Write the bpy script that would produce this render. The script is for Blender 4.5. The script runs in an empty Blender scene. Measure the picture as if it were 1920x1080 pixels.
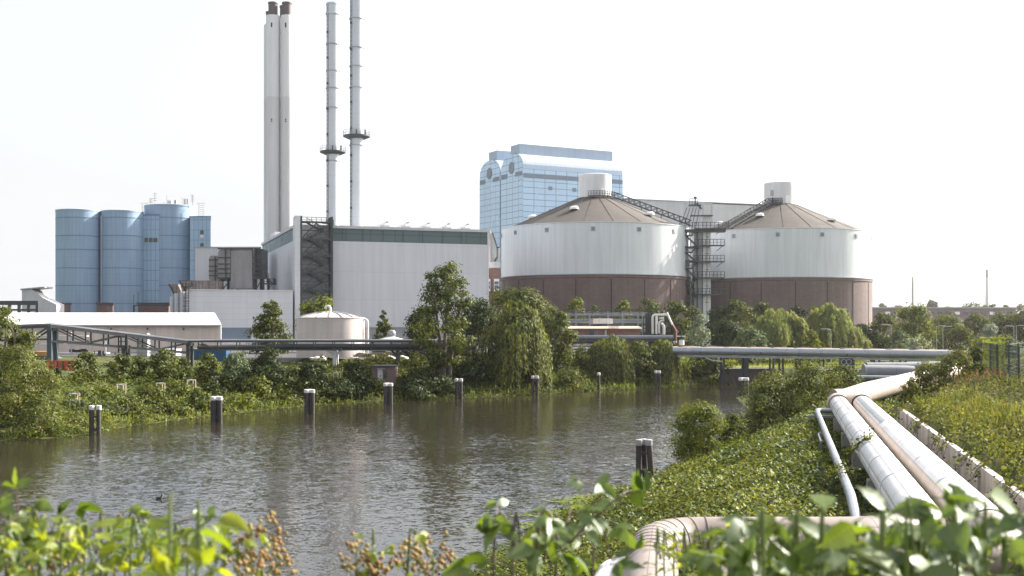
import bpy, math, random
import numpy as np
from mathutils import Vector, Matrix
sc = bpy.context.scene
COL = sc.collection
F, HC, HZ = 2133.0, 9.0, 608.0          # focal length in photo pixels, eye height over water, horizon row
PI = math.pi
R = math.radians
def P(px, py, Y):
    return Vector(((px - 960) / F * Y, Y, HC + (HZ - py) / F * Y))
def PX(px, Y): return (px - 960) / F * Y
def PZ(py, Y): return HC + (HZ - py) / F * Y
def V(*a): return Vector(a)

# ------------------------------------------------------------------ mesh builder
class MB:
    def __init__(s):
        s.v = []; s.f = []; s.uv = []
    def face(s, pts, uvs=None):
        i = len(s.v); s.v += [tuple(p) for p in pts]
        s.f.append(list(range(i, i + len(pts))))
        s.uv += uvs if uvs else [(0, 0)] * len(pts)
    def obox(s, o, a, b, c):
        o, a, b, c = Vector(o), Vector(a), Vector(b), Vector(c)
        if a.cross(b).dot(c) < 0: a, b = b, a
        la, lb, lc = a.length, b.length, c.length
        i = len(s.v)
        s.v += [tuple(p) for p in (o, o+a, o+a+b, o+b, o+c, o+a+c, o+a+b+c, o+b+c)]
        for q, w, h in (((0,3,2,1), lb, la), ((4,5,6,7), la, lb), ((0,1,5,4), la, lc), ((1,2,6,5), lb, lc), ((2,3,7,6), la, lc), ((3,0,4,7), lb, lc)):
            s.f.append([i + k for k in q]); s.uv += [(0, 0), (w, 0), (w, h), (0, h)]
        return s
    def box(s, c, d, rz=0):
        c = Vector(c); ca, sa = math.cos(rz), math.sin(rz)
        a = Vector((ca, sa, 0)) * d[0]; b = Vector((-sa, ca, 0)) * d[1]; h = Vector((0, 0, d[2]))
        return s.obox(c - a/2 - b/2 - h/2, a, b, h)
    def beam(s, p, q, w=.15, h=None):
        p, q = Vector(p), Vector(q); h = h or w
        d = q - p
        if d.length < 1e-6: return s
        up = Vector((0, 0, 1)) if abs(d.normalized().z) < .98 else Vector((0, 1, 0))
        a = d.cross(up).normalized() * w; b = a.cross(d).normalized() * h
        return s.obox(p - a/2 - b/2, d, a, b)
    def tube(s, pts, r, n=8, cap=True):
        pts = [Vector(p) for p in pts]; m = len(pts)
        rs = r if isinstance(r, (list, tuple)) else [r] * m
        i0 = len(s.v); nrm = None; L = 0
        rings = []
        for k, p in enumerate(pts):
            t = (pts[min(k+1, m-1)] - pts[max(k-1, 0)]).normalized()
            if nrm is None:
                up = Vector((0, 0, 1)) if abs(t.z) < .95 else Vector((1, 0, 0))
                nrm = (up - t * up.dot(t)).normalized()
            else:
                nrm = (nrm - t * nrm.dot(t)).normalized()
            bn = t.cross(nrm)
            if k: L += (p - pts[k-1]).length
            rings.append(L)
            for j in range(n):
                a = 2 * PI * j / n
                s.v.append(tuple(p + (nrm * math.cos(a) + bn * math.sin(a)) * rs[k]))
        for k in range(m - 1):
            for j in range(n):
                j2 = (j + 1) % n
                s.f.append([i0 + k*n + j, i0 + k*n + j2, i0 + (k+1)*n + j2, i0 + (k+1)*n + j])
                u0, u1 = j * 2*PI*rs[k]/n, (j+1) * 2*PI*rs[k]/n
                s.uv += [(u0, rings[k]), (u1, rings[k]), (u1, rings[k+1]), (u0, rings[k+1])]
        if cap:
            s.f.append([i0 + j for j in range(n)][::-1]); s.uv += [(0, 0)] * n
            s.f.append([i0 + (m-1)*n + j for j in range(n)]); s.uv += [(0, 0)] * n
        return s
    def lathe(s, c, prof, n=48, a0=0, a1=2*PI):
        c = Vector(c); i0 = len(s.v); m = len(prof); full = abs(a1 - a0 - 2*PI) < 1e-6
        nn = n if full else n + 1
        R0 = max(p[0] for p in prof); Ls = [0]
        for k in range(1, m): Ls.append(Ls[-1] + math.hypot(prof[k][0]-prof[k-1][0], prof[k][1]-prof[k-1][1]))
        for r, z in prof:
            for j in range(nn):
                a = a0 + (a1 - a0) * j / n
                s.v.append((c.x + r*math.cos(a), c.y + r*math.sin(a), c.z + z))
        for k in range(m - 1):
            for j in range(n):
                j2 = (j + 1) % nn
                s.f.append([i0 + k*nn + j, i0 + k*nn + j2, i0 + (k+1)*nn + j2, i0 + (k+1)*nn + j])
                u0, u1 = (a1-a0)*j/n*R0, (a1-a0)*(j+1)/n*R0
                s.uv += [(u0, Ls[k]), (u1, Ls[k]), (u1, Ls[k+1]), (u0, Ls[k+1])]
        return s
    def cyl(s, c, r, h, n=24): return s.lathe(c, [(.001, 0), (r, 0), (r, h), (.001, h)], n)
    def prism(s, poly, ext):
        poly = [Vector(p) for p in poly]; ext = Vector(ext)
        nrm = Vector((0, 0, 0))
        for k in range(len(poly)): nrm += poly[k].cross(poly[(k+1) % len(poly)])
        if nrm.dot(ext) < 0: poly = poly[::-1]
        o = poly[0]; a = (poly[1] - o).normalized(); b = nrm.normalized().cross(a)
        fl = [((p - o).dot(a), (p - o).dot(b)) for p in poly]
        s.face(poly[::-1], fl[::-1]); s.face([p + ext for p in poly], fl)
        L = ext.length
        for k in range(len(poly)):
            p, q = poly[k], poly[(k+1) % len(poly)]; w = (q - p).length
            s.face([p, q, q + ext, p + ext], [(0, 0), (w, 0), (w, L), (0, L)])
        return s
    def rail(s, pts, h=1.1, sp=1.5, w=.1, mid=True):
        for p, q in zip(pts[:-1], pts[1:]):
            p, q = Vector(p), Vector(q); n = max(1, round((q - p).length / sp))
            up = Vector((0, 0, h))
            for k in range(n + 1):
                a = p.lerp(q, k / n); s.beam(a, a + up, w)
            s.beam(p + up, q + up, w)
            if mid: s.beam(p + up * .5, q + up * .5, w * .7)
        return s
    def build(s, name, m, parent=None, smooth=True, ang=32):
        me = bpy.data.meshes.new(name)
        off = Vector(parent_origin(parent)) if parent else Vector((0, 0, 0))
        me.from_pydata([(x - off.x, y - off.y, z - off.z) for x, y, z in s.v], [], s.f)
        ul = me.uv_layers.new(name='UVMap'); ul.data.foreach_set('uv', [c for u in s.uv for c in u])
        if smooth:
            me.polygons.foreach_set('use_smooth', [True] * len(me.polygons)); me.set_sharp_from_angle(angle=R(ang))
        me.materials.append(m); me.update()
        o = bpy.data.objects.new(name, me); COL.objects.link(o)
        if parent: o.parent = parent
        return o
def each(name, m, parent, meshes, smooth=False):
    return [b.build(name, m, parent, smooth) for b in meshes]
def parent_origin(o):
    l = Vector((0, 0, 0))
    while o: l += Vector(o.location); o = o.parent
    return l
def thing(name, label, cat, loc=(0, 0, 0), group=None):
    o = bpy.data.objects.new(name, None); COL.objects.link(o); o.location = loc; o.empty_display_size = .2
    o['label'] = label; o['category'] = cat
    if group: o['group'] = group
    return o
def tag(o, label, cat, group=None):
    o['label'] = label; o['category'] = cat
    if group: o['group'] = group
    return o
def solo(mb, name, m, label, cat, loc=None, group=None, smooth=True):
    """a thing that is one mesh, its origin at loc"""
    o = mb.build(name, m, None, smooth)
    if loc is not None:
        loc = Vector(loc); o.data.transform(Matrix.Translation(-loc)); o.location = loc
    return tag(o, label, cat, group)
def struct(o, kind='structure'): o['kind'] = kind; return o
def dup(root, loc, label=None, rz=None, scale=None):
    r = root.copy(); COL.objects.link(r); r.location = loc
    if label: r['label'] = label
    if rz is not None: r.rotation_euler = (0, 0, rz)
    if scale: r.scale = scale
    for ch in list(root.children):
        c = ch.copy(); COL.objects.link(c); c.parent = r
        for g in ch.children:
            d = g.copy(); COL.objects.link(d); d.parent = c
    return r

# ------------------------------------------------------------------ materials
def newmat(name):
    m = bpy.data.materials.new(name); m.use_nodes = True
    nt = m.node_tree; nt.nodes.clear()
    out = nt.nodes.new('ShaderNodeOutputMaterial')
    return m, nt, out
def N(nt, t, **kw):
    n = nt.nodes.new(t)
    for k, v in kw.items(): setattr(n, k, v)
    return n
def mulc(nt, a, b, fac=1.0):
    n = N(nt, 'ShaderNodeMix', data_type='RGBA', blend_type='MULTIPLY'); n.inputs[0].default_value = fac
    for k, x in ((6, a), (7, b)):
        if isinstance(x, tuple): n.inputs[k].default_value = x
        else: nt.links.new(x, n.inputs[k])
    return n.outputs[2]
def ramp(nt, src, stops):
    r = N(nt, 'ShaderNodeValToRGB'); e = r.color_ramp.elements
    while len(e) < len(stops): e.new(.5)
    for k, (p, c) in enumerate(stops):
        e[k].position = p; e[k].color = c if isinstance(c, tuple) else (c, c, c, 1)
    nt.links.new(src, r.inputs[0]); return r.outputs[0]
def c4(c): return (c[0], c[1], c[2], 1)
def noise(nt, co, scale, detail=4, mp=None, rough=.6):
    if mp:
        mpn = N(nt, 'ShaderNodeMapping'); mpn.inputs['Scale'].default_value = mp; nt.links.new(co, mpn.inputs[0]); co = mpn.outputs[0]
    n = N(nt, 'ShaderNodeTexNoise'); n.inputs['Scale'].default_value = scale; n.inputs['Detail'].default_value = detail
    n.inputs['Roughness'].default_value = rough
    nt.links.new(co, n.inputs['Vector']); return n.outputs[0]
def mat(name, col, rough=.6, var=.14, scale=.25, metal=0, streak=.0, seam=None, dark=.6, offset=0., bump=0, bscale=8, brick=None, spec=.5):
    """painted / metal / masonry surface: mottling, rain streaks and panel seams (seam = panel width, height, joint in metres)"""
    m, nt, out = newmat(name)
    b = N(nt, 'ShaderNodeBsdfPrincipled'); nt.links.new(b.outputs[0], out.inputs[0])
    b.inputs['Roughness'].default_value = rough; b.inputs['Metallic'].default_value = metal
    b.inputs['Specular IOR Level'].default_value = spec
    tc = N(nt, 'ShaderNodeTexCoord'); co = tc.outputs['Object']
    c = ramp(nt, noise(nt, co, scale, 6), [(.3, 1 - var), (.7, 1 + var * .5)])
    c = mulc(nt, c, c4(col))
    if streak:
        st = ramp(nt, noise(nt, co, 1.2, 5, (1, 1, .05)), [(.42, 1 - streak), (.6, 1.)])
        c = mulc(nt, c, st)
    if seam or brick:
        bt = N(nt, 'ShaderNodeTexBrick'); bt.offset = offset; bt.inputs['Scale'].default_value = 1
        nt.links.new(tc.outputs['UV'], bt.inputs['Vector'])
        if brick: w, h, j, c1, c2, cm = brick
        else: (w, h, j), c1, c2, cm = seam, (1, 1, 1), (.96, .965, .97), (dark,) * 3
        bt.inputs['Color1'].default_value = c4(c1); bt.inputs['Color2'].default_value = c4(c2); bt.inputs['Mortar'].default_value = c4(cm)
        bt.inputs['Brick Width'].default_value = w; bt.inputs['Row Height'].default_value = h; bt.inputs['Mortar Size'].default_value = j
        bt.inputs['Mortar Smooth'].default_value = .2
        c = mulc(nt, c, bt.outputs[0])
    nt.links.new(c, b.inputs['Base Color'])
    rr = ramp(nt, noise(nt, co, scale * 3, 4), [(.3, max(.02, rough - .1)), (.7, min(1, rough + .1))])
    nt.links.new(rr, b.inputs['Roughness'])
    if bump:
        bp = N(nt, 'ShaderNodeBump'); bp.inputs['Strength'].default_value = bump; bp.inputs['Distance'].default_value = .05
        nt.links.new(noise(nt, co, bscale, 5), bp.inputs['Height']); nt.links.new(bp.outputs[0], b.inputs['Normal'])
    return m
def leafmat(name, cols, tcol, trans=.4, rough=.55, gloss=.015, patch=.12, pc=((.72, .8, .75, 1), (1.2, 1.12, 1., 1)), veins=False):
    """leaf colour differs from leaf to leaf and from patch to patch; light comes through the blade"""
    m, nt, out = newmat(name)
    g = N(nt, 'ShaderNodeNewGeometry'); tc = N(nt, 'ShaderNodeTexCoord')
    k = len(cols)
    c = ramp(nt, g.outputs['Random Per Island'], [(i / max(1, k - 1), c4(x)) for i, x in enumerate(cols)])
    c = mulc(nt, c, ramp(nt, noise(nt, tc.outputs['Object'], patch, 3), [(.35, pc[0]), (.65, pc[1])]))
    if veins:                                     # midrib and side veins, from the leaf's own coordinates
        at_ = N(nt, 'ShaderNodeAttribute', attribute_name='leafco'); sx = N(nt, 'ShaderNodeSeparateXYZ'); nt.links.new(at_.outputs['Vector'], sx.inputs[0])
        def mth(op, *a):
            q = N(nt, 'ShaderNodeMath', operation=op)
            for i, x in enumerate(a):
                if isinstance(x, (int, float)): q.inputs[i].default_value = x
                else: nt.links.new(x, q.inputs[i])
            return q.outputs[0]
        ay = mth('ABSOLUTE', sx.outputs['Y']); st = mth('PINGPONG', mth('SUBTRACT', sx.outputs['X'], mth('MULTIPLY', ay, .75)), .065)
        v = mth('MINIMUM', mth('MULTIPLY', ay, .7), st)
        c = mulc(nt, c, ramp(nt, v, [(0, (1.5, 1.4, 1.25, 1)), (.014, (.95, .96, .95, 1))]))
    d = N(nt, 'ShaderNodeBsdfDiffuse'); nt.links.new(c, d.inputs[0])
    t = N(nt, 'ShaderNodeBsdfTranslucent')
    nt.links.new(mulc(nt, c, c4(tcol)), t.inputs[0])
    mx = N(nt, 'ShaderNodeMixShader'); mx.inputs[0].default_value = trans
    nt.links.new(d.outputs[0], mx.inputs[1]); nt.links.new(t.outputs[0], mx.inputs[2])
    gl = N(nt, 'ShaderNodeBsdfGlossy'); gl.inputs['Roughness'].default_value = rough; gl.inputs['Color'].default_value = (.9, .95, .9, 1)
    m2 = N(nt, 'ShaderNodeMixShader'); m2.inputs[0].default_value = gloss
    nt.links.new(mx.outputs[0], m2.inputs[1]); nt.links.new(gl.outputs[0], m2.inputs[2])
    nt.links.new(m2.outputs[0], out.inputs[0])
    return m

# ------------------------------------------------------------------ fast leaf meshes
def raw_mesh(name, co, nper, m, parent=None, polys=None, leafco=None):
    """co: (n, k, 3) vertices; one polygon per row, or polys = list of local index tuples per row"""
    n, k = co.shape[0], co.shape[1]
    off = np.array(parent_origin(parent)) if parent else np.zeros(3)
    me = bpy.data.meshes.new(name)
    me.vertices.add(n * k); me.vertices.foreach_set('co', (co - off).astype(np.float32).ravel())
    polys = polys or [tuple(range(k))]
    base = (np.arange(n) * k)[:, None]
    idx = np.concatenate([base + np.array(p)[None, :] for p in polys], axis=1)       # per row: all loops
    tot = np.tile(np.array([len(p) for p in polys]), n)
    start = np.concatenate([[0], np.cumsum(tot)[:-1]])
    me.loops.add(idx.size); me.loops.foreach_set('vertex_index', idx.ravel().astype(np.int32))
    me.polygons.add(len(tot)); me.polygons.foreach_set('loop_start', start.astype(np.int32)); me.polygons.foreach_set('loop_total', tot.astype(np.int32))
    if leafco is not None:
        at_ = me.attributes.new('leafco', 'FLOAT_VECTOR', 'POINT'); at_.data.foreach_set('vector', np.tile(leafco, (n, 1)).astype(np.float32).ravel())
    me.materials.append(m); me.update(calc_edges=True)
    o = bpy.data.objects.new(name, me); COL.objects.link(o)
    if parent: o.parent = parent
    return o
def unit(a): return a / np.maximum(1e-9, np.linalg.norm(a, axis=1, keepdims=True))
def leaf_quads(c, nrm, size, rng, aspect=.55, tan=None):
    n = len(c); nrm = unit(nrm)
    if tan is None: tan = rng.normal(size=(n, 3))
    tan = tan - nrm * np.sum(tan * nrm, axis=1, keepdims=True); tan = unit(tan)
    bi = np.cross(nrm, tan); s = np.asarray(size).reshape(-1, 1) * np.ones((n, 1))
    a = tan * s * .5; b = bi * s * .5 * aspect
    return np.stack([c - a, c + b - a*.1, c + a, c - b - a*.1], axis=1)

# ------------------------------------------------------------------ terrain
FARE = [(-300, 12), (-110, 47), (-60, 74), (-39.3, 87.3), (-35.2, 90.6), (-33.7, 100), (-30.5, 108.5), (-24.1, 122.3), (-19.3, 128.8), (-13.8, 133), (-6.5, 138), (2.7, 145), (10.1, 153.6), (20.4, 161), (27.6, 168), (35, 170.5)]
NEARE = [(39, 158), (32, 146), (27.6, 140), (25, 120), (20.5, 100), (15, 82), (8.8, 66), (4.6, 58), (2.4, 51), (-.5, 42), (-4, 32), (-12, 20), (-40, 8), (-300, -20)]
CAN = np.array(FARE + NEARE, float)
def sdist(x, y):
    x = np.asarray(x, float); y = np.asarray(y, float)
    d = np.full(x.shape, 1e9); ins = np.zeros(x.shape, bool); n = len(CAN)
    for i in range(n):
        ax, ay = CAN[i]; bx, by = CAN[(i+1) % n]; ex, ey = bx-ax, by-ay
        t = np.clip(((x-ax)*ex + (y-ay)*ey) / (ex*ex + ey*ey), 0, 1)
        d = np.minimum(d, np.hypot(x-ax-t*ex, y-ay-t*ey))
        cond = ((ay > y) != (by > y)) & (x < ex * (y-ay) / (by-ay + 1e-12) + ax)
        ins ^= cond
    return np.where(ins, -d, d)
def sm(t): t = np.clip(t, 0, 1); return t*t*(3 - 2*t)
PD = np.array([.231, .973]); PN = np.array([.973, -.231]); P0 = np.array([8.7, 23.3])
def st_of(x, y): return ((x-P0[0])*PN[0] + (y-P0[1])*PN[1], (x-P0[0])*PD[0] + (y-P0[1])*PD[1])
def is_near(x, y):
    return y < np.interp(x, [-300, -60, -20, -8, 5, 18, 28, 40, 48, 60, 400], [0, 30, 45, 62, 90, 130, 150, 153, 135, 128, 128])
def lump(x, y, k=1., seed=0):
    r = np.random.RandomState(seed); o = 0
    for i in range(7):
        a = r.rand() * 6.28; f = k * (.5 + 1.6 * r.rand()); o = o + np.sin(f * (x*np.cos(a) + y*np.sin(a)) + r.rand()*6.28)
    return o / 3.2
def height(x, y):
    x = np.asarray(x, float); y = np.asarray(y, float); d = sdist(x, y)
    bed = -2.2 * sm(-d / 4)
    b1 = 3.75 + .55 * sm((x + 26) / 12)
    base = b1 + (2.45 - b1) * sm((x - 2) / 20.)
    base = base + (4.7 - base) * sm((d - 20) / 12) * (1 - sm((x - 2) / 20.))
    base = base + (4 - base) * sm((y - 280) / 60) 
    zf = base * sm(d / (19 - 6 * sm((x + 30) / 14) - 7 * sm((x - 14) / 12))) 
    s, t = st_of(x, y)
    zn = 3.35 * sm((d + .5) / 11)
    sb = 3.7 + np.clip(t - 44, 0, 60) * .18
    e = s - sb
    soft = sm((t - 40) / 5)
    rise = np.where(e > 0, (1 - soft) * 1.05 + soft * 1.2 * sm(e / 3), 0) + 1.25 * sm((e - .3) / 7)
    rise = rise * (1 - sm((t - 76) / 20)) 
    zn = zn + rise
    zn = zn + (2.45 - zn) * sm((y - 92) / 16) * (1 - sm((e + 1.5) / 3) * (1 - sm((t - 80) / 20))) * (d > 0) * sm(d / 6)
    r = np.hypot(x, y + 1)
    zn = np.maximum(zn, np.maximum(0, 7.3 - .27 * np.maximum(0, r - 1.8)) * sm((d + 1) / 7))
    return np.where(d < 0, bed, np.where(is_near(x, y), zn, zf))
def hz(x, y): return float(height(np.array([x]), np.array([y]))[0])
# ------------------------------------------------------------------ palette
M = {}
M['white'] = mat('white_cladding', (.60, .612, .645), .45, .06, .06, streak=.05, seam=(3.0, 1.2, .05), dark=.86)
M['white_tank'] = mat('tank_cladding', (.59, .62, .67), .45, .07, .05, streak=.1, seam=(1.0, 6.5, .05), dark=.95)
M['white_plain'] = mat('white_paint', (.64, .64, .655), .45, .08, .2, streak=.08)
M['hall'] = mat('hall_cladding', (.585, .595, .635), .45, .06, .05, streak=.07, seam=(7.4, 6.2, .07), dark=.88)
M['grey_light'] = mat('light_grey_cladding', (.49, .5, .525), .5, .08, .1, streak=.06, seam=(2.2, 30, .05), dark=.84)
M['grey_mid'] = mat('mid_grey_sheet', (.33, .33, .345), .5, .15, .2, streak=.12)
M['beige'] = mat('beige_render', (.66, .56, .49), .75, .1, .2, streak=.1)
M['beige_tank'] = mat('beige_tank_paint', (.54, .485, .47), .55, .1, .25, streak=.14, seam=(3.0, 1.6, .03), dark=.88, offset=.5)
M['roof_white'] = mat('white_sheet_roof', (.82, .82, .84), .4, .05, .2, seam=(1.0, 30, .03), dark=.9)
M['blue'] = mat('blue_silo_cladding', (.29, .40, .535), .75, .06, .08, streak=.1, seam=(1.05, 4.9, .06), dark=.88, spec=.25)
M['blue_panel'] = mat('blue_tower_panels', (.30, .435, .585), .6, .08, .1, streak=.07, seam=(1.25, 3.0, .09), dark=.55)
M['blue_dark'] = mat('dark_blue_trim', (.10, .17, .26), .5, .1, .2)
M['glass_blue'] = mat('pale_blue_facade_panels', (.40, .565, .75), .22, .1, .05, seam=(2.1, 4.4, .13), dark=.45, spec=.8)
M['glass_roof'] = mat('pale_blue_sheet_roof', (.37, .465, .60), .42, .07, .05, seam=(2.0, 40, .07), dark=.8)
M['blue_grey'] = mat('blue_grey_sheet', (.30, .37, .46), .5, .1, .1, seam=(2.5, 30, .07), dark=.8)
M['band'] = mat('louvre_band', (.16, .20, .26), .5, .15, .3)
M['green_glass'] = mat('green_glazing', (.10, .14, .145), .38, .12, .08, seam=(5.6, 1.7, .1), dark=.6, spec=.3)
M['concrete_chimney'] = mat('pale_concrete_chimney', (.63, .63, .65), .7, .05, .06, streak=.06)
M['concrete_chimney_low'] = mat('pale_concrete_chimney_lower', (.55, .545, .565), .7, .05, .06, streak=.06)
M['cap'] = mat('sooty_steel_cap', (.085, .07, .07), .6, .2, .6)
M['steel_stack'] = mat('painted_steel_stack', (.50, .53, .58), .4, .06, .1, streak=.05, seam=(30, 3.2, .06), dark=.86)
M['dark'] = mat('dark_steel', (.035, .038, .045), .55, .2, .5)
M['steel_dark'] = mat('dark_grey_painted_steel', (.042, .046, .053), .5, .2, .4)
M['steel_grey'] = mat('grey_galvanised_steel', (.26, .28, .30), .42, .15, .4, metal=.3)
M['brick'] = mat('red_brown_brickwork', (1, 1, 1), .85, .16, .08, streak=.14, brick=(.8, .3, .03, (.165, .108, .103), (.122, .084, .082), (.17, .145, .142)), offset=.5)
M['brick_warm'] = mat('warm_brickwork', (1, 1, 1), .85, .2, .2, streak=.12, brick=(.5, .2, .02, (.27, .13, .10), (.2, .10, .085), (.27, .21, .19)), offset=.5)
M['brick_base'] = mat('mauve_brickwork', (.16, .105, .105), .85, .2, .3)
M['roof_brown'] = mat('brown_felt_roof', (.07, .06, .054), .85, .22, .1, streak=.06, seam=(.9, 60, .02), dark=.9)
M['seamline'] = mat('dark_joint', (.045, .03, .03), .8, .1, .5)
M['window'] = mat('dark_window_glass', (.03, .035, .045), .1, .1, .5, spec=.7)
M['pane_blue'] = mat('reflecting_window_glass', (.12, .17, .23), .08, .1, .5, spec=.8)
M['filter'] = mat('filter_house_sheet', (.245, .235, .24), .6, .16, .3, streak=.16)
M['duct_brown'] = mat('weathered_brown_duct', (.24, .20, .18), .55, .4, .9, streak=.3, seam=(.7, 30, .1), dark=.6)
M['blue_box'] = mat('blue_container_paint', (.022, .09, .20), .45, .12, .5, streak=.1)
M['orange'] = mat('faded_orange_fence', (.45, .085, .045), .7, .2, .5)
M['yellow'] = mat('ochre_sheet', (.42, .22, .06), .7, .2, .5)
M['crate'] = mat('pale_crate_board', (.42, .34, .28), .8, .2, .6)
M['sack'] = mat('off_white_sacking', (.6, .56, .52), .85, .15, .9)
M['tarp'] = mat('dark_blue_sheeting', (.02, .027, .05), .35, .2, .6, bump=.6, bscale=2)
M['junk'] = mat('dark_scrap', (.05, .042, .04), .7, .4, 1.5)
M['pipe_steel'] = mat('dull_steel_jacket', (.31, .33, .365), .33, .12, .3, metal=.55, streak=.06, seam=(30, 3, .03), dark=.7)
M['pipe_white'] = mat('bright_metal_jacket', (.72, .72, .73), .34, .1, .6, metal=.15, seam=(.785, 2.1, .026), dark=.55, streak=.07, bump=.12, bscale=1.6)
M['pipe_tan'] = mat('tan_pipe_paint', (.45, .365, .315), .55, .18, .8, streak=.1, seam=(30, 2.4, .02), dark=.6)
M['pipe_pink'] = mat('faded_pink_brown_jacket', (.25, .205, .185), .5, .14, .7, streak=.12, seam=(30, 1.5, .02), dark=.5)
M['pipe_grey'] = mat('grey_insulated_pipe', (.17, .18, .21), .6, .16, .4, streak=.1, seam=(30, 3, .04), dark=.75)
M['mesh_patch'] = mat('dark_mesh_wrap', (.25, .235, .235), .6, .1, 1, seam=(.06, .06, .012), dark=.45, offset=.0)
M['concrete'] = mat('stained_concrete_wall', (.47, .415, .39), .8, .14, .5, streak=.28, seam=(.52, 20, .014), dark=.55, bump=.2)
M['concrete_plain'] = mat('plain_concrete', (.4, .385, .37), .8, .15, .6, bump=.2)
M['quay'] = mat('dark_quay_masonry', (.085, .075, .075), .8, .35, .7, streak=.3)
M['timber'] = mat('tarred_timber_pile', (.055, .05, .05), .75, .3, 1.5, streak=.3, bump=.4, bscale=10)
M['cap_white'] = mat('white_pile_cap', (.6, .6, .6), .5, .1, 2, streak=.1)
M['stake'] = mat('pale_stake_timber', (.55, .44, .36), .8, .15, 3)
M['bark'] = mat('tree_bark', (.12, .10, .075), .9, .3, 2, streak=.2, bump=.5, bscale=5)
M['bark_green'] = mat('mossy_bark', (.12, .125, .07), .9, .3, 2, streak=.2, bump=.5, bscale=5)
M['fence'] = mat('green_coated_steel', (.022, .046, .041), .5, .1, 2)
M['red'] = mat('faded_red_paint', (.24, .10, .08), .6, .15, 1)
M['black'] = mat('matt_black', (.015, .015, .018), .6, .1, 2)
M['asphalt'] = mat('yard_asphalt', (.055, .055, .058), .9, .2, .4)
# foliage
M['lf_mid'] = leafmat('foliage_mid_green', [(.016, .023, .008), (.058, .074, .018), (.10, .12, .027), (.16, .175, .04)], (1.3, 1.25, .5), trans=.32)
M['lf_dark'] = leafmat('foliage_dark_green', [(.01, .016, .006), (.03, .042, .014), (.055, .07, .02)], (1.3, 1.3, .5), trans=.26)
M['lf_olive'] = leafmat('foliage_olive', [(.03, .04, .014), (.085, .10, .03), (.13, .142, .04), (.19, .195, .06)], (1.4, 1.4, .6))
M['lf_light'] = leafmat('foliage_light_green', [(.04, .058, .015), (.09, .12, .024), (.135, .16, .03), (.18, .20, .045)], (1.5, 1.4, .5), trans=.45)
M['lf_willow'] = leafmat('foliage_willow', [(.022, .03, .012), (.075, .095, .028), (.14, .162, .044), (.21, .225, .07)], (1.35, 1.25, .5), trans=.33)
M['lf_willow_light'] = leafmat('foliage_golden_willow', [(.14, .17, .055), (.19, .215, .075), (.25, .265, .105)], (1.25, 1.2, .8), trans=.45)
M['lf_silver'] = leafmat('foliage_silver_grey', [(.15, .175, .13), (.21, .235, .18), (.27, .29, .23)], (1.1, 1.15, .8), trans=.3)
M['lf_greygreen'] = leafmat('foliage_grey_green', [(.075, .10, .06), (.10, .13, .075), (.14, .165, .10)], (1.2, 1.25, .7), trans=.35)
M['lf_bramble'] = leafmat('foliage_bramble_slope', [(.012, .02, .007), (.03, .05, .014), (.085, .118, .024), (.14, .172, .034), (.22, .245, .05), (.14, .135, .05)], (1.3, 1.2, .45), trans=.34, gloss=.025, patch=.22, pc=((.5, .6, .5, 1), (1.28, 1.2, .9, 1)))
M['lf_under'] = leafmat('foliage_bank_cover', [(.018, .026, .009), (.065, .083, .02), (.12, .14, .03), (.19, .20, .042)], (1.35, 1.25, .45), trans=.34)
M['lf_dry'] = leafmat('foliage_dry_weeds', [(.03, .04, .014), (.075, .098, .026), (.135, .155, .042), (.20, .205, .07), (.15, .125, .06)], (1.35, 1.25, .6), trans=.4, patch=.35)
M['lf_rust'] = leafmat('foliage_rusty_dock', [(.26, .09, .05), (.36, .13, .06), (.30, .16, .07)], (1.2, 1.0, .7), trans=.35)
M['lf_grass'] = leafmat('grass_blades', [(.11, .15, .03), (.16, .19, .04), (.20, .22, .055)], (1.4, 1.3, .5), trans=.4)
M['lf_near'] = leafmat('foreground_leaf_green', [(.05, .085, .024), (.07, .11, .03), (.10, .145, .04)], (2.4, 2.2, .5), trans=.4, gloss=.05, rough=.4, patch=2.5, veins=True)
M['lf_near_y'] = leafmat('foreground_leaf_yellow_green', [(.12, .17, .028), (.18, .23, .035), (.25, .28, .05)], (1.7, 1.6, .4), trans=.5, gloss=.03, patch=2.5, veins=True)
M['flower'] = leafmat('dried_bramble_heads', [(.26, .14, .08), (.34, .22, .11), (.40, .30, .15), (.22, .2, .07)], (1.2, 1.0, .7), trans=.25, patch=3)
M['cane'] = mat('bramble_cane', (.10, .075, .05), .7, .2, 8)
M['cane_green'] = mat('green_stem', (.13, .17, .05), .6, .2, 8)
M['weed'] = leafmat('duckweed', [(.10, .135, .04), (.15, .18, .06)], (1, 1, .5), trans=.1)

# ground: soil and grass, with grass fields brighter and bank soil darker
def ground_mat():
    m, nt, out = newmat('ground_soil_and_grass'); b = N(nt, 'ShaderNodeBsdfPrincipled'); nt.links.new(b.outputs[0], out.inputs[0])
    b.inputs['Roughness'].default_value = .95; b.inputs['Specular IOR Level'].default_value = .1
    tc = N(nt, 'ShaderNodeTexCoord'); co = tc.outputs['Object']
    a = ramp(nt, noise(nt, co, .35, 8), [(.35, (.035, .045, .018, 1)), (.52, (.07, .085, .026, 1)), (.7, (.10, .095, .045, 1))])
    nt.links.new(a, b.inputs['Base Color'])
    bp = N(nt, 'ShaderNodeBump'); bp.inputs['Distance'].default_value = .2; bp.inputs['Strength'].default_value = .6
    nt.links.new(noise(nt, co, 2.5, 6), bp.inputs['Height']); nt.links.new(bp.outputs[0], b.inputs['Normal'])
    return m
M['ground'] = ground_mat()
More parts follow.
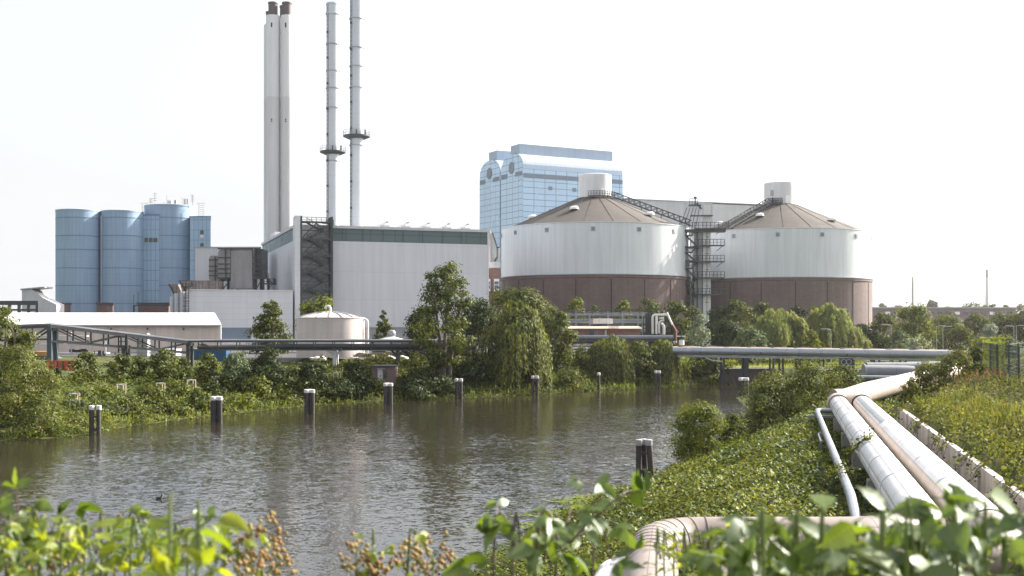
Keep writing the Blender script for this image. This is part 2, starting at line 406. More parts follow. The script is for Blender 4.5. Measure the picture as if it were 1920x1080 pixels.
def lawn_mat():
    m, nt, out = newmat('mown_grass'); b = N(nt, 'ShaderNodeBsdfPrincipled'); nt.links.new(b.outputs[0], out.inputs[0])
    b.inputs['Roughness'].default_value = .95; b.inputs['Specular IOR Level'].default_value = .1
    tc = N(nt, 'ShaderNodeTexCoord'); co = tc.outputs['Object']
    a = ramp(nt, noise(nt, co, .25, 9, None, .75), [(.3, (.10, .115, .035, 1)), (.5, (.16, .17, .05, 1)), (.7, (.21, .21, .08, 1))])
    nt.links.new(a, b.inputs['Base Color']); return m
M['lawn'] = lawn_mat()
def water_mat():
    m, nt, out = newmat('canal_water'); b = N(nt, 'ShaderNodeBsdfPrincipled'); nt.links.new(b.outputs[0], out.inputs[0])
    b.inputs['Base Color'].default_value = (.024, .021, .014, 1); b.inputs['Roughness'].default_value = .05; b.inputs['IOR'].default_value = 1.33
    tc = N(nt, 'ShaderNodeTexCoord'); co = tc.outputs['Object']
    def vm(op, a, c=None, s=None):
        n = N(nt, 'ShaderNodeVectorMath', operation=op)
        for k, x in ((0, a), (1, c)):
            if x is None: continue
            if isinstance(x, tuple): n.inputs[k].default_value = x
            else: nt.links.new(x, n.inputs[k])
        if s is not None:
            if isinstance(s, (int, float)): n.inputs['Scale'].default_value = s
            else: nt.links.new(s, n.inputs['Scale'])
        return n.outputs[0]
    def tilt(scale, mp, k, det):
        mpn = N(nt, 'ShaderNodeMapping'); mpn.inputs['Scale'].default_value = mp; mpn.inputs['Rotation'].default_value = (0, 0, .35); nt.links.new(co, mpn.inputs[0])
        n = N(nt, 'ShaderNodeTexNoise'); n.inputs['Scale'].default_value = scale; n.inputs['Detail'].default_value = det; n.inputs['Roughness'].default_value = .65; nt.links.new(mpn.outputs[0], n.inputs['Vector'])
        return vm('SCALE', vm('MULTIPLY', vm('SUBTRACT', n.outputs['Color'], (.5, .5, .5)), (.8, 1.2, 0)), s=k)
    t = vm('ADD', vm('ADD', tilt(4.4, (.6, 1, 1), WAVE[0], 5), tilt(1.1, (.6, 1, 1), WAVE[1], 3)), tilt(10, (.8, 1, 1), WAVE[2], 2))
    # wind patches: ruffled mid-canal, sheltered strip under the far trees
    sx = N(nt, 'ShaderNodeSeparateXYZ'); nt.links.new(co, sx.inputs[0])
    a1 = N(nt, 'ShaderNodeMath', operation='MULTIPLY_ADD'); nt.links.new(sx.outputs['X'], a1.inputs[0]); a1.inputs[1].default_value = -.62; nt.links.new(sx.outputs['Y'], a1.inputs[2])
    sh = N(nt, 'ShaderNodeMapRange'); sh.inputs['From Min'].default_value = 112; sh.inputs['From Max'].default_value = 140; sh.inputs['To Min'].default_value = 1; sh.inputs['To Max'].default_value = .22; nt.links.new(a1.outputs[0], sh.inputs[0])
    pt = ramp(nt, noise(nt, co, .03, 4, (1, 1.8, 1)), [(.34, .5), (.62, 1.15)])
    am = N(nt, 'ShaderNodeMath', operation='MULTIPLY'); nt.links.new(sh.outputs[0], am.inputs[0]); nt.links.new(pt, am.inputs[1])
    nrm = vm('NORMALIZE', vm('ADD', vm('SCALE', t, s=am.outputs[0]), (0, 0, 1)))
    nt.links.new(nrm, b.inputs['Normal'])
    return m
WAVE = (.34, .10, .22)
M['water'] = water_mat()

# ------------------------------------------------------------------ camera, light, air
cam = bpy.data.cameras.new('camera'); co_ = bpy.data.objects.new('camera', cam); COL.objects.link(co_); sc.camera = co_
co_.location = (0, 0, HC); co_.rotation_euler = (PI / 2, 0, 0)
cam.sensor_width = 36; cam.lens = 36 * F / 1920; cam.shift_y = (HZ - 540) / 1920; cam.clip_start = .05; cam.clip_end = 12000
cam.dof.use_dof = True; cam.dof.focus_distance = 120; cam.dof.aperture_fstop = 7.0
SUN_EL, SUN_AZ = R(33), R(61)             # azimuth clockwise from +Y (the view direction)
sd = Vector((math.sin(SUN_AZ) * math.cos(SUN_EL), math.cos(SUN_AZ) * math.cos(SUN_EL), math.sin(SUN_EL)))
sl = bpy.data.lights.new('sun', 'SUN'); sl.energy = 5.0; sl.angle = R(.55); sl.color = (1, .93, .82)
so = bpy.data.objects.new('sun', sl); COL.objects.link(so); so.rotation_euler = sd.to_track_quat('Z', 'Y').to_euler(); so.location = (100, 60, 200)
w = bpy.data.worlds.new('World'); sc.world = w; w.use_nodes = True
nt = w.node_tree; nt.nodes.clear()
wo = N(nt, 'ShaderNodeOutputWorld'); bg = N(nt, 'ShaderNodeBackground'); sky = N(nt, 'ShaderNodeTexSky', sky_type='NISHITA')
sky.sun_disc = False; sky.sun_elevation = SUN_EL; sky.sun_rotation = SUN_AZ; sky.altitude = 0; sky.air_density = 1.0; sky.dust_density = 4.0; sky.ozone_density = 1.0
hs = N(nt, 'ShaderNodeHueSaturation'); hs.inputs['Saturation'].default_value = .5; nt.links.new(sky.outputs[0], hs.inputs['Color']); veil = N(nt, 'ShaderNodeMix', data_type='RGBA', blend_type='LIGHTEN'); veil.inputs[0].default_value = 1
gco = N(nt, 'ShaderNodeTexCoord')
nt.links.new(ramp(nt, noise(nt, gco.outputs['Generated'], 2.2, 5, (1, 1, 2.5)), [(.3, (.93, .945, .965, 1)), (.7, (1, 1, 1, 1))]), veil.inputs[7])
vs = N(nt, 'ShaderNodeVectorMath', operation='SCALE'); nt.links.new(veil.inputs[7].links[0].from_socket, vs.inputs[0]); vs.inputs['Scale'].default_value = 3.05
nt.links.new(vs.outputs[0], veil.inputs[7]); nt.links.new(hs.outputs[0], veil.inputs[6]); nt.links.new(veil.outputs[2], bg.inputs[0]); bg.inputs[1].default_value = .12; nt.links.new(bg.outputs[0], wo.inputs[0])
sc.view_settings.view_transform = 'Standard'; sc.view_settings.look = 'None'; sc.view_settings.exposure = 1.42; sc.view_settings.gamma = 1; sc.view_settings.use_curve_mapping = False
sc.render.engine = 'CYCLES'
cy = sc.cycles
cy.max_bounces = 6; cy.diffuse_bounces = 2; cy.glossy_bounces = 3; cy.transmission_bounces = 4; cy.volume_bounces = 0; cy.transparent_max_bounces = 6
cy.caustics_reflective = False; cy.caustics_refractive = False; cy.sample_clamp_indirect = 6
cy.use_adaptive_sampling = True; cy.adaptive_threshold = .015
cy.use_denoising = True
try: cy.denoiser = 'OPENIMAGEDENOISE'; cy.denoising_input_passes = 'RGB_ALBEDO_NORMAL'
except Exception: pass
HAZE = .00009
if HAZE:
    hb = MB().box((0, 1390, 68.5), (5200, 2900, 144)).build('haze', None or M['black'], None, False)
    m, nt, out = newmat('summer_haze'); vv = N(nt, 'ShaderNodeVolumePrincipled')
    vv.inputs['Color'].default_value = (.93, .95, 1, 1); vv.inputs['Density'].default_value = HAZE; vv.inputs['Anisotropy'].default_value = .7
    nt.links.new(vv.outputs[0], out.inputs['Volume']); hb.data.materials.clear(); hb.data.materials.append(m); struct(hb, 'stuff')
# ------------------------------------------------------------------ ground, water
def axis(lo, hi, a, b, step, k=1.18):
    mid = list(np.arange(a, b + 1e-6, step)); l = [a]; s = step
    while l[-1] > lo: s *= k; l.append(max(lo, l[-1] - s))
    r = [mid[-1]]; s = step
    while r[-1] < hi: s *= k; r.append(min(hi, r[-1] + s))
    return np.array(l[::-1][:-1] + mid + r[1:])
gx = axis(-2450, 2450, -60, 62, .9); gy = axis(-50, 2800, -4, 186, .9)
XX, YY = np.meshgrid(gx, gy); ZZ = height(XX, YY)
nx, ny = len(gx), len(gy)
me = bpy.data.meshes.new('ground'); me.vertices.add(nx * ny); me.vertices.foreach_set('co', np.stack([XX, YY, ZZ], -1).astype(np.float32).ravel())
ii = (np.arange(ny - 1)[:, None] * nx + np.arange(nx - 1)[None, :]).ravel()
q = np.stack([ii, ii + 1, ii + nx + 1, ii + nx], 1)
me.loops.add(q.size); me.loops.foreach_set('vertex_index', q.astype(np.int32).ravel()); me.polygons.add(len(q))
me.polygons.foreach_set('loop_start', (np.arange(len(q)) * 4).astype(np.int32)); me.polygons.foreach_set('loop_total', np.full(len(q), 4, np.int32))
me.update(calc_edges=True); me.polygons.foreach_set('use_smooth', [True] * len(q)); me.materials.append(M['ground'])
g = bpy.data.objects.new('ground', me); COL.objects.link(g); struct(g)
wb = MB(); wb.face([(-300, -25, 0), (60, -25, 0), (60, 178, 0), (-300, 178, 0)]); struct(wb.build('canal_water', M['water'], None, False))
def sheet(name, x0, x1, y0, y1, m, dz, n=40, k=60):
    xs = np.linspace(x0, x1, n); ys = np.linspace(y0, y1, k); X, Y = np.meshgrid(xs, ys); Z = height(X, Y) + dz
    f = []; v = list(zip(X.ravel(), Y.ravel(), Z.ravel()))
    for j in range(k - 1):
        for i in range(n - 1):
            if float(sdist(X[j, i], Y[j, i])) > 3: f.append((j*n+i, j*n+i+1, (j+1)*n+i+1, (j+1)*n+i))
    me = bpy.data.meshes.new(name); me.from_pydata(v, [], f); me.materials.append(m); o = bpy.data.objects.new(name, me); COL.objects.link(o); struct(o); return o
sheet('lawn', 26, 150, 169, 216, M['lawn'], .05)
sheet('yard', -120, 14, 150, 330, M['asphalt'], .06)

# ------------------------------------------------------------------ blue silos
def silo(px, w, ytop, Y, label, rings):
    X = PX(px, Y); r = w / 2 / F * Y; zt = PZ(ytop, Y - r); z0 = hz(X, Y)
    t = thing('blue_silo', label, 'silo', (X, Y, z0), 'blue silos behind the warehouse')
    MB().lathe((X, Y, z0), [(r, 0), (r, zt - z0)], 64).build('shell', M['blue'], t)
    MB().lathe((X, Y, zt), [(r - .6, -.05), (r + .1, -.25), (r + .1, .12), (r - .5, .3), (.01, .9)], 64).build('roof', M['blue_grey'], t)
    b = MB()
    for zz in rings: b.lathe((X, Y, PZ(zz, Y - r)), [(r, -.09), (r + .07, -.07), (r + .07, .07), (r, .09)], 64)
    b.build('joint_ring', M['blue_dark'], t)
    return t, X, Y, r, zt
RG = [407, 441, 467, 502, 535, 569]
silo(147.5, 81, 392, 334.5, 'leftmost blue silo with a plain round shell', RG)
silo(229.5, 76, 394, 337, 'blue silo between the leftmost silo and the gridded blue panel block', RG)
sC = silo(319, 92, 383, 345, 'tallest blue silo carrying aerials and dishes on its roof', RG)
def block(name, label, cat, x0, x1, ytop, Y, depth, m, rim, group=None, wins=(), winm=None):
    X0, X1 = PX(x0, Y), PX(x1, Y); zt = PZ(ytop, Y); z0 = hz((X0+X1)/2, Y)
    t = thing(name, label, cat, ((X0+X1)/2, Y + depth/2, z0), group)
    MB().obox((X0, Y, z0), (X1-X0, 0, 0), ((X1 / Y * depth) if X1 < 0 else 0, depth, 0), (0, 0, zt - z0)).build('wall', m, t, False)
    MB().obox((X0 - .12, Y - .12, zt), (X1-X0+.24, 0, 0), ((X1 / Y * depth) if X1 < 0 else 0, depth+.24, 0), (0, 0, .3)).build('roof_edge', rim, t, False)
    for a, b_, c, d in wins:
        f = MB().obox((PX(a, Y), Y - .08, PZ(d, Y)), (PX(b_, Y)-PX(a, Y), 0, 0), (0, .2, 0), (0, 0, PZ(c, Y)-PZ(d, Y))).build('window', winm or M['window'], t, False)
    return t
block('blue_panel_tower', 'narrow blue gridded panel block between two silos with a window row', 'tower', 267.5, 298.5, 404, 337.5, 8, M['blue_panel'], M['blue_dark'], None, [(271, 278, 446, 454), (279.5, 286, 446, 454), (287.5, 295, 446, 454)])
tb = block('blue_panel_tower', 'blue gridded panel block at the right end of the silos', 'tower', 356, 395, 407, 338, 12, M['blue_panel'], M['blue_dark'], None, [(375.5, 382, 432, 440), (375.5, 382, 456, 464)])
MB().obox((PX(375.5, 338), 337.9, PZ(446, 338)), (1, 0, 0), (0, .2, 0), (0, 0, .95)).build('window', M['white_plain'], tb, False)
# recessed slabs behind the gaps, and downpipes
block('blue_slab', 'thin blue slab showing at the far left edge of the silos', 'wall', 107, 122, 400, 333, 6, M['blue'], M['blue_dark'])
tg = block('blue_slab', 'blue slab closing the gap between the two left silos', 'wall', 184, 197, 402, 337, 6, M['blue'], M['blue_dark'])
MB().tube([(PX(190.5, 333), 333, 5), (PX(190.5, 333), 333, PZ(404, 333))], .35, 10).build('downpipe', M['blue_grey'], tg)
for x0, x1, lab in ((105, 121, 'brown brick buttress at the foot of the leftmost blue silo'), (180, 203, 'brown brick buttress between the feet of the two left silos'), (257, 318, 'wide brown brick annex at the foot of the tallest silo')):
    Y = 318; X0, X1 = PX(x0, Y), PX(x1, Y); zt = PZ(571, Y); t = thing('brick_annex', lab, 'annex', ((X0+X1)/2, Y, 4))
    MB().obox((X0+.25, Y, 4), (X1-X0-.5, 0, 0), (0, 5, 0), (0, 0, zt-4)).build('wall', M['brick_base'], t, False)
    MB().obox((X0, Y-.2, zt), (X1-X0, 0, 0), (0, 5.4, 0), (0, 0, .55)).build('coping', M['steel_dark'], t, False)
b = MB(); Y = 316
for px in (251, 323): b.beam((PX(px, Y), Y, 4), (PX(px, Y), Y, PZ(573, Y)), .4)
b.beam((PX(250.5, Y), Y, PZ(573, Y)), (PX(323.5, Y), Y, PZ(573, Y)), .3)
for px, y in ((251, 552), (259, 547)): b.beam((PX(px, Y), Y, PZ(575, Y)), (PX(px, Y), Y, PZ(y, Y)), .12)
solo(b, 'pipe_portal', M['steel_dark'], 'dark steel portal beside the wide brick annex', 'portal', (PX(287, Y), Y, 4), smooth=False)
# aerials on the tallest silo
_, sX, sY, sr, szt = sC
def aerial(px, ytop, kind, lab, yo=0):
    Y = sY - 3 + yo; X = PX(px, Y); zb = szt + .35; zt = PZ(ytop, Y); t = thing('aerial', lab, 'aerial', (X, Y, zb), 'aerials on the tallest blue silo')
    b = MB().tube([(X, Y, zb - .3), (X, Y, zt)], .09, 6)
    if kind == 'yagi':
        for k in range(4):
            z = zb + (zt - zb) * (.35 + .2 * k); b.beam((X - .6, Y, z), (X + .6, Y, z), .1)
    b.build('mast', M['grey_mid'], t)
    if kind == 'dish':
        MB().lathe((0, 0, 0), [(.01, 0), (.5, .08), (.85, .3), (.87, .3), (.5, .02), (.01, -.06)], 20).build('dish', M['white_plain'], t).matrix_local = Matrix.Translation((0, 0, zt - zb)) @ Matrix.Rotation(R(-85), 4, 'Y' if kind == 'x' else 'X')
    if kind == 'panel':
        b = MB()
        for k in range(3): b.box((X + (k - 1) * .5, Y - .2, zt - .8), (.28, .15, 1.7))
        b.build('panel_antenna', M['grey_mid'], t, False)
aerial(290.5, 362, 'yagi', 'tall thin aerial with cross bars near the left of the silo roof')
aerial(283, 372, 'yagi', 'short cross barred aerial at the left edge of the silo roof')
aerial(307, 379, 'dish', 'grey dish standing on the roof of the tallest silo')
aerial(313, 366, 'pole', 'bent slim pole rising beside the roof dish')
aerial(342, 370, 'pole', 'slim pole right of centre on the silo roof')
aerial(349, 373, 'panel', 'cluster of upright panel antennas on the silo roof')
aerial(361, 365, 'yagi', 'tall cross barred aerial at the right of the silo roof')
t = thing('equipment_cabinet', 'pair of pale cabinets among the aerials on the silo roof', 'cabinet', (PX(322, sY - 2), sY - 2, szt + .3))
MB().box((PX(318, sY - 2), sY - 2, szt + .95), (1.3, 1, 1.5)).build('cabinet', M['white_plain'], t, False)
MB().box((PX(329.5, sY - 2), sY - 2, szt + .95), (.7, 1, 1.6)).build('cabinet', M['grey_mid'], t, False)
for px, lab in ((271, 'hooped ladder rails standing at the left rim of the tallest silo'), (377, 'hooped ladder rails standing above the right panel block')):
    b = MB(); Y = sY - 3; X = PX(px, Y); zb = PZ(405, Y); zt = PZ(381, Y)
    for dx in (-.7, .7): b.beam((X + dx, Y, zb), (X + dx, Y, zt), .08)
    for k in range(7):
        z = zb + (zt - zb) * k / 6; b.beam((X - .7, Y, z), (X + .7, Y, z), .08)
    b.beam((X - 1.4, Y, zt), (X + 1.4, Y, zt), .08)
    solo(b, 'roof_ladder', M['grey_mid'], lab, 'ladder', (X, Y, zb), smooth=False)

# ------------------------------------------------------------------ grey conveyor head and dark gantry at the far left
Y = 290; t = thing('conveyor_house', 'pale grey sloping conveyor housing left of the blue silos', 'conveyor', (PX(75, Y), Y, 4))
pts = [(41, 544), (41, 585), (57, 585), (88, 600), (106, 600), (106, 571), (80, 558), (64, 545), (57, 541)]
MB().prism([P(a, c, Y) for a, c in pts], (0, 5, 0)).build('housing', M['grey_light'], t, False)
MB().obox(P(41, 544, Y) - V(.3, .3, 0), (6.2, 0, .55), (0, 5.6, 0), (0, 0, .35)).build('roof', M['grey_mid'], t, False)
for px in (60, 80, 100): MB().beam((PX(px, Y), Y + 2, 4), (PX(px, Y), Y + 2, PZ(592, Y)), .5).build('leg', M['steel_dark'], t, False)
Y = 240; b = MB()
for py, h in ((568, .9), (581, .4), (589, .4)): b.beam((PX(-60, Y), Y, PZ(py, Y)), (PX(72, Y), Y, PZ(py, Y)), .5, h)
for px in (-40, -10, 18, 36, 54, 70): b.beam((PX(px, Y), Y + .02, 4), (PX(px, Y), Y + .02, PZ(568, Y)), .55)
solo(b, 'pipe_gantry', M['steel_dark'], 'dark steel gantry with three rails above the left tree', 'gantry', (PX(10, Y), Y, 4), smooth=False)

# ------------------------------------------------------------------ concrete chimney of four flues
Xc, Yc = PX(522, 341), 341
t = thing('concrete_chimney', 'tall pale concrete chimney of four bundled flues with sooty caps', 'chimney', (Xc, Yc, 4))
zt = PZ(30, 338); zm = PZ(183, 338)
for X, Y, r, dz in ((PX(512, 338), 338, 2.05, 0), (PX(538, 338), 338, 1.86, 0), (PX(507.5, 342.4), 342.4, 2.05, -1.6), (PX(533.5, 342.4), 342.4, 1.9, .2)):
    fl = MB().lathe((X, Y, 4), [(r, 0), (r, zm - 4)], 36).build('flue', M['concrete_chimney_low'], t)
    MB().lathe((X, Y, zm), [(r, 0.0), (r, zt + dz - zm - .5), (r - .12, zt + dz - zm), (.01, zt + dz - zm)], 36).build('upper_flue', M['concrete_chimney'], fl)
    MB().lathe((X, Y, zt + dz), [(1.38, -.1), (1.38, 3.4), (1.5, 3.5), (1.5, 3.95), (1.3, 3.95), (1.25, 3), (.01, 3)], 28).build('cap', M['cap'], fl)
    if Y < 340:
        for py, h in ((50, 1.35), (226, .35), (229.5, .35)): MB().box((X, Y - r, PZ(py, 338)), (.42, .1, h)).build('slot', M['black'], fl, False)

# ------------------------------------------------------------------ two steel stacks
def stack(px, Y, w, ytop, rings, plat, label, collar):
    X = PX(px, Y); r = w / 2 / F * Y; zt = PZ(ytop, Y)
    t = thing('steel_stack', label, 'chimney', (X, Y, 4), 'slim steel stacks behind the hall')
    MB().lathe((X, Y, 4), [(r, 0), (r, zt - 4), (r - .25, zt - 4), (r - .25, zt - 6)], 40).build('shell', M['steel_stack'], t)
    for y in rings:
        b = MB(); z = PZ(y, Y); b.lathe((X, Y, z), [(r, -.12), (r + .24, -.1), (r + .24, .1), (r, .12)], 40)
        b.build('stiffening_ring', M['grey_mid'], t)
    if collar:
        z0 = PZ(28, Y); MB().lathe((X, Y, z0), [(r, 0), (r + .3, .05), (r + .3, .4), (r + .02, .5), (r + .02, 2.8), (r + .14, 2.85), (r + .14, 3.1), (r, 3.15)], 40).build('collar', M['steel_stack'], t)
    zp = PZ(plat, Y); pr = r + 1.9
    p = MB().lathe((X, Y, zp), [(r, -.25), (r + .5, -.95), (pr, -.35), (pr, .0), (r, .02)], 40).build('platform', M['steel_dark'], t)
    q = MB(); n = 16
    for k in range(n):
        a = 2 * PI * k / n; a2 = 2 * PI * (k + 1) / n
        u, v_ = V(X + pr * math.cos(a), Y + pr * math.sin(a), zp), V(X + pr * math.cos(a2), Y + pr * math.sin(a2), zp)
        q.beam(u, u + V(0, 0, 1.3), .1)
        for h in (.65, 1.3): q.beam(u + V(0, 0, h), v_ + V(0, 0, h), .09)
    q.build('railing', M['grey_mid'], p, False)
    MB().box((X + r + .7, Y - 1, zp + .8), (.5, .5, 1.6)).box((X + .3, Y - r - .6, zp + .7), (.4, .4, 1.3)).build('lamp_box', M['dark'], p, False)
    l = MB(); lx = X - r * .72; ly = Y - r * .8
    for dx in (-.22, .22): l.beam((lx + dx, ly, 6), (lx + dx, ly, zt - .5), .12)
    z = 8
    while z < zt - 1: l.beam((lx - .25, ly, z), (lx + .25, ly, z), .1); z += 1.2
    z = 12
    while z < zt - 3: l.box((lx, ly - .1, z), (.6, .5, .55)); z += 7.4
    l.build('ladder', M['steel_dark'], t, False)
stack(624, 330, 23.5, 6, (83.5, 133.6, 166, 202.5, 302), 284, 'shorter steel stack with a collar at its top, left of the pair', True)
stack(668.7, 320, 25, -17, (36, 90, 125, 165, 273), 254.5, 'taller steel stack reaching above the picture, right of the pair', False)

# ------------------------------------------------------------------ main hall
A = R(19); ha = V(math.cos(A), math.sin(A), 0); hb_ = V(-math.sin(A), math.cos(A), 0); H0 = V(-47.7, 250, 0)
def hp(k, d, z): return H0 + ha * k + hb_ * d + V(0, 0, z)
LK, LD = 44.6, 62
t = thing('main_hall', 'big pale clad hall with a green glass band under its roof', 'hall', hp(22, 30, 4))
MB().obox(hp(0, 0, 8.3), ha * LK, hb_ * LD, (0, 0, 19.2)).build('wall', M['hall'], t, False)
MB().obox(hp(.3, .3, 4), ha * (LK - .6), hb_ * (LD - .6), (0, 0, 4.3)).build('plinth', M['grey_mid'], t, False)
MB().obox(hp(.12, .12, 27.5), ha * (LK - .24), hb_ * (LD - .24), (0, 0, 2.85)).build('glass_band', M['green_glass'], t, False)
MB().obox(hp(-.15, -.15, 30.35), ha * (LK + .3), hb_ * (LD + .3), (0, 0, .62)).build('roof_edge', M['grey_light'], t, False)
b = MB()
for k in np.arange(10.5, 44, 4.6): b.obox(hp(k, .02, 27.5), ha * .14, hb_ * .2, (0, 0, 2.85))
MB().obox(hp(LK - .2, -.05, 8.3), ha * .35, hb_ * .35, (0, 0, 22.05)).build('corner_trim', M['white'], t, False)
b.build('mullion', M['green_glass'], t, False)
for i, k in enumerate((20.3, 25.2, 30.1, 35., 39.6)):
    tt = thing('roof_ventilator', ['roof ventilator nearest the steel stacks on the hall roof', 'second roof ventilator from the steel stacks', 'middle roof ventilator on the hall roof', 'second roof ventilator from the right end of the hall', 'roof ventilator nearest the right end of the hall'][i], 'ventilator', hp(k, 5, 30.97), 'ventilators along the hall roof')
    MB().obox(hp(k, 4.4, 30.97), ha * 1.9, hb_ * 1.4, (0, 0, .75)).build('base', M['grey_light'], tt, False)
    c = hp(k - .6, 4.4, 30.97); MB().beam(c, c + V(1.3, 0, .9), .12).beam(c + V(-.4, 0, .5), c + V(2.2, 0, 1.5), .1).beam(c + V(1.5, 0, 1.35), c + V(2.2, 0, 1.5), .3).build('flap_arm', M['grey_mid'], tt, False)
t2 = thing('roof_hatch', 'low white box on the left end of the hall roof', 'hatch', hp(.6, 44, 30.97))
MB().obox(hp(.4, 38, 30.97), ha * 3, hb_ * 9, (0, 0, 1.3)).build('box', M['white_plain'], t2, False)
b = MB(); c = hp(8.6, .5, 30.97); b.tube([c, c + V(0, 0, 1.2), c + V(-.8, 0, 1.5), c + V(-2, 0, .5)], .12, 6); solo(b, 'davit_arm', M['dark'], 'small dark bent davit on the hall roof by the stacks', 'davit', c)

# stair tower in front of the hall
z1 = 32.6; D0 = -3.0
t = thing('stair_tower', 'dark steel zigzag stair tower in front of the pale hall', 'stair tower', hp(3.8, -1.5, 4))
MB().obox(hp(-.45, D0, 4), ha * 1.15, hb_ * 2.98, (0, 0, z1 - 4)).build('side_panel', M['white'], t, False)
MB().obox(hp(.9, -.28, 4), ha * 6.9, hb_ * .26, (0, 0, 26.5)).build('back_panel', M['grey_light'], t, False)
b = MB()
for k in (.95, 7.5):
    for d in (D0 + .15, -.4): b.obox(hp(k - .17, d - .17, 4), ha * .36, hb_ * .34, (0, 0, z1 - 4))
b.obox(hp(7.75, D0, 4), ha * .1, hb_ * 2.9, (0, 0, z1 - 4))
b.build('post', M['dark'], t, False)
lv = [31.3 - 3.7 * i for i in range(8)]
fl = MB(); br = MB(); stp = MB(); rl = MB()
for i, z in enumerate(lv):
    fl.obox(hp(.9, D0, z - .18), ha * 6.7, hb_ * .5, (0, 0, .38))
    fl.obox(hp(1.1, D0 + .5, z - .1), ha * 1.4, hb_ * 2.1, (0, 0, .16)); fl.obox(hp(5.9, D0 + .5, z - .1), ha * 1.5, hb_ * 2.1, (0, 0, .16))
    zl = z - 3.7
    if zl > 4:
        br.beam(hp(1.1, D0 + .1, zl + .2), hp(4.2, D0 + .1, z - .25), .24); br.beam(hp(7.3, D0 + .1, zl + .2), hp(4.2, D0 + .1, z - .25), .24)
        zmid = z - 1.85
        fl.obox(hp(.9, D0 + .05, zmid - .08), ha * 6.6, hb_ * .2, (0, 0, .2))
        for zz, (ka, kb), d in ((zl, (2.4, 5.9), D0 + .9), (zmid, (5.9, 2.4), D0 + 1.9)):
            a, c = hp(ka, d, zz), hp(kb, d, zz + 1.85)
            stp.beam(a, c, .75, .3)
            for s in range(7): stp.obox(a.lerp(c, s / 7) - hb_ * .4, ha * .35, hb_ * .85, (0, 0, .1))
            rl.rail([a - hb_ * .4, c - hb_ * .4], 1.0, .7, .09)
    rl.rail([hp(1.1, D0 + .1, z), hp(7.4, D0 + .1, z)], 1.05, 1.1, .09)
fl.build('landing', M['dark'], t, False); br.build('brace', M['dark'], t, False); stp.build('stair_flight', M['steel_dark'], t, False); rl.build('railing', M['dark'], t, False)

# ------------------------------------------------------------------ lower hall and things on its roof
L0 = hp(0, 0, 0) + V(.6, -5.6, 0)
def lp(k, d, z): return L0 - ha * k + hb_ * d + V(0, 0, z)      # k runs to the left
t = thing('low_hall', 'low pale clad annex left of the main hall', 'annex', lp(11, 10, 4))
MB().obox(lp(21.6, 0, 4), ha * 21.6, hb_ * 5.5, (0, 0, 12.1)).obox(lp(21.6, 5.6, 4), ha * 20.8, hb_ * 28, (0, 0, 12.1)).build('wall', M['white'], t, False)
MB().obox(lp(21.7, -.1, 16.1), ha * 21.7, hb_ * 5.55, (0, 0, .22)).build('roof_edge', M['white_plain'], t, False)
MB().obox(lp(15.2, -.06, 5.6), ha * 6.4, hb_ * .2, (0, 0, 2.7)).build('window', M['band'], t, False)
MB().obox(lp(16.0, -1.4, 4), ha * 6.2, hb_ * 1.3, (0, 0, 1.5)).build('canopy', M['white_plain'], t, False)
b = MB()
for px, w, y in ((322, 6, 556), (331, 7, 550), (342, 8, 547)):
    Y = 243; b.cyl((PX(px, Y), Y, 4), w / 2 / F * Y * 1.1, PZ(y, Y) - 4, 20)
solo(b, 'vent_stacks', M['grey_light'], 'row of pale vertical vent pipes at the left end of the low annex', 'vent pipes', (PX(331, 243), 243, 4))
t = thing('cage_ladder', 'dark caged ladder and platform on the left corner of the low annex', 'ladder', lp(21.8, -.8, 4))
b = MB(); c = lp(21.9, -.7, 0)
for dx in (-.35, .35): b.beam(c + V(dx, 0, 4), c + V(dx, 0, 17.6), .12)
for k in range(24): b.beam(c + V(-.35, 0, 4.5 + k * .55), c + V(.35, 0, 4.5 + k * .55), .08)
b.build('ladder', M['dark'], t, False)
for z in (9, 16.8):
    b = MB(); b.box(c + V(.1, -.4, z), (2.2, 1.2, .2)); q = [c + V(-1, -1, z), c + V(1.2, -1, z), c + V(1.2, .2, z)]; b.rail(q, 1.2, 1, .12); b.build('platform', M['dark'], t, False)
for k in range(5):
    b = MB(); z = 11 + k * .9
    b.beam(c + V(-.6, -.8, z), c + V(.6, -.8, z), .1); b.beam(c + V(-.6, -.8, z), c + V(-.4, 0, z), .1); b.beam(c + V(.6, -.8, z), c + V(.4, 0, z), .1)
    b.build('cage_hoop', M['dark'], t, False)
Y = 276; block('grey_block', 'plain light grey block behind the filter house', 'building', 366, 489, 465, Y, 14, M['grey_light'], M['grey_mid'])
t = thing('filter_house', 'big grey ribbed filter housing on legs on the annex roof', 'filter housing', (PX(445, 256), 256, 16.2))
Y = 252
def hexp(x0, x1, y0, y1, c): return [P(x0 + c, y0, Y), P(x1 - c * .3, y0, Y), P(x1, y0 + c, Y), P(x1, y1 - c, Y), P(x1 - c * .3, y1, Y), P(x0 + c * .6, y1, Y), P(x0, y1 - c, Y), P(x0, y0 + c * 2, Y)]
MB().prism(hexp(409, 476, 465.5, 521, 4), (0, 8, 0)).build('housing', M['filter'], t, False)
MB().prism([p + V(0, 2.5, 0) for p in hexp(386, 410, 478, 525, 3)], (0, 6, 0)).build('housing', M['filter'], t, False)
MB().obox(P(476.2, 521, Y) + V(0, .8, 0), (1.5, 0, 0), (0, 6.5, 0), (0, 0, 6.5)).build('housing', M['steel_dark'], t, False)
MB().obox(P(434, 521, Y) + V(0, -.5, -2.4), (4.7, 0, 0), (0, 5, 0), (0, 0, 8.4)).build('hopper', M['filter'], t, False)
b = MB()
for y in (483, 495, 504, 512.5): b.beam(P(408, y, Y) - V(0, .1, 0), P(489, y, Y) - V(0, .1, 0), .25); b.beam(P(386, y + 3, Y) + V(0, 2.4, 0), P(409, y + 3, Y) + V(0, 2.4, 0), .2)
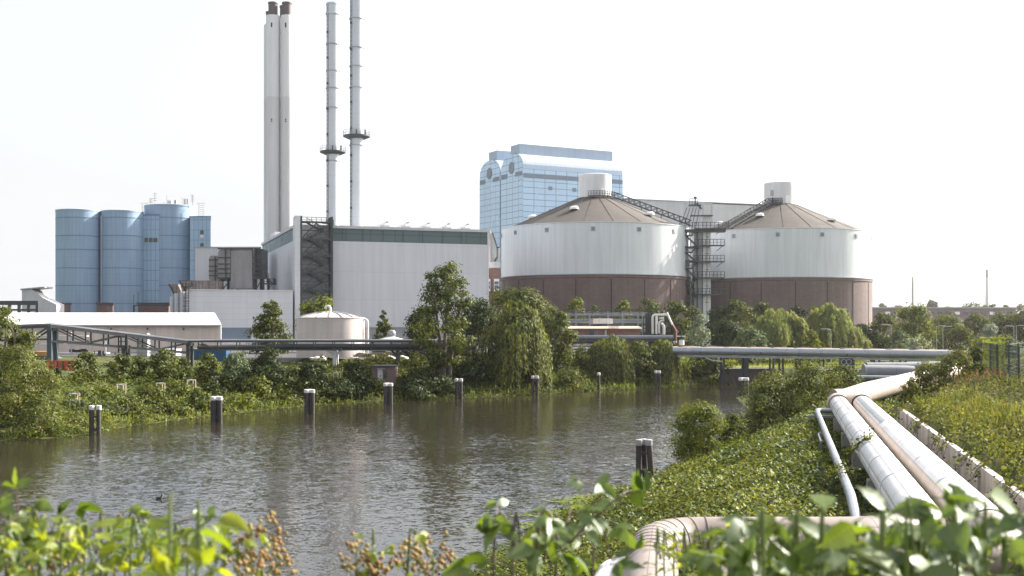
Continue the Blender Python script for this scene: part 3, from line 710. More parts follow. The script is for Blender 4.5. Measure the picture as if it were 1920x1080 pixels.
for x in (423, 433.5, 473.5, 478): b.beam(P(x, 521, Y) - V(0, .14, 0), P(x, 466, Y) - V(0, .14, 0), .25)
for x in (398, 407): b.beam(P(x, 525, Y) + V(0, 2.4, 0), P(x, 480, Y) + V(0, 2.4, 0), .2)
b.beam(P(408, 521.5, Y) - V(0, .2, 0), P(490, 521.5, Y) - V(0, .2, 0), .4); b.beam(P(409, 466, Y) - V(0, .2, 0), P(488, 466, Y) - V(0, .2, 0), .25)
b.build('rib', M['steel_dark'], t, False)
for x in (413, 431, 476, 490):
    for o in (.5, 6): MB().obox(V(PX(x, Y), Y + o, 16.2), (.5, 0, 0), (0, .5, 0), (0, 0, PZ(521, Y) - 16.2)).build('leg', M['dark'], t, False)
b = MB(); b.beam((PX(414, Y), Y + .7, 16.4), P(431, 523, Y) + V(0, .7, 0), .2); b.beam((PX(477, Y), Y + .7, 16.4), P(490, 523, Y) + V(0, .7, 0), .2)
b.build('leg_brace', M['dark'], t, False)
b = MB(); z = PZ(533, Y); b.obox(V(PX(494, Y), Y, z), (2.2, 0, 0), (0, 2.5, 0), (0, 0, .25)).rail([V(PX(494, Y), Y, z), V(PX(513, Y), Y, z), V(PX(513, Y), Y + 2.4, z)], 1.2, .8, .12)
b.rail([V(PX(490, Y), Y + .1, PZ(522, Y)), V(PX(503, Y), Y + .1, PZ(522, Y))], 1.2, .8, .12); b.beam(V(PX(494, Y), Y, 16.2), V(PX(494, Y), Y, z), .25).beam(V(PX(497, Y), Y, 16.2), V(PX(511, Y), Y, z), .2).beam(P(503, 522, Y), V(PX(511, Y), Y, z), .25)
b.build('platform', M['dark'], t, False)
t = thing('exhaust_duct', 'long brown weathered duct with a slanted dark mouth on the annex roof', 'duct', (PX(370, 247), 247, 16.2), 'brown ducts on the annex roof')
Y = 246
MB().prism([P(337, 526, Y), P(411, 526, Y), P(411, 545, Y), P(349, 545, Y)], (0, 3, 0)).build('duct', M['duct_brown'], t, False)
MB().prism([P(335, 525.5, Y) - V(0, .1, 0), P(338, 525.5, Y) - V(0, .1, 0), P(350, 545.5, Y) - V(0, .1, 0), P(346, 545.5, Y) - V(0, .1, 0)], (0, 3.3, 0)).build('mouth', M['dark'], t, False)
t = thing('exhaust_duct', 'short brown duct with a slanted mouth left of the long one', 'duct', (PX(325, 243), 243, 16.2), 'brown ducts on the annex roof')
Y = 243.4
MB().prism([P(318, 533, Y), P(333, 533, Y), P(341, 550, Y), P(327, 550, Y)], (0, 2.4, 0)).build('duct', M['duct_brown'], t, False)
MB().prism([P(315.5, 532.5, Y) - V(0, .1, 0), P(318.5, 532.5, Y) - V(0, .1, 0), P(329, 551, Y) - V(0, .1, 0), P(325, 551, Y) - V(0, .1, 0)], (0, 2.7, 0)).build('mouth', M['dark'], t, False)

# ------------------------------------------------------------------ blue boiler house
B0 = V(3.66, 390, 0); A2 = R(28); ba = V(math.cos(A2), math.sin(A2), 0); bb = V(-math.sin(A2), math.cos(A2), 0)
BW, BL = 16.2, 41.0
t = thing('boiler_house', 'tall pale blue glazed boiler house with two barrel roofs', 'building', B0 + ba * 20 + bb * 16 + V(0, 0, 4))
ze, rise = 62.4, 6.0
for i in (0, 1):
    o = B0 + bb * (i * (BW + .9)); EW = BW
    prof = [(0, 4)] + [(0, ze)] + [(EW * (.5 - .5 * math.cos(PI * s / 14)), ze + rise * math.sin(PI * s / 14) ** .75) for s in range(1, 14)] + [(EW, ze), (EW, 4)]
    MB().prism([o + bb * x + V(0, 0, z) for x, z in prof], ba * BL).build('hall_bay', M['glass_blue'], t, True, 20)
    rp = [(EW * (.5 - .5 * math.cos(PI * s / 20)), ze + rise * math.sin(PI * s / 20) ** .75) for s in range(0, 21)]
    rb = MB()
    for (x0, zz0), (x1, zz1) in zip(rp[:-1], rp[1:]):
        n = V(0, 0, 0); up = .12
        a, c = o + bb * x0 + V(0, 0, zz0 + up), o + bb * x1 + V(0, 0, zz1 + up)
        rb.face([a + ba * .25, c + ba * .25, c + ba * (BL - .1), a + ba * (BL - .1)][::-1], [(0, 0), (0, 1), (BL, 1), (BL, 0)])
    r_ = rb.build('barrel_roof', M['glass_roof'], t, True, 60)
    MB().obox(o + bb * (EW * .3) + ba * 1.4 + V(0, 0, ze + rise - 1.0), ba * (BL - 2.6), bb * (EW * .4), (0, 0, 4.3)).build('roof_box', M['blue_grey'], t, False)
    # louvre band and round vent on the gable
    MB().obox(o - ba * .12 + bb * .4 + V(0, 0, ze - 2.2), ba * .2, bb * (EW * .3), (0, 0, 1.5)).build('louvre', M['band'], t, False); MB().obox(o - ba * .12 + bb * (EW * .7) + V(0, 0, ze - 2.2), ba * .2, bb * (EW * .27), (0, 0, 1.7)).build('louvre', M['band'], t, False)
    cv = o + bb * (EW * .5) + V(0, 0, ze + 1.2); vb = MB(); poly = [cv - ba * .15 + bb * (2.1 * math.cos(a * PI / 12)) + V(0, 0, 2.1 * math.sin(a * PI / 12)) for a in range(24)]
    vb.prism(poly, ba * .3); vb.build('round_vent', M['band'], t, False)
MB().obox(B0 + ba * .3 - bb * .12 + V(0, 0, ze - 3), ba * (BL - .5), bb * .2, (0, 0, 1.5)).build('louvre', M['band'], t, False)
MB().obox(B0 + bb * BW + ba * .4 + V(0, 0, 4), ba * (BL - 2), bb * .9, (0, 0, 57)).build('joint_strip', M['blue_grey'], t, False)
for px, y in ((1028, 353), (1073, 356), (1029, 396)):
    k = [k for k in np.arange(0, BL, .1) if PX(px, 1) * (B0 + ba * k).y <= (B0 + ba * k).x][0]; c = B0 + ba * k - bb * .1
    MB().obox(V(c.x, c.y, PZ(y + 3.3, c.y)), ba * 1.5, bb * .2, (0, 0, 1.3)).build('window', M['band'], t, False)

# ------------------------------------------------------------------ conveyor building behind the tanks
C0 = V(PX(1150, 366), 366, 4); C1 = V(PX(1440, 386), 386, 4); ca = C1 - C0
t = thing('gallery_building', 'long pale grey building between the boiler house and the tanks', 'building', C0)
MB().obox(C0, ca * .46, (-1, 12, 0), (0, 0, PZ(373, 366) - 4)).obox(C0 + ca * .465, ca * .535, (-1, 12, 0), (0, 0, PZ(374.5, 366) - 4)).build('wall', M['grey_light'], t, False)
MB().obox(C0 - V(0, .2, 0) + V(0, 0, PZ(373, 366) - 4), ca, (-1, 12, 0), (0, 0, .35)).build('roof_edge', M['grey_mid'], t, False)
t = thing('lift_shaft', 'pale square shaft standing behind the stair column between the tanks', 'shaft', (PX(1292, 320), 324, 4))
MB().obox((PX(1287, 330), 330, 4), (7.6, 0, 0), (0, 6, 0), (0, 0, PZ(378, 330) - 4)).build('wall', M['grey_light'], t, False)

# ------------------------------------------------------------------ round coal tanks
def coal_tank(X, Y, r, label, walk):
    z0 = 3.8; zb = 21.0; zr = 33.9; R1 = 4.3; zc = 42.3; zt = 48.2; n = 96
    t = thing('coal_tank', label, 'tank', (X, Y, z0), 'round brick and white tanks')
    MB().lathe((X, Y, z0), [(r, 0), (r, zb - z0 - .7), (r + .18, zb - z0 - .6), (r + .18, zb - z0 - .1), (r - .3, zb - z0)], n).build('brick_base', M['brick'], t)
    MB().lathe((X, Y, zb), [(r + .02, .02), (r - .1, .03), (r - .1, zr - zb - .25), (r + .02, zr - zb - .2), (r + .02, zr - zb), (r - .6, zr - zb)], n).build('shell', M['white_tank'], t)
    MB().lathe((X, Y, zb), [(r + .04, 0), (r + .3, .05), (r + .3, .2), (r + .04, .25)], n).build('ledge', M['grey_mid'], t)
    rf = MB().lathe((X, Y, zr), [(r - .5, -.3), (R1 - .2, zc - zr)], n).build('roof', M['roof_brown'], t)
    b = MB()
    for k in range(20):
        a = 2 * PI * (k + .4) / 20; u = V(math.cos(a), math.sin(a), 0); c = V(X, Y, 0)
        b.beam(c + u * (r - .6) + V(0, 0, zr - .22), c + u * R1 + V(0, 0, zc - .02), .12, .08)
    b.build('roof_rib', M['roof_brown'], rf, False)
    cp = MB().lathe((X, Y, zc - .6), [(R1, 0), (R1, zt - zc + .6), (R1 - .25, zt - zc + .75), (.01, zt - zc + 1.0)], 40).build('cupola', M['white_plain'], t)
    toC = math.atan2(-Y, -X)
    wn = MB()
    for da in (-.95, -.5, -.02, .45, .92, 1.4, -1.4):
        a = toC + da; c = V(X + (r - .08) * math.cos(a), Y + (r - .08) * math.sin(a), zr - 1.75)
        f = MB().box(c, (.22, 1.05, 1.1), a).build('window', M['grey_mid'], t, False)
        MB().box(c + V(math.cos(a), math.sin(a), 0) * .04, (.22, .72, .8), a).build('pane', M['pane_blue'], f, False)
    for k in range(18):
        jb = MB(); a = toC + .16 + 2 * PI * k / 18; jb.box((X + r * math.cos(a), Y + r * math.sin(a), (z0 + zb - .8) / 2), (.16, .26, zb - z0 - 1.2), a)
        jb.build('brick_joint', M['seamline'], t, False)
    for da, f in ((-.35, .5), (.85, .66), (-1.5, .6)):
        a = toC + da * 1.05; rr = R1 + (r - R1) * f; zz = zc - (zc - zr) * f
        MB().lathe((X + rr * math.cos(a), Y + rr * math.sin(a), zz - .1), [(1.15, 0), (1.1, .5), (.75, .8), (.01, .9)], 12).build('skylight', M['roof_white'], rf)
    # cupola door, small windows
    a = toC + .5; MB().box((X + R1 * math.cos(a), Y + R1 * math.sin(a), zc + 1.1), (.2, 1.1, 2.1), a).build('door', M['roof_white'], cp, False)
    if walk < 0:
        a = toC - .5; MB().box((X + R1 * math.cos(a), Y + R1 * math.sin(a), zc + 2.9), (.2, .9, 1.6), a).build('window', M['grey_mid'], cp, False)
    else:
        a = toC - .2
    # walkway bridge down the roof towards the stair column between the tanks
    aw = math.atan2(292 - Y, 49 - X); u = V(math.cos(aw), math.sin(aw), 0); v_ = V(-u.y, u.x, 0); c = V(X, Y, 0)
    p0 = c + u * (R1 + .3) + V(0, 0, zc + .2); p1 = c + u * (r + .5) + V(0, 0, zr + .5)
    wk = MB()
    for s in (-.7, .7):
        a0, a1 = p0 + v_ * s, p1 + v_ * s
        wk.beam(a0, a1, .2, .3); wk.beam(a0 + V(0, 0, 1.35), a1 + V(0, 0, 1.35), .2)
        m = 14
        for k in range(m):
            q0, q1 = a0.lerp(a1, k / m), a0.lerp(a1, (k + 1) / m); wk.beam(q0, q0 + V(0, 0, 1.35), .15); wk.beam(q0, q1 + V(0, 0, 1.35), .12)
    for k in range(4):
        q = p0.lerp(p1, (k + .5) / 4); wk.beam(q, q - V(0, 0, 1.1), .2)
    wk.build('roof_walkway', M['steel_dark'], t, False)
    rb = MB(); na = 12
    th = [aw + (toC - aw) * k / na * 1.25 for k in range(na + 1)]
    pts = [c + V(math.cos(a) * (R1 + 1), math.sin(a) * (R1 + 1), zc + .1) for a in th]
    rb.rail(pts, 1.2, 1.2, .12)
    for p, q in zip(pts[:-1], pts[1:]): rb.beam(p - V(0, 0, .1), q - V(0, 0, .1), .9, .2)
    rb.build('railing', M['steel_dark'], t, False)
    return t
coal_tank(21.9, 300, 24.75, 'left round tank with brown roof, brick base and white shell', 1)
coal_tank(74.6, 317, 24.6, 'right round tank with brown roof, brick base and white shell', -1)

# stair column between the tanks
Y = 290; X = PX(1325.5, Y); zt = PZ(384, Y)
t = thing('stair_column', 'narrow white column with dark stair platforms between the two round tanks', 'stair tower', (X, Y, 4))
MB().obox((X - .98, Y, 4), (1.96, 0, 0), (0, 2.4, 0), (0, 0, zt - 4)).build('column', M['white_plain'], t, False)
MB().obox((X - 3.2, Y + .5, 4), (2.1, 0, 0), (0, 3, 0), (0, 0, PZ(432, Y) - 4)).build('stair_casing', M['steel_grey'], t, False)
lv = [PZ(y, Y) for y in (429, 460.5, 490.6, 521, 552)]
pl = MB(); rl = MB(); st = MB()
for i, z in enumerate(lv):
    x0, x1 = X - 4.4, X + (4.2 if i else 4.6)
    pl.obox((x0 + 1, Y - 1.6, z - .22), (x1 - x0 - 1, 0, 0), (0, 1.5, 0), (0, 0, .3)); rl.rail([V(x0 + 1, Y - 1.6, z), V(x1, Y - 1.6, z)], 1.5, .95, .13)
    zl = z - 1.7
    pl.obox((X - 6.2, Y - 1.2, zl - .2), (2.4, 0, 0), (0, 2.2, 0), (0, 0, .25)); rl.rail([V(X - 6.2, Y - 1.2, zl), V(X - 4, Y - 1.2, zl)], 1.4, .75, .12)
    st.beam((X - 5.2, Y, zl - .2), (X - 2.8, Y, zl - 2.5), .9, .3); st.beam((X - 4.0, Y + .1, zl), (X - 2.4, Y + .1, z), .8, .3)
    st.obox((X - .5, Y - .12, z - 2.1), (1.0, 0, 0), (0, .1, 0), (0, 0, .12)); st.beam((X + 2.4, Y - .2, z - 1.4), (X + 3.8, Y - .8, z - .2), .14)
st.obox((X - .06, Y - .1, 4), (.12, 0, 0), (0, .08, 0), (0, 0, lv[0] - 4))
z = lv[0]; 
pl.obox((X - 7.2, Y - 1.2, z - .9), (11.8, 0, 0), (0, 2.4, 0), (0, 0, .7)); rl.rail([V(X - 7.2, Y - 1.2, z), V(X - 3, Y - 1.2, z)], 1.4, .8, .13)
pl.obox((X - 6.5, Y - .8, z - 5), (4.4, 0, 0), (0, 2, 0), (0, 0, .5)); pl.obox((X - 6.5, Y - .8, z - 8.5), (4.4, 0, 0), (0, 2, 0), (0, 0, .5))
for k in range(5): st.beam((X - 7 + k, Y - .6, z + .2), (X - 5.2 + k * .8, Y - .6, z + 5.4), .14)
pl.obox((X - 4.6, Y - 1, z + 5.8), (3.0, 0, 0), (0, 2, 0), (0, 0, .3)); rl.rail([V(X - 4.6, Y - 1, z + 6.1), V(X - 2.6, Y - 1, z + 6.1)], 1.5, .7, .13)
pl.obox((X - 4.2, Y - .9, z + 3.2), (5.6, 0, 0), (0, 1.9, 0), (0, 0, .25)); st.beam((X - 2.6, Y, z + 6.6), (X - 1.4, Y, z + 5.0), .8, .3)
for dx in (-6.6, -2.4): st.beam((X + dx, Y + .3, 4), (X + dx, Y + .3, z), .3)
st.beam((X - 3, Y, z + 5.8), (X - 3, Y, z + 8), .3); st.box((X - 3, Y, z + 8), (.7, .7, .4))
pl.build('platform', M['steel_dark'], t, False); rl.build('railing', M['steel_dark'], t, False); st.build('stair_flight', M['steel_dark'], t, False)

# brick office and duct shaft between hall and left tank
Y = 268; t = thing('brick_office', 'red brick office with white framed windows beside the left tank', 'building', (PX(930, Y), Y, 4))
X0, X1 = PX(911, Y), PX(938, Y)
MB().obox((X0, Y, 4), (X1 - X0, 0, 0), (0, 3, 0), (0, 0, PZ(503, Y) - 4)).build('wall', M['brick_warm'], t, False)
MB().obox((X0, Y - .25, PZ(503, Y)), (X1 - X0, 0, 0), (0, 3.3, 0), (0, 0, 1.5)).build('roof_edge', M['grey_light'], t, False)
for x0, x1 in ((912.5, 919.5), (926, 936)):
    f = MB().obox((PX(x0, Y), Y - .1, PZ(546, Y)), (PX(x1, Y) - PX(x0, Y), 0, 0), (0, .2, 0), (0, 0, 2.9)).build('window', M['roof_white'], t, False)
    wv = PX(x1, Y) - PX(x0, Y)
    MB().obox((PX(x0, Y) + .12, Y - .14, PZ(541, Y)), (wv - .24, 0, 0), (0, .2, 0), (0, 0, .75)).obox((PX(x0, Y) + .12, Y - .14, PZ(533.5, Y)), (wv - .24, 0, 0), (0, .2, 0), (0, 0, .75)).build('pane', M['pane_blue'], f, False)
t = thing('duct_shaft', 'pale upright duct beside the right end of the hall', 'duct', (PX(916, 272), 272, 4))
MB().obox((PX(911, 272), 272, 4), (1.15, 0, 0), (0, 3, 0), (0, 0, PZ(431, 272) - 4)).build('shaft', M['beige_tank'], t, False)
MB().prism([P(920.5, 437, 273), P(924, 437, 273), P(932, 463, 273), P(937.5, 464, 273), P(937.5, 491, 273), P(920.5, 491, 273)], (0, 3, 0)).build('hood', M['grey_light'], t, False)
MB().beam(P(923.5, 436, 272.9), P(932, 463.5, 272.9), .22).beam(P(931.5, 463.5, 272.9), P(937, 463.5, 272.9), .22).beam(P(932, 464, 272.8), P(932, 482, 272.8), .15).beam(P(932, 482, 272.8), P(927, 490, 272.8), .3).build('trim', M['dark'], t, False)
# ------------------------------------------------------------------ long warehouse
Y = 170; t = thing('warehouse', 'long low beige warehouse with a bright white pitched roof', 'warehouse', (PX(230, Y), Y + 6, 4.7))
X0, X1 = PX(-60, Y), PX(415, Y); ze = PZ(610, Y); zr = PZ(588, Y + 6)
KS = -.262
def wv(dx, y, z): return V(X0 + (y - Y) * KS + dx, y, z)
MB().prism([wv(.1, Y + .35, 4.6), wv(.1, Y + .35, ze), wv(.1, Y + 11.7, ze), wv(.1, Y + 11.7, 4.6)], (X1 - X0 - .3, 0, 0)).build('wall', M['beige'], t, False)
Lw = X1 - X0
b = MB(); b.prism([wv(0, Y - .15, ze), wv(Lw, Y - .15, ze), wv(Lw - 1.0, Y + 6, zr), wv(0, Y + 6, zr)], (0, 0, .14))
b.prism([wv(0, Y + 12.1, ze), wv(Lw, Y + 12.1, ze), wv(Lw - 1.0, Y + 6.01, zr), wv(0, Y + 6.01, zr)], (0, 0, .14))
b.prism([wv(Lw, Y - .14, ze + .01), wv(Lw, Y + 12.09, ze + .01), wv(Lw - 1.0, Y + 6, zr + .01)], (0, 0, .12)).build('roof', M['roof_white'], t, False)
MB().beam((X0, Y - .22, ze - .02), (X1, Y - .22, ze - .02), .12).build('gutter', M['grey_light'], t, False)
MB().tube([(X1 - .1, Y, ze), (X1 - .1, Y, 4.8)], .1, 8).build('downpipe', M['roof_white'], t)
for px in (135, 207, 275.5, 343): MB().beam((PX(px, Y), Y + .4, ze - .45), (PX(px, Y) + .1, Y - .2, ze - .6), .16).build('wall_lamp', M['dark'], t, False)
for px in (200, 290, 370):
    MB().box((PX(px, Y), Y + .33, 6.8), (.09, .06, 4)).build('wall_joint', M['grey_light'], t, False)

# ------------------------------------------------------------------ storage rack, barriers, containers in the yard
Y = 158; t = thing('storage_rack', 'open steel storage rack with three shelves behind the left post', 'rack', (PX(130, Y), Y, 4.7))
b = MB(); sh = MB()
for px in (40, 66, 100, 134, 167, 198):
    f = MB(); f.obox((PX(px, Y) - .07, Y - .1, 4.6), (.14, 0, 0), (0, .14, 0), (0, 0, PZ(622 if px < 140 else 640, Y) - 4.6)); f.build('upright', M['grey_light'], t, False)
for y, xa, xb in ((630, 40, 160), (646, 40, 192), (662, 40, 200)):
    MB().obox((PX(xa, Y), Y, PZ(y, Y) - .1), (PX(xb, Y) - PX(xa, Y), 0, 0), (0, 1.4, 0), (0, 0, .16)).build('shelf', M['grey_light'], t, False)
rng = random.Random(4)
def heap(name, label, cat, px, py, Y, w, h, m, n=9, seed=0, group=None):
    r = random.Random(seed); X = PX(px, Y); z = PZ(py, Y); b = MB()
    for k in range(n):
        x = X + r.uniform(-.5, .5) * w; q = r.uniform(.3, 1); b.box((x, Y + r.uniform(.2, .9), z + h * q * .5), (r.uniform(.25, .6) * w * .6, r.uniform(.3, .8), h * q), r.uniform(-.4, .4))
    return solo(b, name, m, label, cat, (X, Y, z), group, False)
for i, (px, py, w, h, m, lab) in enumerate(((108, 644.7, 1.2, .42, 'yellow', 'ochre bundle lying on the middle rack shelf'), (140, 644.7, 2.2, .35, 'junk', 'dark scrap lying on the middle rack shelf'), (92, 660.7, 1.4, .3, 'junk', 'dark scrap at the left of the lowest rack shelf'), (148, 660.7, 2.3, .5, 'junk', 'dark machine parts on the lowest rack shelf'))):
    heap('scrap_pile', lab, 'scrap', px, py, Y, w, h, M[m], 8, i)
heap('scrap_pile', 'dark heap of scrap on the ground right of the rack', 'scrap', 187, 676, 152, 2.3, 1.4, M['junk'], 12, 9)
Yb = 125; b = MB(); x0, x1 = PX(86, Yb), PX(140, Yb)
zg = hz((x0 + x1) / 2, Yb) - .15; t = thing('barrier_fence', 'faded red orange board fence behind the left bushes', 'fence', ((x0 + x1) / 2, Yb, zg))
MB().obox((x0, Yb, zg), (x1 - x0, 0, 0), (0, .08, 0), (0, 0, PZ(676, Yb) - zg)).build('board', M['orange'], t, False)
for k in range(6): MB().box((x0 + (x1 - x0) * k / 5, Yb - .06, zg + .55), (.09, .09, 1.1)).build('post', M['steel_dark'], t, False)
t = thing('barrier_fence', 'short red orange fence leaning between two round bushes', 'fence', (PX(192, 142), 142, 4.5))
MB().prism([P(178, 679, 142), P(200, 687, 142), P(200, 698, 142), P(178, 698, 142)], (0, .08, 0)).build('board', M['orange'], t, False)
MB().box((PX(178, 142), 141.9, 5), (.1, .1, 1.4)).build('post', M['steel_dark'], t, False)
t = thing('site_shed', 'small ochre shed with a pale green roof left of the blue post', 'shed', (PX(76, 138), 138, 4.4))
MB().obox(V(PX(62, 138), 138, 4.4), (1.7, 0, 0), (0, 2, 0), (0, 0, 1.3)).build('wall', M['yellow'], t, False)
MB().prism([P(58, 672, 137.6), P(102, 672.5, 137.6), P(92, 668, 137.6), P(66, 667, 137.6)], (0, 2.6, 0)).build('roof', M['green_glass'], t, False)
def container(px0, px1, yt, Y, h, d, m, label, rf):
    X0, X1 = PX(px0, Y), PX(px1, Y); zt = PZ(yt, Y); zb = zt - h
    t = thing('container', label, 'container', ((X0 + X1) / 2, Y + d / 2, zb))
    b = MB().obox((X0, Y, zb), (X1 - X0, 0, 0), (0, d, 0), (0, 0, h)); n = int((X1 - X0) / .35)
    for k in range(1, n): b.obox((X0 + (X1 - X0) * k / n - .06, Y - .05, zb + .15), (.12, 0, 0), (0, .06, 0), (0, 0, h - .3))
    b.build('body', m, t, False)
    MB().obox((X0 - .06, Y - .08, zt), (X1 - X0 + .12, 0, 0), (0, d + .16, 0), (0, 0, .1)).build('roof', rf, t, False)
container(357, 424, 656, 147, 2.6, 2.4, M['blue_box'], 'dark blue corrugated container behind the trestle and bushes', M['grey_light'])
container(274, 330, 656, 153, 2.5, 2.4, M['white_plain'], 'white container standing left of the blue container', M['white_plain'])
b = MB(); Y = 151; X = PX(269, Y)
for k in range(6): b.box((X, Y, 4.9 + k * .52), (1.45, 1.2, .34)); b.box((X, Y, 5.14 + k * .52), (1.3, 1.0, .14))
solo(b, 'pallet_stack', M['grey_mid'], 'grey pallet stack at the left end of the white container', 'pallets', (X, Y, 4.7), smooth=False)

# ------------------------------------------------------------------ pipe trestle
t = thing('pipe_trestle', 'long dark steel pipe trestle sloping down and running level past the beige tank', 'pipe bridge', (PX(352, 138), 138, 4.5))
def tp(px, py):                         # trestle runs from Y 126 at its left post to Y 146 at the tree
    Y = np.interp(px, [-80, 92, 352, 900], [130, 127, 137, 147]); return P(px, py, float(Y))
b = MB(); T0, T1, T2 = tp(92, 612), tp(352, 643), tp(880, 640)
Bt0, Bt1 = tp(92, 636), tp(352, 662)
TL = tp(-60, 618)
for off in (0, 1.6):
    o = V(0, off, 0)
    b.beam(T0 + o, T1 + o, .28); b.beam(Bt0 + V(0, 0, -.2) + o, Bt1 + o, .2); b.beam(T0 + o, TL + o, .25); b.beam(tp(92, 636) + o, tp(-60, 640) + o, .2)
    n = 8
    for k in range(n + 1):
        b.beam(T0.lerp(T1, k / n) + o, Bt0.lerp(Bt1, k / n) + o, .15)
    for k in (0, 2, 4, 6):
        b.beam(T0.lerp(T1, k / n) + o, Bt0.lerp(Bt1, (k + 2) / n) + o, .14) if k in (0, 4) else b.beam(Bt0.lerp(Bt1, k / n) + o, T0.lerp(T1, (k + 2) / n) + o, .14)
    b.beam(T0 + o, tp(50, 640) + o, .15); b.beam(tp(50, 615) + o, tp(50, 640) + o, .13); b.beam(tp(20, 617) + o, tp(50, 640) + o, .13)
    b.beam(tp(352, 640) + o, T2 + o, .22); b.beam(tp(352, 656) + o, tp(880, 656) + o, .16)
    for px in range(372, 880, 36): b.beam(tp(px, 640) + o, tp(px, 656) + o, .11)
    b.beam(tp(372, 645) + o, tp(408, 656) + o, .13)
b.build('truss', M['steel_dark'], t, False)
for dy, z, r, m in ((.5, .42, .16, 'pipe_grey'), (1.1, .42, .16, 'steel_dark')):
    MB().tube([tp(-60, 618) + V(0, dy, z - .2), T0 + V(0, dy, z - .2), T1 + V(0, dy, z - .2), tp(420, 640) + V(0, dy, .1), T2 + V(0, dy, .1)], r, 8).build('pipe', M[m], t)
MB().tube([tp(500, 650) + V(0, .5, 0), tp(890, 650) + V(0, .5, 0)], .36, 12).build('pipe', M['steel_dark'], t)
MB().tube([tp(366, 652) + V(0, .8, 0), tp(500, 650.3) + V(0, .8, 0)], .25, 10).build('pipe', M['steel_dark'], t)
def post(px, ytop, m, w=.35, flare=False):
    c = tp(px, ytop); zb = hz(c.x, c.y + .8) - .3; b = MB()
    for o in (0, 1.5): b.obox((c.x - w/2, c.y + o, zb), (w, 0, 0), (0, w, 0), (0, 0, c.z - zb))
    b.beam(c + V(0, -.1, -.2), c + V(0, 1.9, -.2), w)
    if flare: b.beam(c + V(-.9, .3, -.0), c + V(0, .3, -.9), .25).beam(c + V(.9, .3, -.0), c + V(0, .3, -.9), .25)
    b.build('post', m, t, False)
M['post_blue'] = mat('blue_grey_post_paint', (.05, .07, .09), .5, .15, .6)
post(92, 612, M['post_blue'], .5); post(231, 648, M['steel_dark'], .4); post(352, 643, M['steel_dark'], .4); post(509, 652, M['steel_dark'], .4)
post(627, 655, M['grey_light'], .45, True); post(745, 655, M['steel_dark'], .42, True); post(853, 655, M['steel_dark'], .42, True)
b = MB(); c = tp(231, 632)
for k in range(4): b.beam(c + V(-.5, -.1, -k * .5), c + V(.5, -.1, -k * .5), .1)
b.beam(c + V(-.5, -.1, .3), c + V(-.5, -.1, -1.8), .14).beam(c + V(.5, -.1, .3), c + V(.5, -.1, -1.8), .14); b.build('bracket', M['steel_dark'], t, False)

# ------------------------------------------------------------------ beige tank and low dome
Y = 153; X = PX(620, Y); r = 63.2 / F * Y; zr = PZ(597, Y - r); za = PZ(585, Y); z0 = 4.6
t = thing('storage_tank', 'beige round tank with a ribbed shallow roof and a gooseneck vent', 'tank', (X, Y, z0))
MB().lathe((X, Y, z0), [(r, 0), (r, zr - z0), (r + .06, zr - z0 + .02), (r + .06, zr - z0 + .14), (r - .2, zr - z0 + .16)], 64).build('shell', M['beige_tank'], t)
prof = [(r - .15, .1), (r * .75, (za - zr) * .52), (r * .45, (za - zr) * .83), (r * .2, (za - zr) * .97), (.01, za - zr)]
rf = MB().lathe((X, Y, zr), prof, 64).build('roof', M['beige_tank'], t)
for k in range(16):
    a = 2 * PI * (k + .3) / 16; b = MB(); u = V(math.cos(a), math.sin(a), 0)
    for (r0, q0), (r1, q1) in zip(prof[:-1], prof[1:]): b.beam(V(X, Y, zr) + u * r0 + V(0, 0, q0 + .05), V(X, Y, zr) + u * r1 + V(0, 0, q1 + .05), .13)
    b.build('roof_rib', M['grey_mid'], rf, False)
c = V(X - .1, Y - r * .25, za - .1)
MB().tube([c + V(.25, 0, -.3), c + V(.25, 0, .55), c + V(.15, 0, .8), c + V(-.1, 0, .9), c + V(-.35, 0, .8), c + V(-.45, 0, .5)], .17, 10).build('vent_pipe', M['pipe_white'], t)
b = MB()
for k in range(7):
    a = PI * 1.08 + k * .14; b.box((X + (r - .05) * math.cos(a), Y + (r - .05) * math.sin(a), zr + .3), (.1, .1, .4), a)
b = MB(); xs = X + r + .35; yy = Y - .5
MB().tube([(xs - .9, yy, zr - .1), (xs - .2, yy, zr - .1), (xs + .05, yy, zr - .2), (xs + .15, yy, zr - .5), (xs + .15, yy, 5.0)], .17, 10).build('side_pipe', M['pipe_white'], t)
MB().tube([(xs - .1, yy + .3, zr - 1.2), (xs - .1, yy + .3, 5.0)], .12, 8).build('side_pipe', M['beige_tank'], t)
Y = 166; X = PX(733, Y); z = PZ(639, Y); r = 33 / F * Y
t = thing('domed_tank', 'low tank with a flat cone roof and ball vent, right of the beige tank', 'tank', (X, Y, 4.6))
MB().lathe((X, Y, 4.6), [(r - .1, 0), (r - .1, z - 4.6)], 48).build('shell', M['steel_grey'], t)
MB().lathe((X, Y, z), [(r + .15, -.08), (r + .1, 0), (r * .5, .4), (.6, .62), (.01, .65)], 48).build('roof', M['grey_light'], t)
MB().lathe((X + .1, Y, z + .55), [(.45, 0), (.52, .12), (.62, .4), (.6, .7), (.42, .95), (.01, 1.06)], 20).build('ball_vent', M['steel_grey'], t)

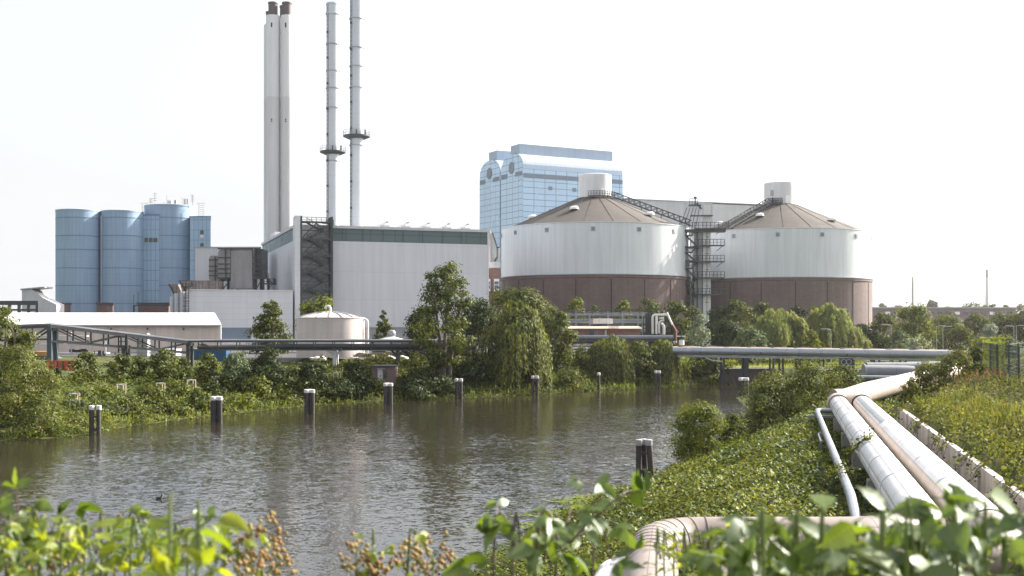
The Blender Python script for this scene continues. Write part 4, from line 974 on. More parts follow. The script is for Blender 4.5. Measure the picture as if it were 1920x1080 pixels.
# yard clutter right of the beige tank
Y = 150
for i, (px0, px1, y0, y1, lab) in enumerate(((671, 681, 661, 673, 'tall pale crate at the left of the yard clutter'), (682, 692, 662, 674, 'low pale crate with an open top beside the tall crate'), (698, 722, 658, 672, 'long pale crate with a dark lid in the yard clutter'), (723, 742, 659, 672, 'pale crate stacked against the trestle post'))):
    X0, X1 = PX(px0, Y), PX(px1, Y); zt = PZ(y0, Y); tt = thing('crate', lab, 'crate', ((X0 + X1) / 2, Y + .5, 4.7), 'pale crates in the yard')
    MB().obox((X0, Y, 4.6), (X1 - X0, 0, 0), (0, 1, 0), (0, 0, zt - 4.7)).build('box', M['crate'], tt, False)
    MB().obox((X0 - .05, Y - .05, zt - .1), (X1 - X0 + .1, 0, 0), (0, 1.1, 0), (0, 0, .1)).build('lid', M['steel_dark'] if i == 2 else M['sack'], tt, False)
    b = MB()
    for k in range(3): b.obox((X0 + (X1 - X0) * (.08 + .36 * k), Y - .04, 4.7), (.1, 0, 0), (0, .05, 0), (0, 0, zt - 4.8))
    b.build('batten', M['crate'], tt, False)
def sack(px, py, Y, w, lab):
    X = PX(px, Y); z = PZ(py, Y); b = MB(); n = 14
    b.lathe((0, 0, 0), [(.01, 0), (.85, .02), (1, .22), (.9, .42), (.5, .52), (.01, .5)], n)
    b.v = [(X + x * w, Y + y * .6, z + zz * (1 + .18 * math.sin(3 * x + px))) for x, y, zz in b.v]
    return solo(b, 'sack', M['sack'], lab, 'sack', (X, Y, z), 'pale sacks along the hedge')
for px, py, w, lab in ((664, 676, .6, 'pale sack at the far left of the row behind the hedge'), (684, 677.5, .8, 'flat pale sack below the tall crate'), (700, 673.5, .65, 'pale sack in front of the long crate'), (731, 675, .8, 'pale sack left of the trestle post behind the hedge'), (757, 675, .65, 'pale sack right of the trestle post behind the hedge'), (590, 676, .7, 'pale sack in front of the beige tank near its left side'), (604, 676.5, .6, 'pale sack in front of the middle of the beige tank')):
    sack(px, py, 147, w, lab)
def tarp(pts, Y, d, lab):
    b = MB().prism([P(x, y, Y) for x, y in pts], (0, d, 0)); return solo(b, 'sheeted_heap', M['tarp'], lab, 'sheeted heap', P(sum(p[0] for p in pts) / len(pts), 676, Y), smooth=False)
tarp([(746, 674), (748, 668), (757, 658), (764, 656.5), (771, 658), (768, 666), (765, 674)], 151, 1.6, 'dark blue sheeted heap left of the trunk of the tall tree')
tarp([(766, 674), (770, 666), (776, 660.5), (786, 659.5), (796, 660.5), (801, 666), (804, 674)], 150, 1.6, 'dark blue sheeted heap close to the trunk of the tall tree')
Y = 156; t = solo(MB().obox((PX(752, Y), Y, 4.6), (PX(880, Y) - PX(752, Y), 0, 0), (0, .3, 0), (0, 0, 1.9)), 'brick_wall', M['brick_warm'], 'low red brick wall behind the dark sheeted heaps', 'wall', (PX(815, Y), Y, 4.6), smooth=False)

# brick booth on the bank
Y = 138.5; X0, X1 = PX(697, Y), PX(741, Y); zb = PZ(714, Y); t = thing('brick_booth', 'small brick booth with a pale door half hidden in the bank bushes', 'booth', ((X0 + X1) / 2, Y + 1, zb))
MB().obox((X0, Y, zb - .6), (X1 - X0, 0, 0), (0, 3, 0), (0, 0, 2.3)).build('wall', M['brick_base'], t, False)
MB().obox((X0 - .1, Y - .15, zb + 1.7), (X1 - X0 + .2, 0, 0), (0, 3.3, 0), (0, 0, .14)).build('roof', M['steel_dark'], t, False)
MB().obox((PX(708, Y), Y - .08, zb), (.62, 0, 0), (0, .1, 0), (0, 0, 1.42)).build('door', M['grey_light'], t, False)
MB().obox((PX(707, Y), Y - .3, zb + 1.45), (.95, 0, 0), (0, .35, 0), (0, 0, .08)).build('door_canopy', M['grey_mid'], t, False)
MB().obox((PX(720, Y), Y - .06, zb + .4), (.36, 0, 0), (0, .1, 0), (0, 0, .9)).build('window', M['window'], t, False)

# ------------------------------------------------------------------ tree stakes on the left bank
def stake(px, pyb, h, label, first=[None]):
    # find depth where the ray of the foot meets the bank
    Y = 90.
    while Y < 175 and PZ(pyb, Y) > hz(PX(px, Y), Y): Y += .25
    loc = (PX(px, Y), Y, hz(PX(px, Y), Y))
    if first[0] is None:
        t = thing('tree_stake', label, 'tree stake', loc, 'pale tree stakes on the bank')
        c = V(*loc)
        for dx, dy in ((-.42, 0), (.42, 0), (0, .6)): MB().tube([c + V(dx, dy, -.3), c + V(dx, dy, 1.35)], .055, 7).build('stake', M['stake'], t)
        for (ax, ay), (bx, by) in (((-.5, -.08), (.5, -.08)), ((-.45, 0), (0, .68)), ((.45, 0), (0, .68))): MB().beam(c + V(ax, ay, 1.28), c + V(bx, by, 1.28), .05, .1).build('rail', M['cap_white'], t, False)
        first[0] = t; return t
    return dup(first[0], loc, label)
for px, pyb, lab in ((77.5, 764, 'leftmost pale tree stake, beside the big willow bush'), (140.5, 766, 'pale tree stake second from the left, above a grey bush'), (227.5, 746, 'pale tree stake on the bank between the first and second mooring piles'), (301, 743, 'pale tree stake in the middle of the left bank greenery'), (359, 736, 'pale tree stake just left of the second mooring piles, higher up'), (404, 728, 'pale tree stake right above the second mooring piles'), (447, 728, 'pale tree stake under the grey green round bush'), (522, 725, 'dim tree stake in the shade left of the third mooring piles'), (632, 720, 'dim tree stake in the shaded bank below the beige tank')):
    stake(px, pyb, 1.5, lab)

# ------------------------------------------------------------------ mooring dolphins
def dolphin(label, X, Y, piles, zt=2.36, capm='cap_white'):
    t = thing('mooring_dolphin', label, 'mooring pile', (X, Y, 0), 'white capped mooring piles')
    for dx, dy, r, lx, ly in piles:
        c = V(X + dx, Y + dy, 0); top = c + V(lx, ly, zt)
        p = MB().tube([c + V(-lx * .5, -ly * .5, -1.8), top], [r * 1.04, r], 14).build('pile', M['timber'], t)
        MB().lathe(top, [(r + .01, -.3), (r + .035, -.29), (r + .035, .02), (r * .8, .06), (.01, .07)], 14).build('cap', M[capm], p)
    if len(piles) > 1:
        a, b_ = piles[0], piles[-1]; MB().beam((X + a[0], Y + a[1], .45), (X + b_[0], Y + b_[1], .45), .16, .22).beam((X + a[0], Y + a[1], 1.5), (X + b_[0], Y + b_[1], 1.5), .1, .14).build('tie_beam', M['timber'], t, False)
    return t
two = [(-.27, 0, .19, 0, 0), (.27, .1, .18, 0, 0)]
wide = [(-.30, 0, .21, 0, 0), (-.02, .45, .2, 0, 0), (.33, .05, .2, 0, 0)]
for px, pyb, cfg, lab in ((178, 816, two, 'leftmost pair of white capped mooring piles'), (405.5, 793, wide, 'thick mooring pile cluster, second from the left'), (580, 775, wide, 'mooring pile cluster below the beige tank, third from the left'), (727.5, 758.5, wide, 'mooring pile cluster in front of the brick booth'), (860.5, 747, [(-.28, 0, .18, 0, 0), (.26, .1, .18, 0, 0)], 'slim mooring pile pair left of the big willow'), (1003, 740, [(-.3, 0, .19, 0, 0), (.26, .1, .2, 0, 0)], 'mooring pile pair under the right edge of the big willow'), (1122.5, 732, [(0, 0, .2, 0, 0)], 'single thin mooring pile standing alone'), (1233, 727, [(-.26, 0, .19, 0, 0), (.24, .1, .18, 0, 0)], 'mooring pile pair before the right willow'), (1395, 745, [(-.42, 0, .22, 0, 0), (.0, .3, .2, 0, 0), (.36, 0, .22, 0, 0)], 'mooring pile cluster beside the quay wall and the riverside shrub')):
    Y = HC * F / (pyb - HZ); dolphin(lab, PX(px, Y), Y, cfg)
dolphin('near mooring dolphin of three leaning piles at the bramble slope', PX(1210, 66), 66.2, [(-.36, 0, .17, .0, 0), (.08, .35, .17, -.12, 0), (.42, -.1, .18, -.2, .1)], 2.25, 'grey_mid')

# coot
Y = HC * F / (935.5 - HZ); X = PX(298, Y); t = thing('coot', 'small black water bird with a white bill swimming on the canal', 'bird', (X, Y, 0))
b = MB(); n = 12
b.lathe((0, 0, 0), [(.01, -.05), (.6, 0), (.9, .3), (.8, .7), (.4, 1), (.01, 1.08)], 14); b.v = [(X + x * .17 - .02, Y + y * .09, -.02 + z * .12 + max(0, -x) * .03) for x, y, z in b.v]
b.tube([(X + .09, Y, .06), (X + .13, Y, .13), (X + .15, Y, .19)], [.05, .035, .035], 8); b.lathe((X + .16, Y, .17), [(.01, 0), (.045, .02), (.05, .05), (.03, .08), (.01, .09)], 10); b.build('body', M['black'], t)
MB().tube([(X + .19, Y, .215), (X + .24, Y, .20)], [.022, .008], 6).build('bill', M['cap_white'], t)

# ------------------------------------------------------------------ pipe plant left of the pipe bridge
Y = 190; t = thing('pipe_rack', 'long grey pipe rack with level pipes before the left round tank', 'pipe rack', (PX(1140, Y), Y, 4))
for i, (py, r) in enumerate(((592, .2), (600, .16), (607, .22), (614, .2), (621, .3), (586.5, .1))):
    MB().tube([(PX(1040, Y), Y + .3 * (i % 3), PZ(py, Y)), (PX(1214, Y), Y + .3 * (i % 3), PZ(py, Y))], r, 10).build('pipe', M[('pipe_grey', 'pipe_steel', 'pipe_grey', 'pipe_steel', 'pipe_steel', 'steel_dark')[i]], t)
for px in (1045, 1080, 1105, 1140, 1167, 1196, 1205):
    MB().obox((PX(px, Y) - .13, Y - .5, 4), (.26, 0, 0), (0, .26, 0), (0, 0, PZ(583.5, Y) - 4)).build('post', M['steel_grey'], t, False)
for py in (588.5, 603.5, 618): MB().obox((PX(1040, Y), Y - .55, PZ(py, Y)), (PX(1214, Y) - PX(1040, Y), 0, 0), (0, .12, 0), (0, 0, .22)).build('beam', M['steel_grey'], t, False)
b = MB().rail([V(PX(1040, Y), Y - .6, PZ(590, Y)), V(PX(1250, Y), Y - .6, PZ(588, Y))], .65, 1.6, .09); b.build('railing', M['steel_dark'], t, False)
Y = 187; t = thing('switch_cabinet', 'pale three door cabinet in front of the pipe rack', 'cabinet', (PX(1131, Y), Y, PZ(607, Y)))
for k in range(3): MB().obox((PX(1112 + 12.6 * k, Y), Y, PZ(607, Y)), (1.05, 0, 0), (0, .6, 0), (0, 0, .86)).build('cabinet_door', M['white_plain'], t, False)
MB().obox((PX(1104, Y), Y - .05, PZ(608, Y)), (.65, 0, 0), (0, .6, 0), (0, 0, .95)).build('side_box', M['steel_grey'], t, False)
Y = 181; t = thing('brick_shed', 'low red brick building with a flat pale roof under the pipe rack', 'building', (PX(1140, Y), Y, 4))
X0, X1 = PX(1062, Y), PX(1201, Y)
MB().obox((X0, Y, 3.9), (X1 - X0, 0, 0), (0, 6, 0), (0, 0, PZ(617, Y) - 3.9)).build('wall', M['brick_warm'], t, False)
MB().prism([V(X0 - .2, Y - .3, PZ(617, Y)), V(X0 - .2, Y - .3, PZ(615.6, Y)), V(X0 - .2, Y + 6, PZ(611.5, Y)), V(X0 - .2, Y + 6, PZ(613, Y))], (X1 - X0 + .5, 0, 0)).build('roof', M['crate'], t, False)
for px, w, m in ((1104, 1.6, 'window'), (1117, .6, 'pane_blue'), (1134, .6, 'grey_light')): MB().obox((PX(px, Y), Y - .06, PZ(629, Y)), (w * .5, 0, 0), (0, .1, 0), (0, 0, .9)).build('window', M[m], t, False)
b = MB()
for k in range(9): b.beam((PX(1141 + k * 2.2, Y), Y - .6, PZ(628, Y)), (PX(1141 + k * 2.2, Y), Y - .6, PZ(612, Y)), .07)
b.beam((PX(1140, Y), Y - .6, PZ(613, Y)), (PX(1160, Y), Y - .6, PZ(613, Y)), .08).build('grille', M['red'], t, False)
Y = 184; t = thing('pipe_cluster', 'bright bent steam pipes rising in front of a dark panel', 'pipes', (PX(1228, Y), Y, 4))
MB().obox((PX(1211, Y), Y + .6, 4), (.95, 0, 0), (0, .5, 0), (0, 0, PZ(587, Y) - 4)).build('dark_panel', M['dark'], t, False)
def bp(pts, r, m='pipe_white'): MB().tube([P(x, y, Y) for x, y in pts], r, 12).build('pipe', M[m], t)
bp([(1223.5, 626), (1223.5, 595), (1224.5, 592), (1227, 590.5), (1250, 590.5)], .19); bp([(1230.5, 626), (1230.5, 590)], .19)
bp([(1236, 597), (1245, 596.5)], .13); bp([(1236, 625), (1236, 606), (1238, 602.5), (1241, 601), (1245, 601)], .15)
bp([(1238.5, 607), (1241.5, 607.5), (1244.5, 611), (1245, 616), (1245, 627)], .22); bp([(1189, 622), (1195, 620), (1201, 621), (1204, 624)], .25, 'pipe_grey')
b = MB()
for px in (1207, 1221, 1234, 1248, 1256): b.beam(P(px, 640, Y) + V(0, .4, 0), P(px, 592, Y) + V(0, .4, 0), .14)
for py in (616, 624, 607): b.beam(P(1205, py, Y) + V(0, .42, 0), P(1258, py, Y) + V(0, .42, 0), .12)
b.build('frame', M['steel_dark'], t, False)
s = MB(); s.tube([P(1249.5, 586, Y) - V(0, .4, 0), P(1260, 609, Y) - V(0, .4, 0)], .17, 10); s.build('strut', M['pipe_white'], t)
MB().tube([P(1260, 609, Y) - V(0, .4, 0), P(1266.5, 620, Y) - V(0, .4, 0), P(1266.5, 640, Y) - V(0, .4, 0)], .19, 10).build('strut', M['red'], t)
Y = 176; t = thing('pipe_bank', 'low bank of white and grey pipes behind the middle willows', 'pipes', (PX(1170, Y), Y, 3.5))
for i, (py, r, m, x0, x1) in enumerate(((630, .12, 'pipe_steel', 1062, 1262), (633.5, .3, 'pipe_grey', 1060, 1262), (640, .3, 'steel_dark', 1050, 1262), (647, .14, 'pipe_white', 1072, 1110), (653, .14, 'pipe_white', 1072, 1110), (659, .14, 'pipe_white', 1072, 1110))):
    MB().tube([P(x0, py, Y), P(x1, py, Y)], r, 10).build('pipe', M[m], t)
for px in (1084, 1100, 1140, 1190, 1240): MB().obox((PX(px, Y) - .1, Y + .4, 2.4), (.2, 0, 0), (0, .2, 0), (0, 0, PZ(629, Y) - 2.4)).build('post', M['steel_grey'], t, False)
MB().beam(P(1086, 659, Y) - V(0, .3, 0), P(1104, 645, Y) - V(0, .3, 0), .1).build('brace', M['steel_grey'], t, False)
Y = 168; t = thing('valve_stand', 'small white valve stand with a handwheel at the left end of the pipe bridge', 'valve', (PX(1277, Y), Y, 4.8))
MB().cyl(P(1278, 647, Y), .4, .75, 16).build('drum', M['white_plain'], t)
MB().tube([P(1277.5, 640, Y), P(1277.5, 620, Y)], .08, 8).build('stem', M['dark'], t); MB().obox(P(1269, 631.5, Y), (1.3, 0, 0), (0, .2, 0), (0, 0, .16)).build('arm', M['white_plain'], t, False)
MB().cyl(P(1265.5, 645.5, Y), .3, .45, 14).build('drum', M['pipe_white'], t)

# ------------------------------------------------------------------ pipe bridge across the canal end
t = thing('pipe_bridge', 'long level steel pipe bridge crossing the canal at right', 'pipe bridge', (PX(1500, 158), 158, 3))
def br_(px, py, dy=0):
    Y = float(np.interp(px, [1270, 1790], [165, 151])); return P(px, py, Y) + V(0, dy, 0)
MB().tube([br_(1262, 657.6), br_(1300, 657.8), br_(1790, 665.2)], .56, 24).build('pipe', M['pipe_steel'], t)
MB().tube([br_(1262, 656.9, 2), br_(1790, 664.4, 2)], .56, 20).build('pipe', M['pipe_tan'], t)
for k in range(11):
    a = br_(1290 + k * 44, 649.8 + k * .62, 2.0); MB().box(a, (2.1, .5, .2)).build('saddle', M['red'] if k % 3 == 0 else M['brick_base'], t, False)
b = MB(); g0, g1 = br_(1270, 667.5), br_(1790, 675.5)
for dy in (-.9, 3.2): b.beam(g0 + V(0, dy, 0), g1 + V(0, dy, 0), .12, .22)
for k in range(14): q = g0.lerp(g1, k / 13); b.beam(q + V(0, -.9, 0), q + V(0, 3.2, 0), .15, .2)
b.build('girder', M['steel_grey'], t, False)
for px in (1358, 1401, 1451, 1469, 1503, 1545, 1600, 1650, 1700):
    c = br_(px, 668 + (px - 1270) * .0155); zb = min(hz(c.x, c.y), 2.6) - .2; w_ = .5 if px in (1401, 1503, 1600) else .24
    [MB().obox((c.x - w_/2, c.y + o, zb), (w_, 0, 0), (0, w_, 0), (0, 0, c.z - zb)).build('post', M['steel_dark'], t, False) for o in (.2, 2.4)]
b = MB().tube([br_(1318, 667.5, -1), br_(1322, 671, -1), br_(1334, 675.5, -1), br_(1352, 677, -1)], .06, 6); b.build('hose', M['white_plain'], t)
Y = 170; solo(MB().obox((PX(1352, Y), Y, -1.5), (24, 0, 0), (0, 1.2, 0), (0, 0, PZ(692, Y) + 1.5)).obox((PX(1352, Y) - .1, Y - .2, PZ(694, Y)), (24.2, 0, 0), (0, 1.5, 0), (0, 0, .25)), 'quay_wall', M['quay'], 'dark stained quay wall closing the canal under the pipe bridge', 'wall', (PX(1400, Y), Y, 0), smooth=False)

# ------------------------------------------------------------------ district heating pipes on the near bank
def at(s, tt, z): return V(P0[0] + PN[0]*s + PD[0]*tt, P0[1] + PN[1]*s + PD[1]*tt, z)
ZP = 4.5
def bend(a, c, b_, n=8):
    a, c, b_ = Vector(a), Vector(c), Vector(b_)
    return [(a * (1-u)**2 + c * 2*u*(1-u) + b_ * u*u) for u in [k / n for k in range(n + 1)]]
def arc_tube(mb, pts, r, a0, a1, n=20):
    pts = [Vector(p) for p in pts]; i0 = len(mb.v); m = len(pts); L = 0
    for k, p in enumerate(pts):
        tn = (pts[min(k+1, m-1)] - pts[max(k-1, 0)]).normalized(); sd_ = tn.cross(V(0, 0, 1)).normalized(); up = sd_.cross(tn)
        for j in range(n + 1):
            a = a0 + (a1 - a0) * j / n; mb.v.append(tuple(p + (up * math.cos(a) + sd_ * math.sin(a)) * r))
    for k in range(m - 1):
        l1 = L + (pts[k+1] - pts[k]).length
        for j in range(n):
            q = [i0 + k*(n+1) + j, i0 + (k+1)*(n+1) + j, i0 + (k+1)*(n+1) + j + 1, i0 + k*(n+1) + j + 1]; mb.f.append(q)
            u0, u1 = (a0 + (a1-a0)*j/n)*r, (a0 + (a1-a0)*(j+1)/n)*r; mb.uv += [(u0, L), (u0, l1), (u1, l1), (u1, L)]
        L = l1
    return mb
def straight(s, t0, t1, z=ZP, n=10): return [at(s, t0 + (t1 - t0) * k / n, z) for k in range(n + 1)]
def bands(pts, r, every, w=.07, lip=.014):
    out = []; d = 0; nxt = every * .6
    for p, q in zip(pts[:-1], pts[1:]):
        l = (q - p).length
        while d + l >= nxt:
            u = (nxt - d) / l; c = p.lerp(q, u); tn = (q - p).normalized(); out.append((c - tn * w / 2, c + tn * w / 2)); nxt += every
        d += l
    return out
# left pipe (outer one of the loop)
t = thing('heating_pipe', 'thick bright jacketed pipe, left of the two big pipes, looping in front', 'pipe', at(0, 15, 3.4))
MB().tube(straight(0, 2.6, 42.2), .5, 40).build('jacket', M['pipe_white'], t)
loop = bend(at(0, 2.6, ZP), at(-.05, .3, ZP), V(6.6, 23.6, ZP), 8) + [V(5.2, 23.6, ZP), V(4.2, 23.6, ZP)] + bend(V(4.2, 23.6, ZP), V(2.85, 23.7, ZP), V(2.72, 22.0, ZP), 10)[1:] + [V(2.5, 20.5, ZP), V(2.0, 17, ZP), V(.4, 6.5, ZP)]
MB().tube(loop, .5, 40).build('loop', M['pipe_pink'], t)
b = MB()
for a, c in bands(loop[10:22], .5, .34, .025): b.tube([a, c], .507, 40, True)
b.build('elbow_seam', M['seamline'], t)
bb_ = []
for a, c in bands(straight(0, 5, 40), .5, 4.3, .09): MB().tube([a, c], .514, 40).build('strap', M['grey_light'], t)
for a0 in (-1.25, -.35, .95): arc_tube(MB(), straight(0, 2.7, 41, ZP, 24), .509, a0, a0 + .05, 2).build('lap_seam', M['grey_mid'], t)
b = arc_tube(MB(), straight(0, 30.5, 41.2), .512, -.15, .85, 14); b.build('mesh_wrap', M['mesh_patch'], t)
MB().tube([at(0, 41.2, ZP), at(0, 42.8, ZP)], .6, 40).build('collar', M['pipe_tan'], t)
# right pipe
t = thing('heating_pipe', 'thick pipe with tan flank and bright top sheet, right of the two big pipes', 'pipe', at(1.28, 15, 3.4))
MB().tube(straight(1.28, 1.4, 42.4), .49, 40).build('pipe', M['pipe_tan'], t)
arc_tube(MB(), straight(1.28, 1.6, 41.2), .512, -.95, 1.9, 28).build('jacket', M['pipe_white'], t)
arc_tube(MB(), straight(1.28, 1.7, 41, ZP, 24), .519, .75, .80, 2).build('lap_seam', M['grey_mid'], t)
b = arc_tube(MB(), straight(1.28, 25, 41), .524, -.8, -.3, 8); b.build('worn_sheet', M['steel_grey'], t)
loop2 = bend(at(1.28, 1.4, ZP), at(1.25, -1.7, ZP), V(7.4, 22.3, ZP), 8) + [V(6.4, 22.3, ZP), V(5.5, 22.3, ZP)] + bend(V(5.5, 22.3, ZP), V(4.15, 22.35, ZP), V(4.0, 20.8, ZP), 10)[1:] + [V(3.8, 19.3, ZP), V(1.7, 6.5, ZP)]
MB().tube(loop2, .49, 40).build('loop', M['pipe_pink'], t)
b = MB()
for a, c in bands(loop2[9:22], .5, .34, .025): b.tube([a, c], .497, 40, True)
b.build('elbow_seam', M['seamline'], t)
for a, c in bands(straight(1.28, 4, 40), .5, 5.1, .1): arc_tube(MB(), [a, c], .526, -.95, 1.9, 20).build('strap', M['grey_light'], t)
MB().tube([at(1.28, 42.0, ZP), at(1.28, 42.3, ZP)], .56, 40).build('joint_ring', M['black'], t)
# tan header pipe going away to the right
t = thing('header_pipe', 'large tan pipe running from the elbow away to the upper right', 'pipe', V(26, 80, 3.4))
MB().tube([at(-.2, 43.0, 4.62), at(.5, 43.35, 4.64), V(22.5, 72.3, 4.66), V(27, 80.5, 4.66), V(37, 99, 4.66), V(44, 112, 4.6)], .66, 40).build('pipe', M['pipe_tan'], t)
# thin pipe
t = thing('thin_pipe', 'thin grey pipe left of the two big pipes with a bracket at its far end', 'pipe', at(-1.25, 20, 3.4))
MB().tube([at(-.5, 39.6, 4.3), at(-.95, 39.6, 4.3)] + bend(at(-.95, 39.6, 4.3), at(-1.2, 39.6, 4.3), at(-1.22, 39.2, 4.3), 5)[1:] + straight(-1.24, 38, 8, 4.28) + [at(-1.24, 4, 3.85), at(-1.24, 0, 3.7), at(-1.24, -13, 3.65)], .135, 18).build('pipe', M['pipe_steel'], t)
MB().obox(at(-1.75, 38.2, 4.0), V(*(PN * 1.6), 0), V(*(PD * .25), 0), (0, 0, .14)).build('bracket', M['steel_grey'], t, False)
MB().obox(at(-1.5, 27, 3.4), V(*(PN * .12), 0), V(*(PD * .12), 0), (0, 0, .85)).obox(at(-1.55, 24, 4.08), V(*(PN * .06), 0), V(*(PD * 3.5), 0), (0, 0, .1)).build('bracket', M['steel_grey'], t, False)
for i, tt in enumerate((5, 13, 21, 29, 37)):
    lab = ['pipe sleeper block nearest the loop', 'second pipe sleeper block from the loop', 'middle pipe sleeper block under the big pipes', 'pipe sleeper block second from the far elbow', 'pipe sleeper block nearest the far elbow'][i]
    q = MB().obox(at(-.45, tt, 3.1), V(*(PN * 2.2), 0), V(*(PD * .5), 0), (0, 0, .95)); solo(q, 'pipe_sleeper', M['concrete_plain'], lab, 'support block', at(.3, tt, 3.1), 'sleeper blocks under the big pipes', False)
t = thing('white_pipe', 'short bright white pipe bending down beside the pinkish loop', 'pipe', V(1.6, 20, 3.2))
MB().tube([V(2.9, 22.0, 4.3), V(2.3, 22.0, 4.3)] + bend(V(2.3, 22.0, 4.3), V(1.95, 22.0, 4.3), V(1.82, 21.5, 4.3), 7)[1:] + [V(1.45, 19.5, 4.3), V(.9, 16, 4.3), V(-.4, 7, 4.3)], .21, 24).build('pipe', M['pipe_white'], t)
# retaining wall with planks
q = MB(); n = 34
t = thing('retaining_wall', 'stained pale concrete plank wall holding the weedy slope right of the pipes', 'wall', at(3.05, 20, 3.3))
q.obox(at(2.95, -4, 2.9), V(*(PD * 43.5), 0), V(*(PN * .22), 0), (0, 0, 1.64)).build('wall', M['concrete'], t, False)
for k in range(11): MB().obox(at(2.86, -3.5 + k * 4.2, 2.9), V(*(PD * .22), 0), V(*(PN * .12), 0), (0, 0, 1.7)).build('post', M['concrete_plain'], t, False)
t = solo(MB().obox(at(2.45, -4, 2.95), V(*(PD * 43.5), 0), V(*(PN * .3), 0), (0, 0, .5)), 'kerb_beam', M['concrete_plain'], 'low concrete kerb at the foot of the plank wall', 'kerb', at(2.6, 18, 3), smooth=False)

# ------------------------------------------------------------------ fence at the top of the slope
t = thing('mesh_fence', 'dark green welded mesh fence at the top of the right slope', 'fence', (PX(1895, 68), 68, 5.8))
fp = [(1828, 92, 640), (1840, 86, 641), (1857, 80, 643), (1870, 75.5, 645), (1892, 70, 645), (1910, 66.5, 648), (1960, 61, 655), (2030, 56, 668)]
tops = [P(a, c, Y) for a, Y, c in fp]
for p in tops:
    MB().obox((p.x - .06, p.y - .04, hz(p.x, p.y) - .3), (.12, 0, 0), (0, .08, 0), (0, 0, p.z - hz(p.x, p.y) + .3)).build('post', M['fence'], t, False)
b = MB()
for p, q in zip(tops[:-1], tops[1:]):
    zb0, zb1 = p.z - 2.05, q.z - 2.05
    for k in range(11): u = k / 10; b.beam((p.x, p.y, p.z - .05 - u * 2), (q.x, q.y, q.z - .05 - u * 2), .014 if k % 2 else .04)
    m_ = 24
    for k in range(m_): u = k / m_; a = p.lerp(q, u); b.beam(a - V(0, 0, .05), a - V(0, 0, 2.05), .01)
b.build('mesh_panel', M['fence'], t, False)
t = thing('return_fence', 'green mesh fence running back from the corner post to the right', 'fence', (32, 72, 5.8))
c0 = P(1892, 644, 70); c1 = P(1935, 640, 84); b = MB()
for k in range(9): u = k / 8; b.beam(c0 - V(0, 0, .05 + u * 2), c1 - V(0, 0, .05 + u * 2), .014 if k % 2 else .04)
for k in range(24): a = c0.lerp(c1, k / 24); b.beam(a, a - V(0, 0, 2.05), .01)
b.build('mesh_panel', M['fence'], t, False)
for k in range(3): a = c0.lerp(c1, (k + 1) / 3); MB().beam(a, a - V(0, 0, 2.6), .09).build('post', M['fence'], t, False)

# ------------------------------------------------------------------ pipe pit beyond the tan pipe
Y = 112; t = thing('grey_pipes', 'thick dark grey insulated pipes lying beyond the tan pipe', 'pipes', (PX(1690, Y), Y, 3))
MB().tube([P(1620, 698, Y) + V(0, 0, 0), P(1626, 698, Y), P(1700, 699, Y), P(1712, 700, Y)], .72, 28).build('pipe', M['pipe_grey'], t)
MB().tube([P(1624, 692.5, Y + 4), P(1745, 692, Y + 4)], .7, 28).build('pipe', M['pipe_grey'], t)
MB().tube([P(1700, 687, Y + 9), P(1775, 686.5, Y + 9)], .5, 24).build('pipe', M['pipe_grey'], t)
MB().tube([P(1606, 707, Y - 2), P(1720, 708.5, Y - 2)], .19, 16).build('pipe', M['pipe_steel'], t)
MB().tube([P(1619, 697.5, Y), P(1621.5, 697.5, Y)], .8, 28).build('collar', M['steel_grey'], t)
solo(MB().obox((PX(1600, Y), Y - .9, .5), (10, 0, 0), (0, .5, 0), (0, 0, PZ(711, Y) - .5)), 'pit_wall', M['quay'], 'dark wall below the thick grey pipes', 'wall', (PX(1690, Y), Y - .8, 1), smooth=False)
Y = 116; t = thing('pipe_end_frame', 'dark frame holding four round pipe ends with pale rims', 'pipe frame', (PX(1587, Y), Y, 3))
MB().obox((PX(1576.5, Y), Y + .02, PZ(696, Y)), (1.25, 0, 0), (0, .6, 0), (0, 0, 1.35)).build('frame', M['dark'], t, False)
for i in (0, 1):
    for j in (0, 1):
        c = P(1582 + i * 9.5, 678.5 + j * 10.5, Y)
        q = MB(); n = 20
        for k in range(n):
            a, a2 = 2*PI*k/n, 2*PI*(k+1)/n
            q.beam(c + V(.25*math.cos(a), -.03, .25*math.sin(a)), c + V(.25*math.cos(a2), -.03, .25*math.sin(a2)), .05)
        q.build('pipe_rim', M['grey_light'], t)
MB().tube([P(1583, 694, Y) , P(1583, 720, Y)], .12, 8).build('leg', M['dark'], t)
Y = 128; t = thing('handrail', 'low dark handrail on the lock wall behind the frame of pipe ends', 'handrail', (PX(1612, Y), Y, 3))
MB().rail([P(1530, 692, Y), P(1625, 693, Y)], .55, 1.2, .07).build('rail', M['steel_dark'], t, False)
MB().obox(P(1525, 703, Y), (6.5, 0, 0), (0, .8, 0), (0, 0, .6)).build('wall', M['quay'], t, False)

# vehicles behind the bridge
def van(px, Y, w, label, m):
    X = PX(px, Y); z = hz(X, Y); t = thing('van', label, 'van', (X, Y, z)); L = w / F * Y; H = 2.2; o = V(X - L/2, Y, z)
    prof = [(0, .35), (0, H), (L * .68, H), (L * .8, 1.4), (L * .98, 1.15), (L, .4)]
    MB().prism([o + V(x, 0, zz) for x, zz in prof], (0, 1.9, 0)).build('body', m, t, False)
    MB().prism([o + V(L * .58, -.02, 1.3), o + V(L * .58, -.02, H - .2), o + V(L * .675, -.02, H - .2), o + V(L * .765, -.02, 1.38)], (0, .06, 0)).build('window', M['window'], t, False)
    for x in (.2, .8):
        wq = MB(); wq.tube([o + V(L * x, -.04, .36), o + V(L * x, .25, .36)], .36, 18); wq.build('wheel', M['black'], t)
    MB().obox(o + V(.05, -.03, .95), (.1, 0, 0), (0, .05, 0), (0, 0, .4)).build('lamp', M['red'], t, False)
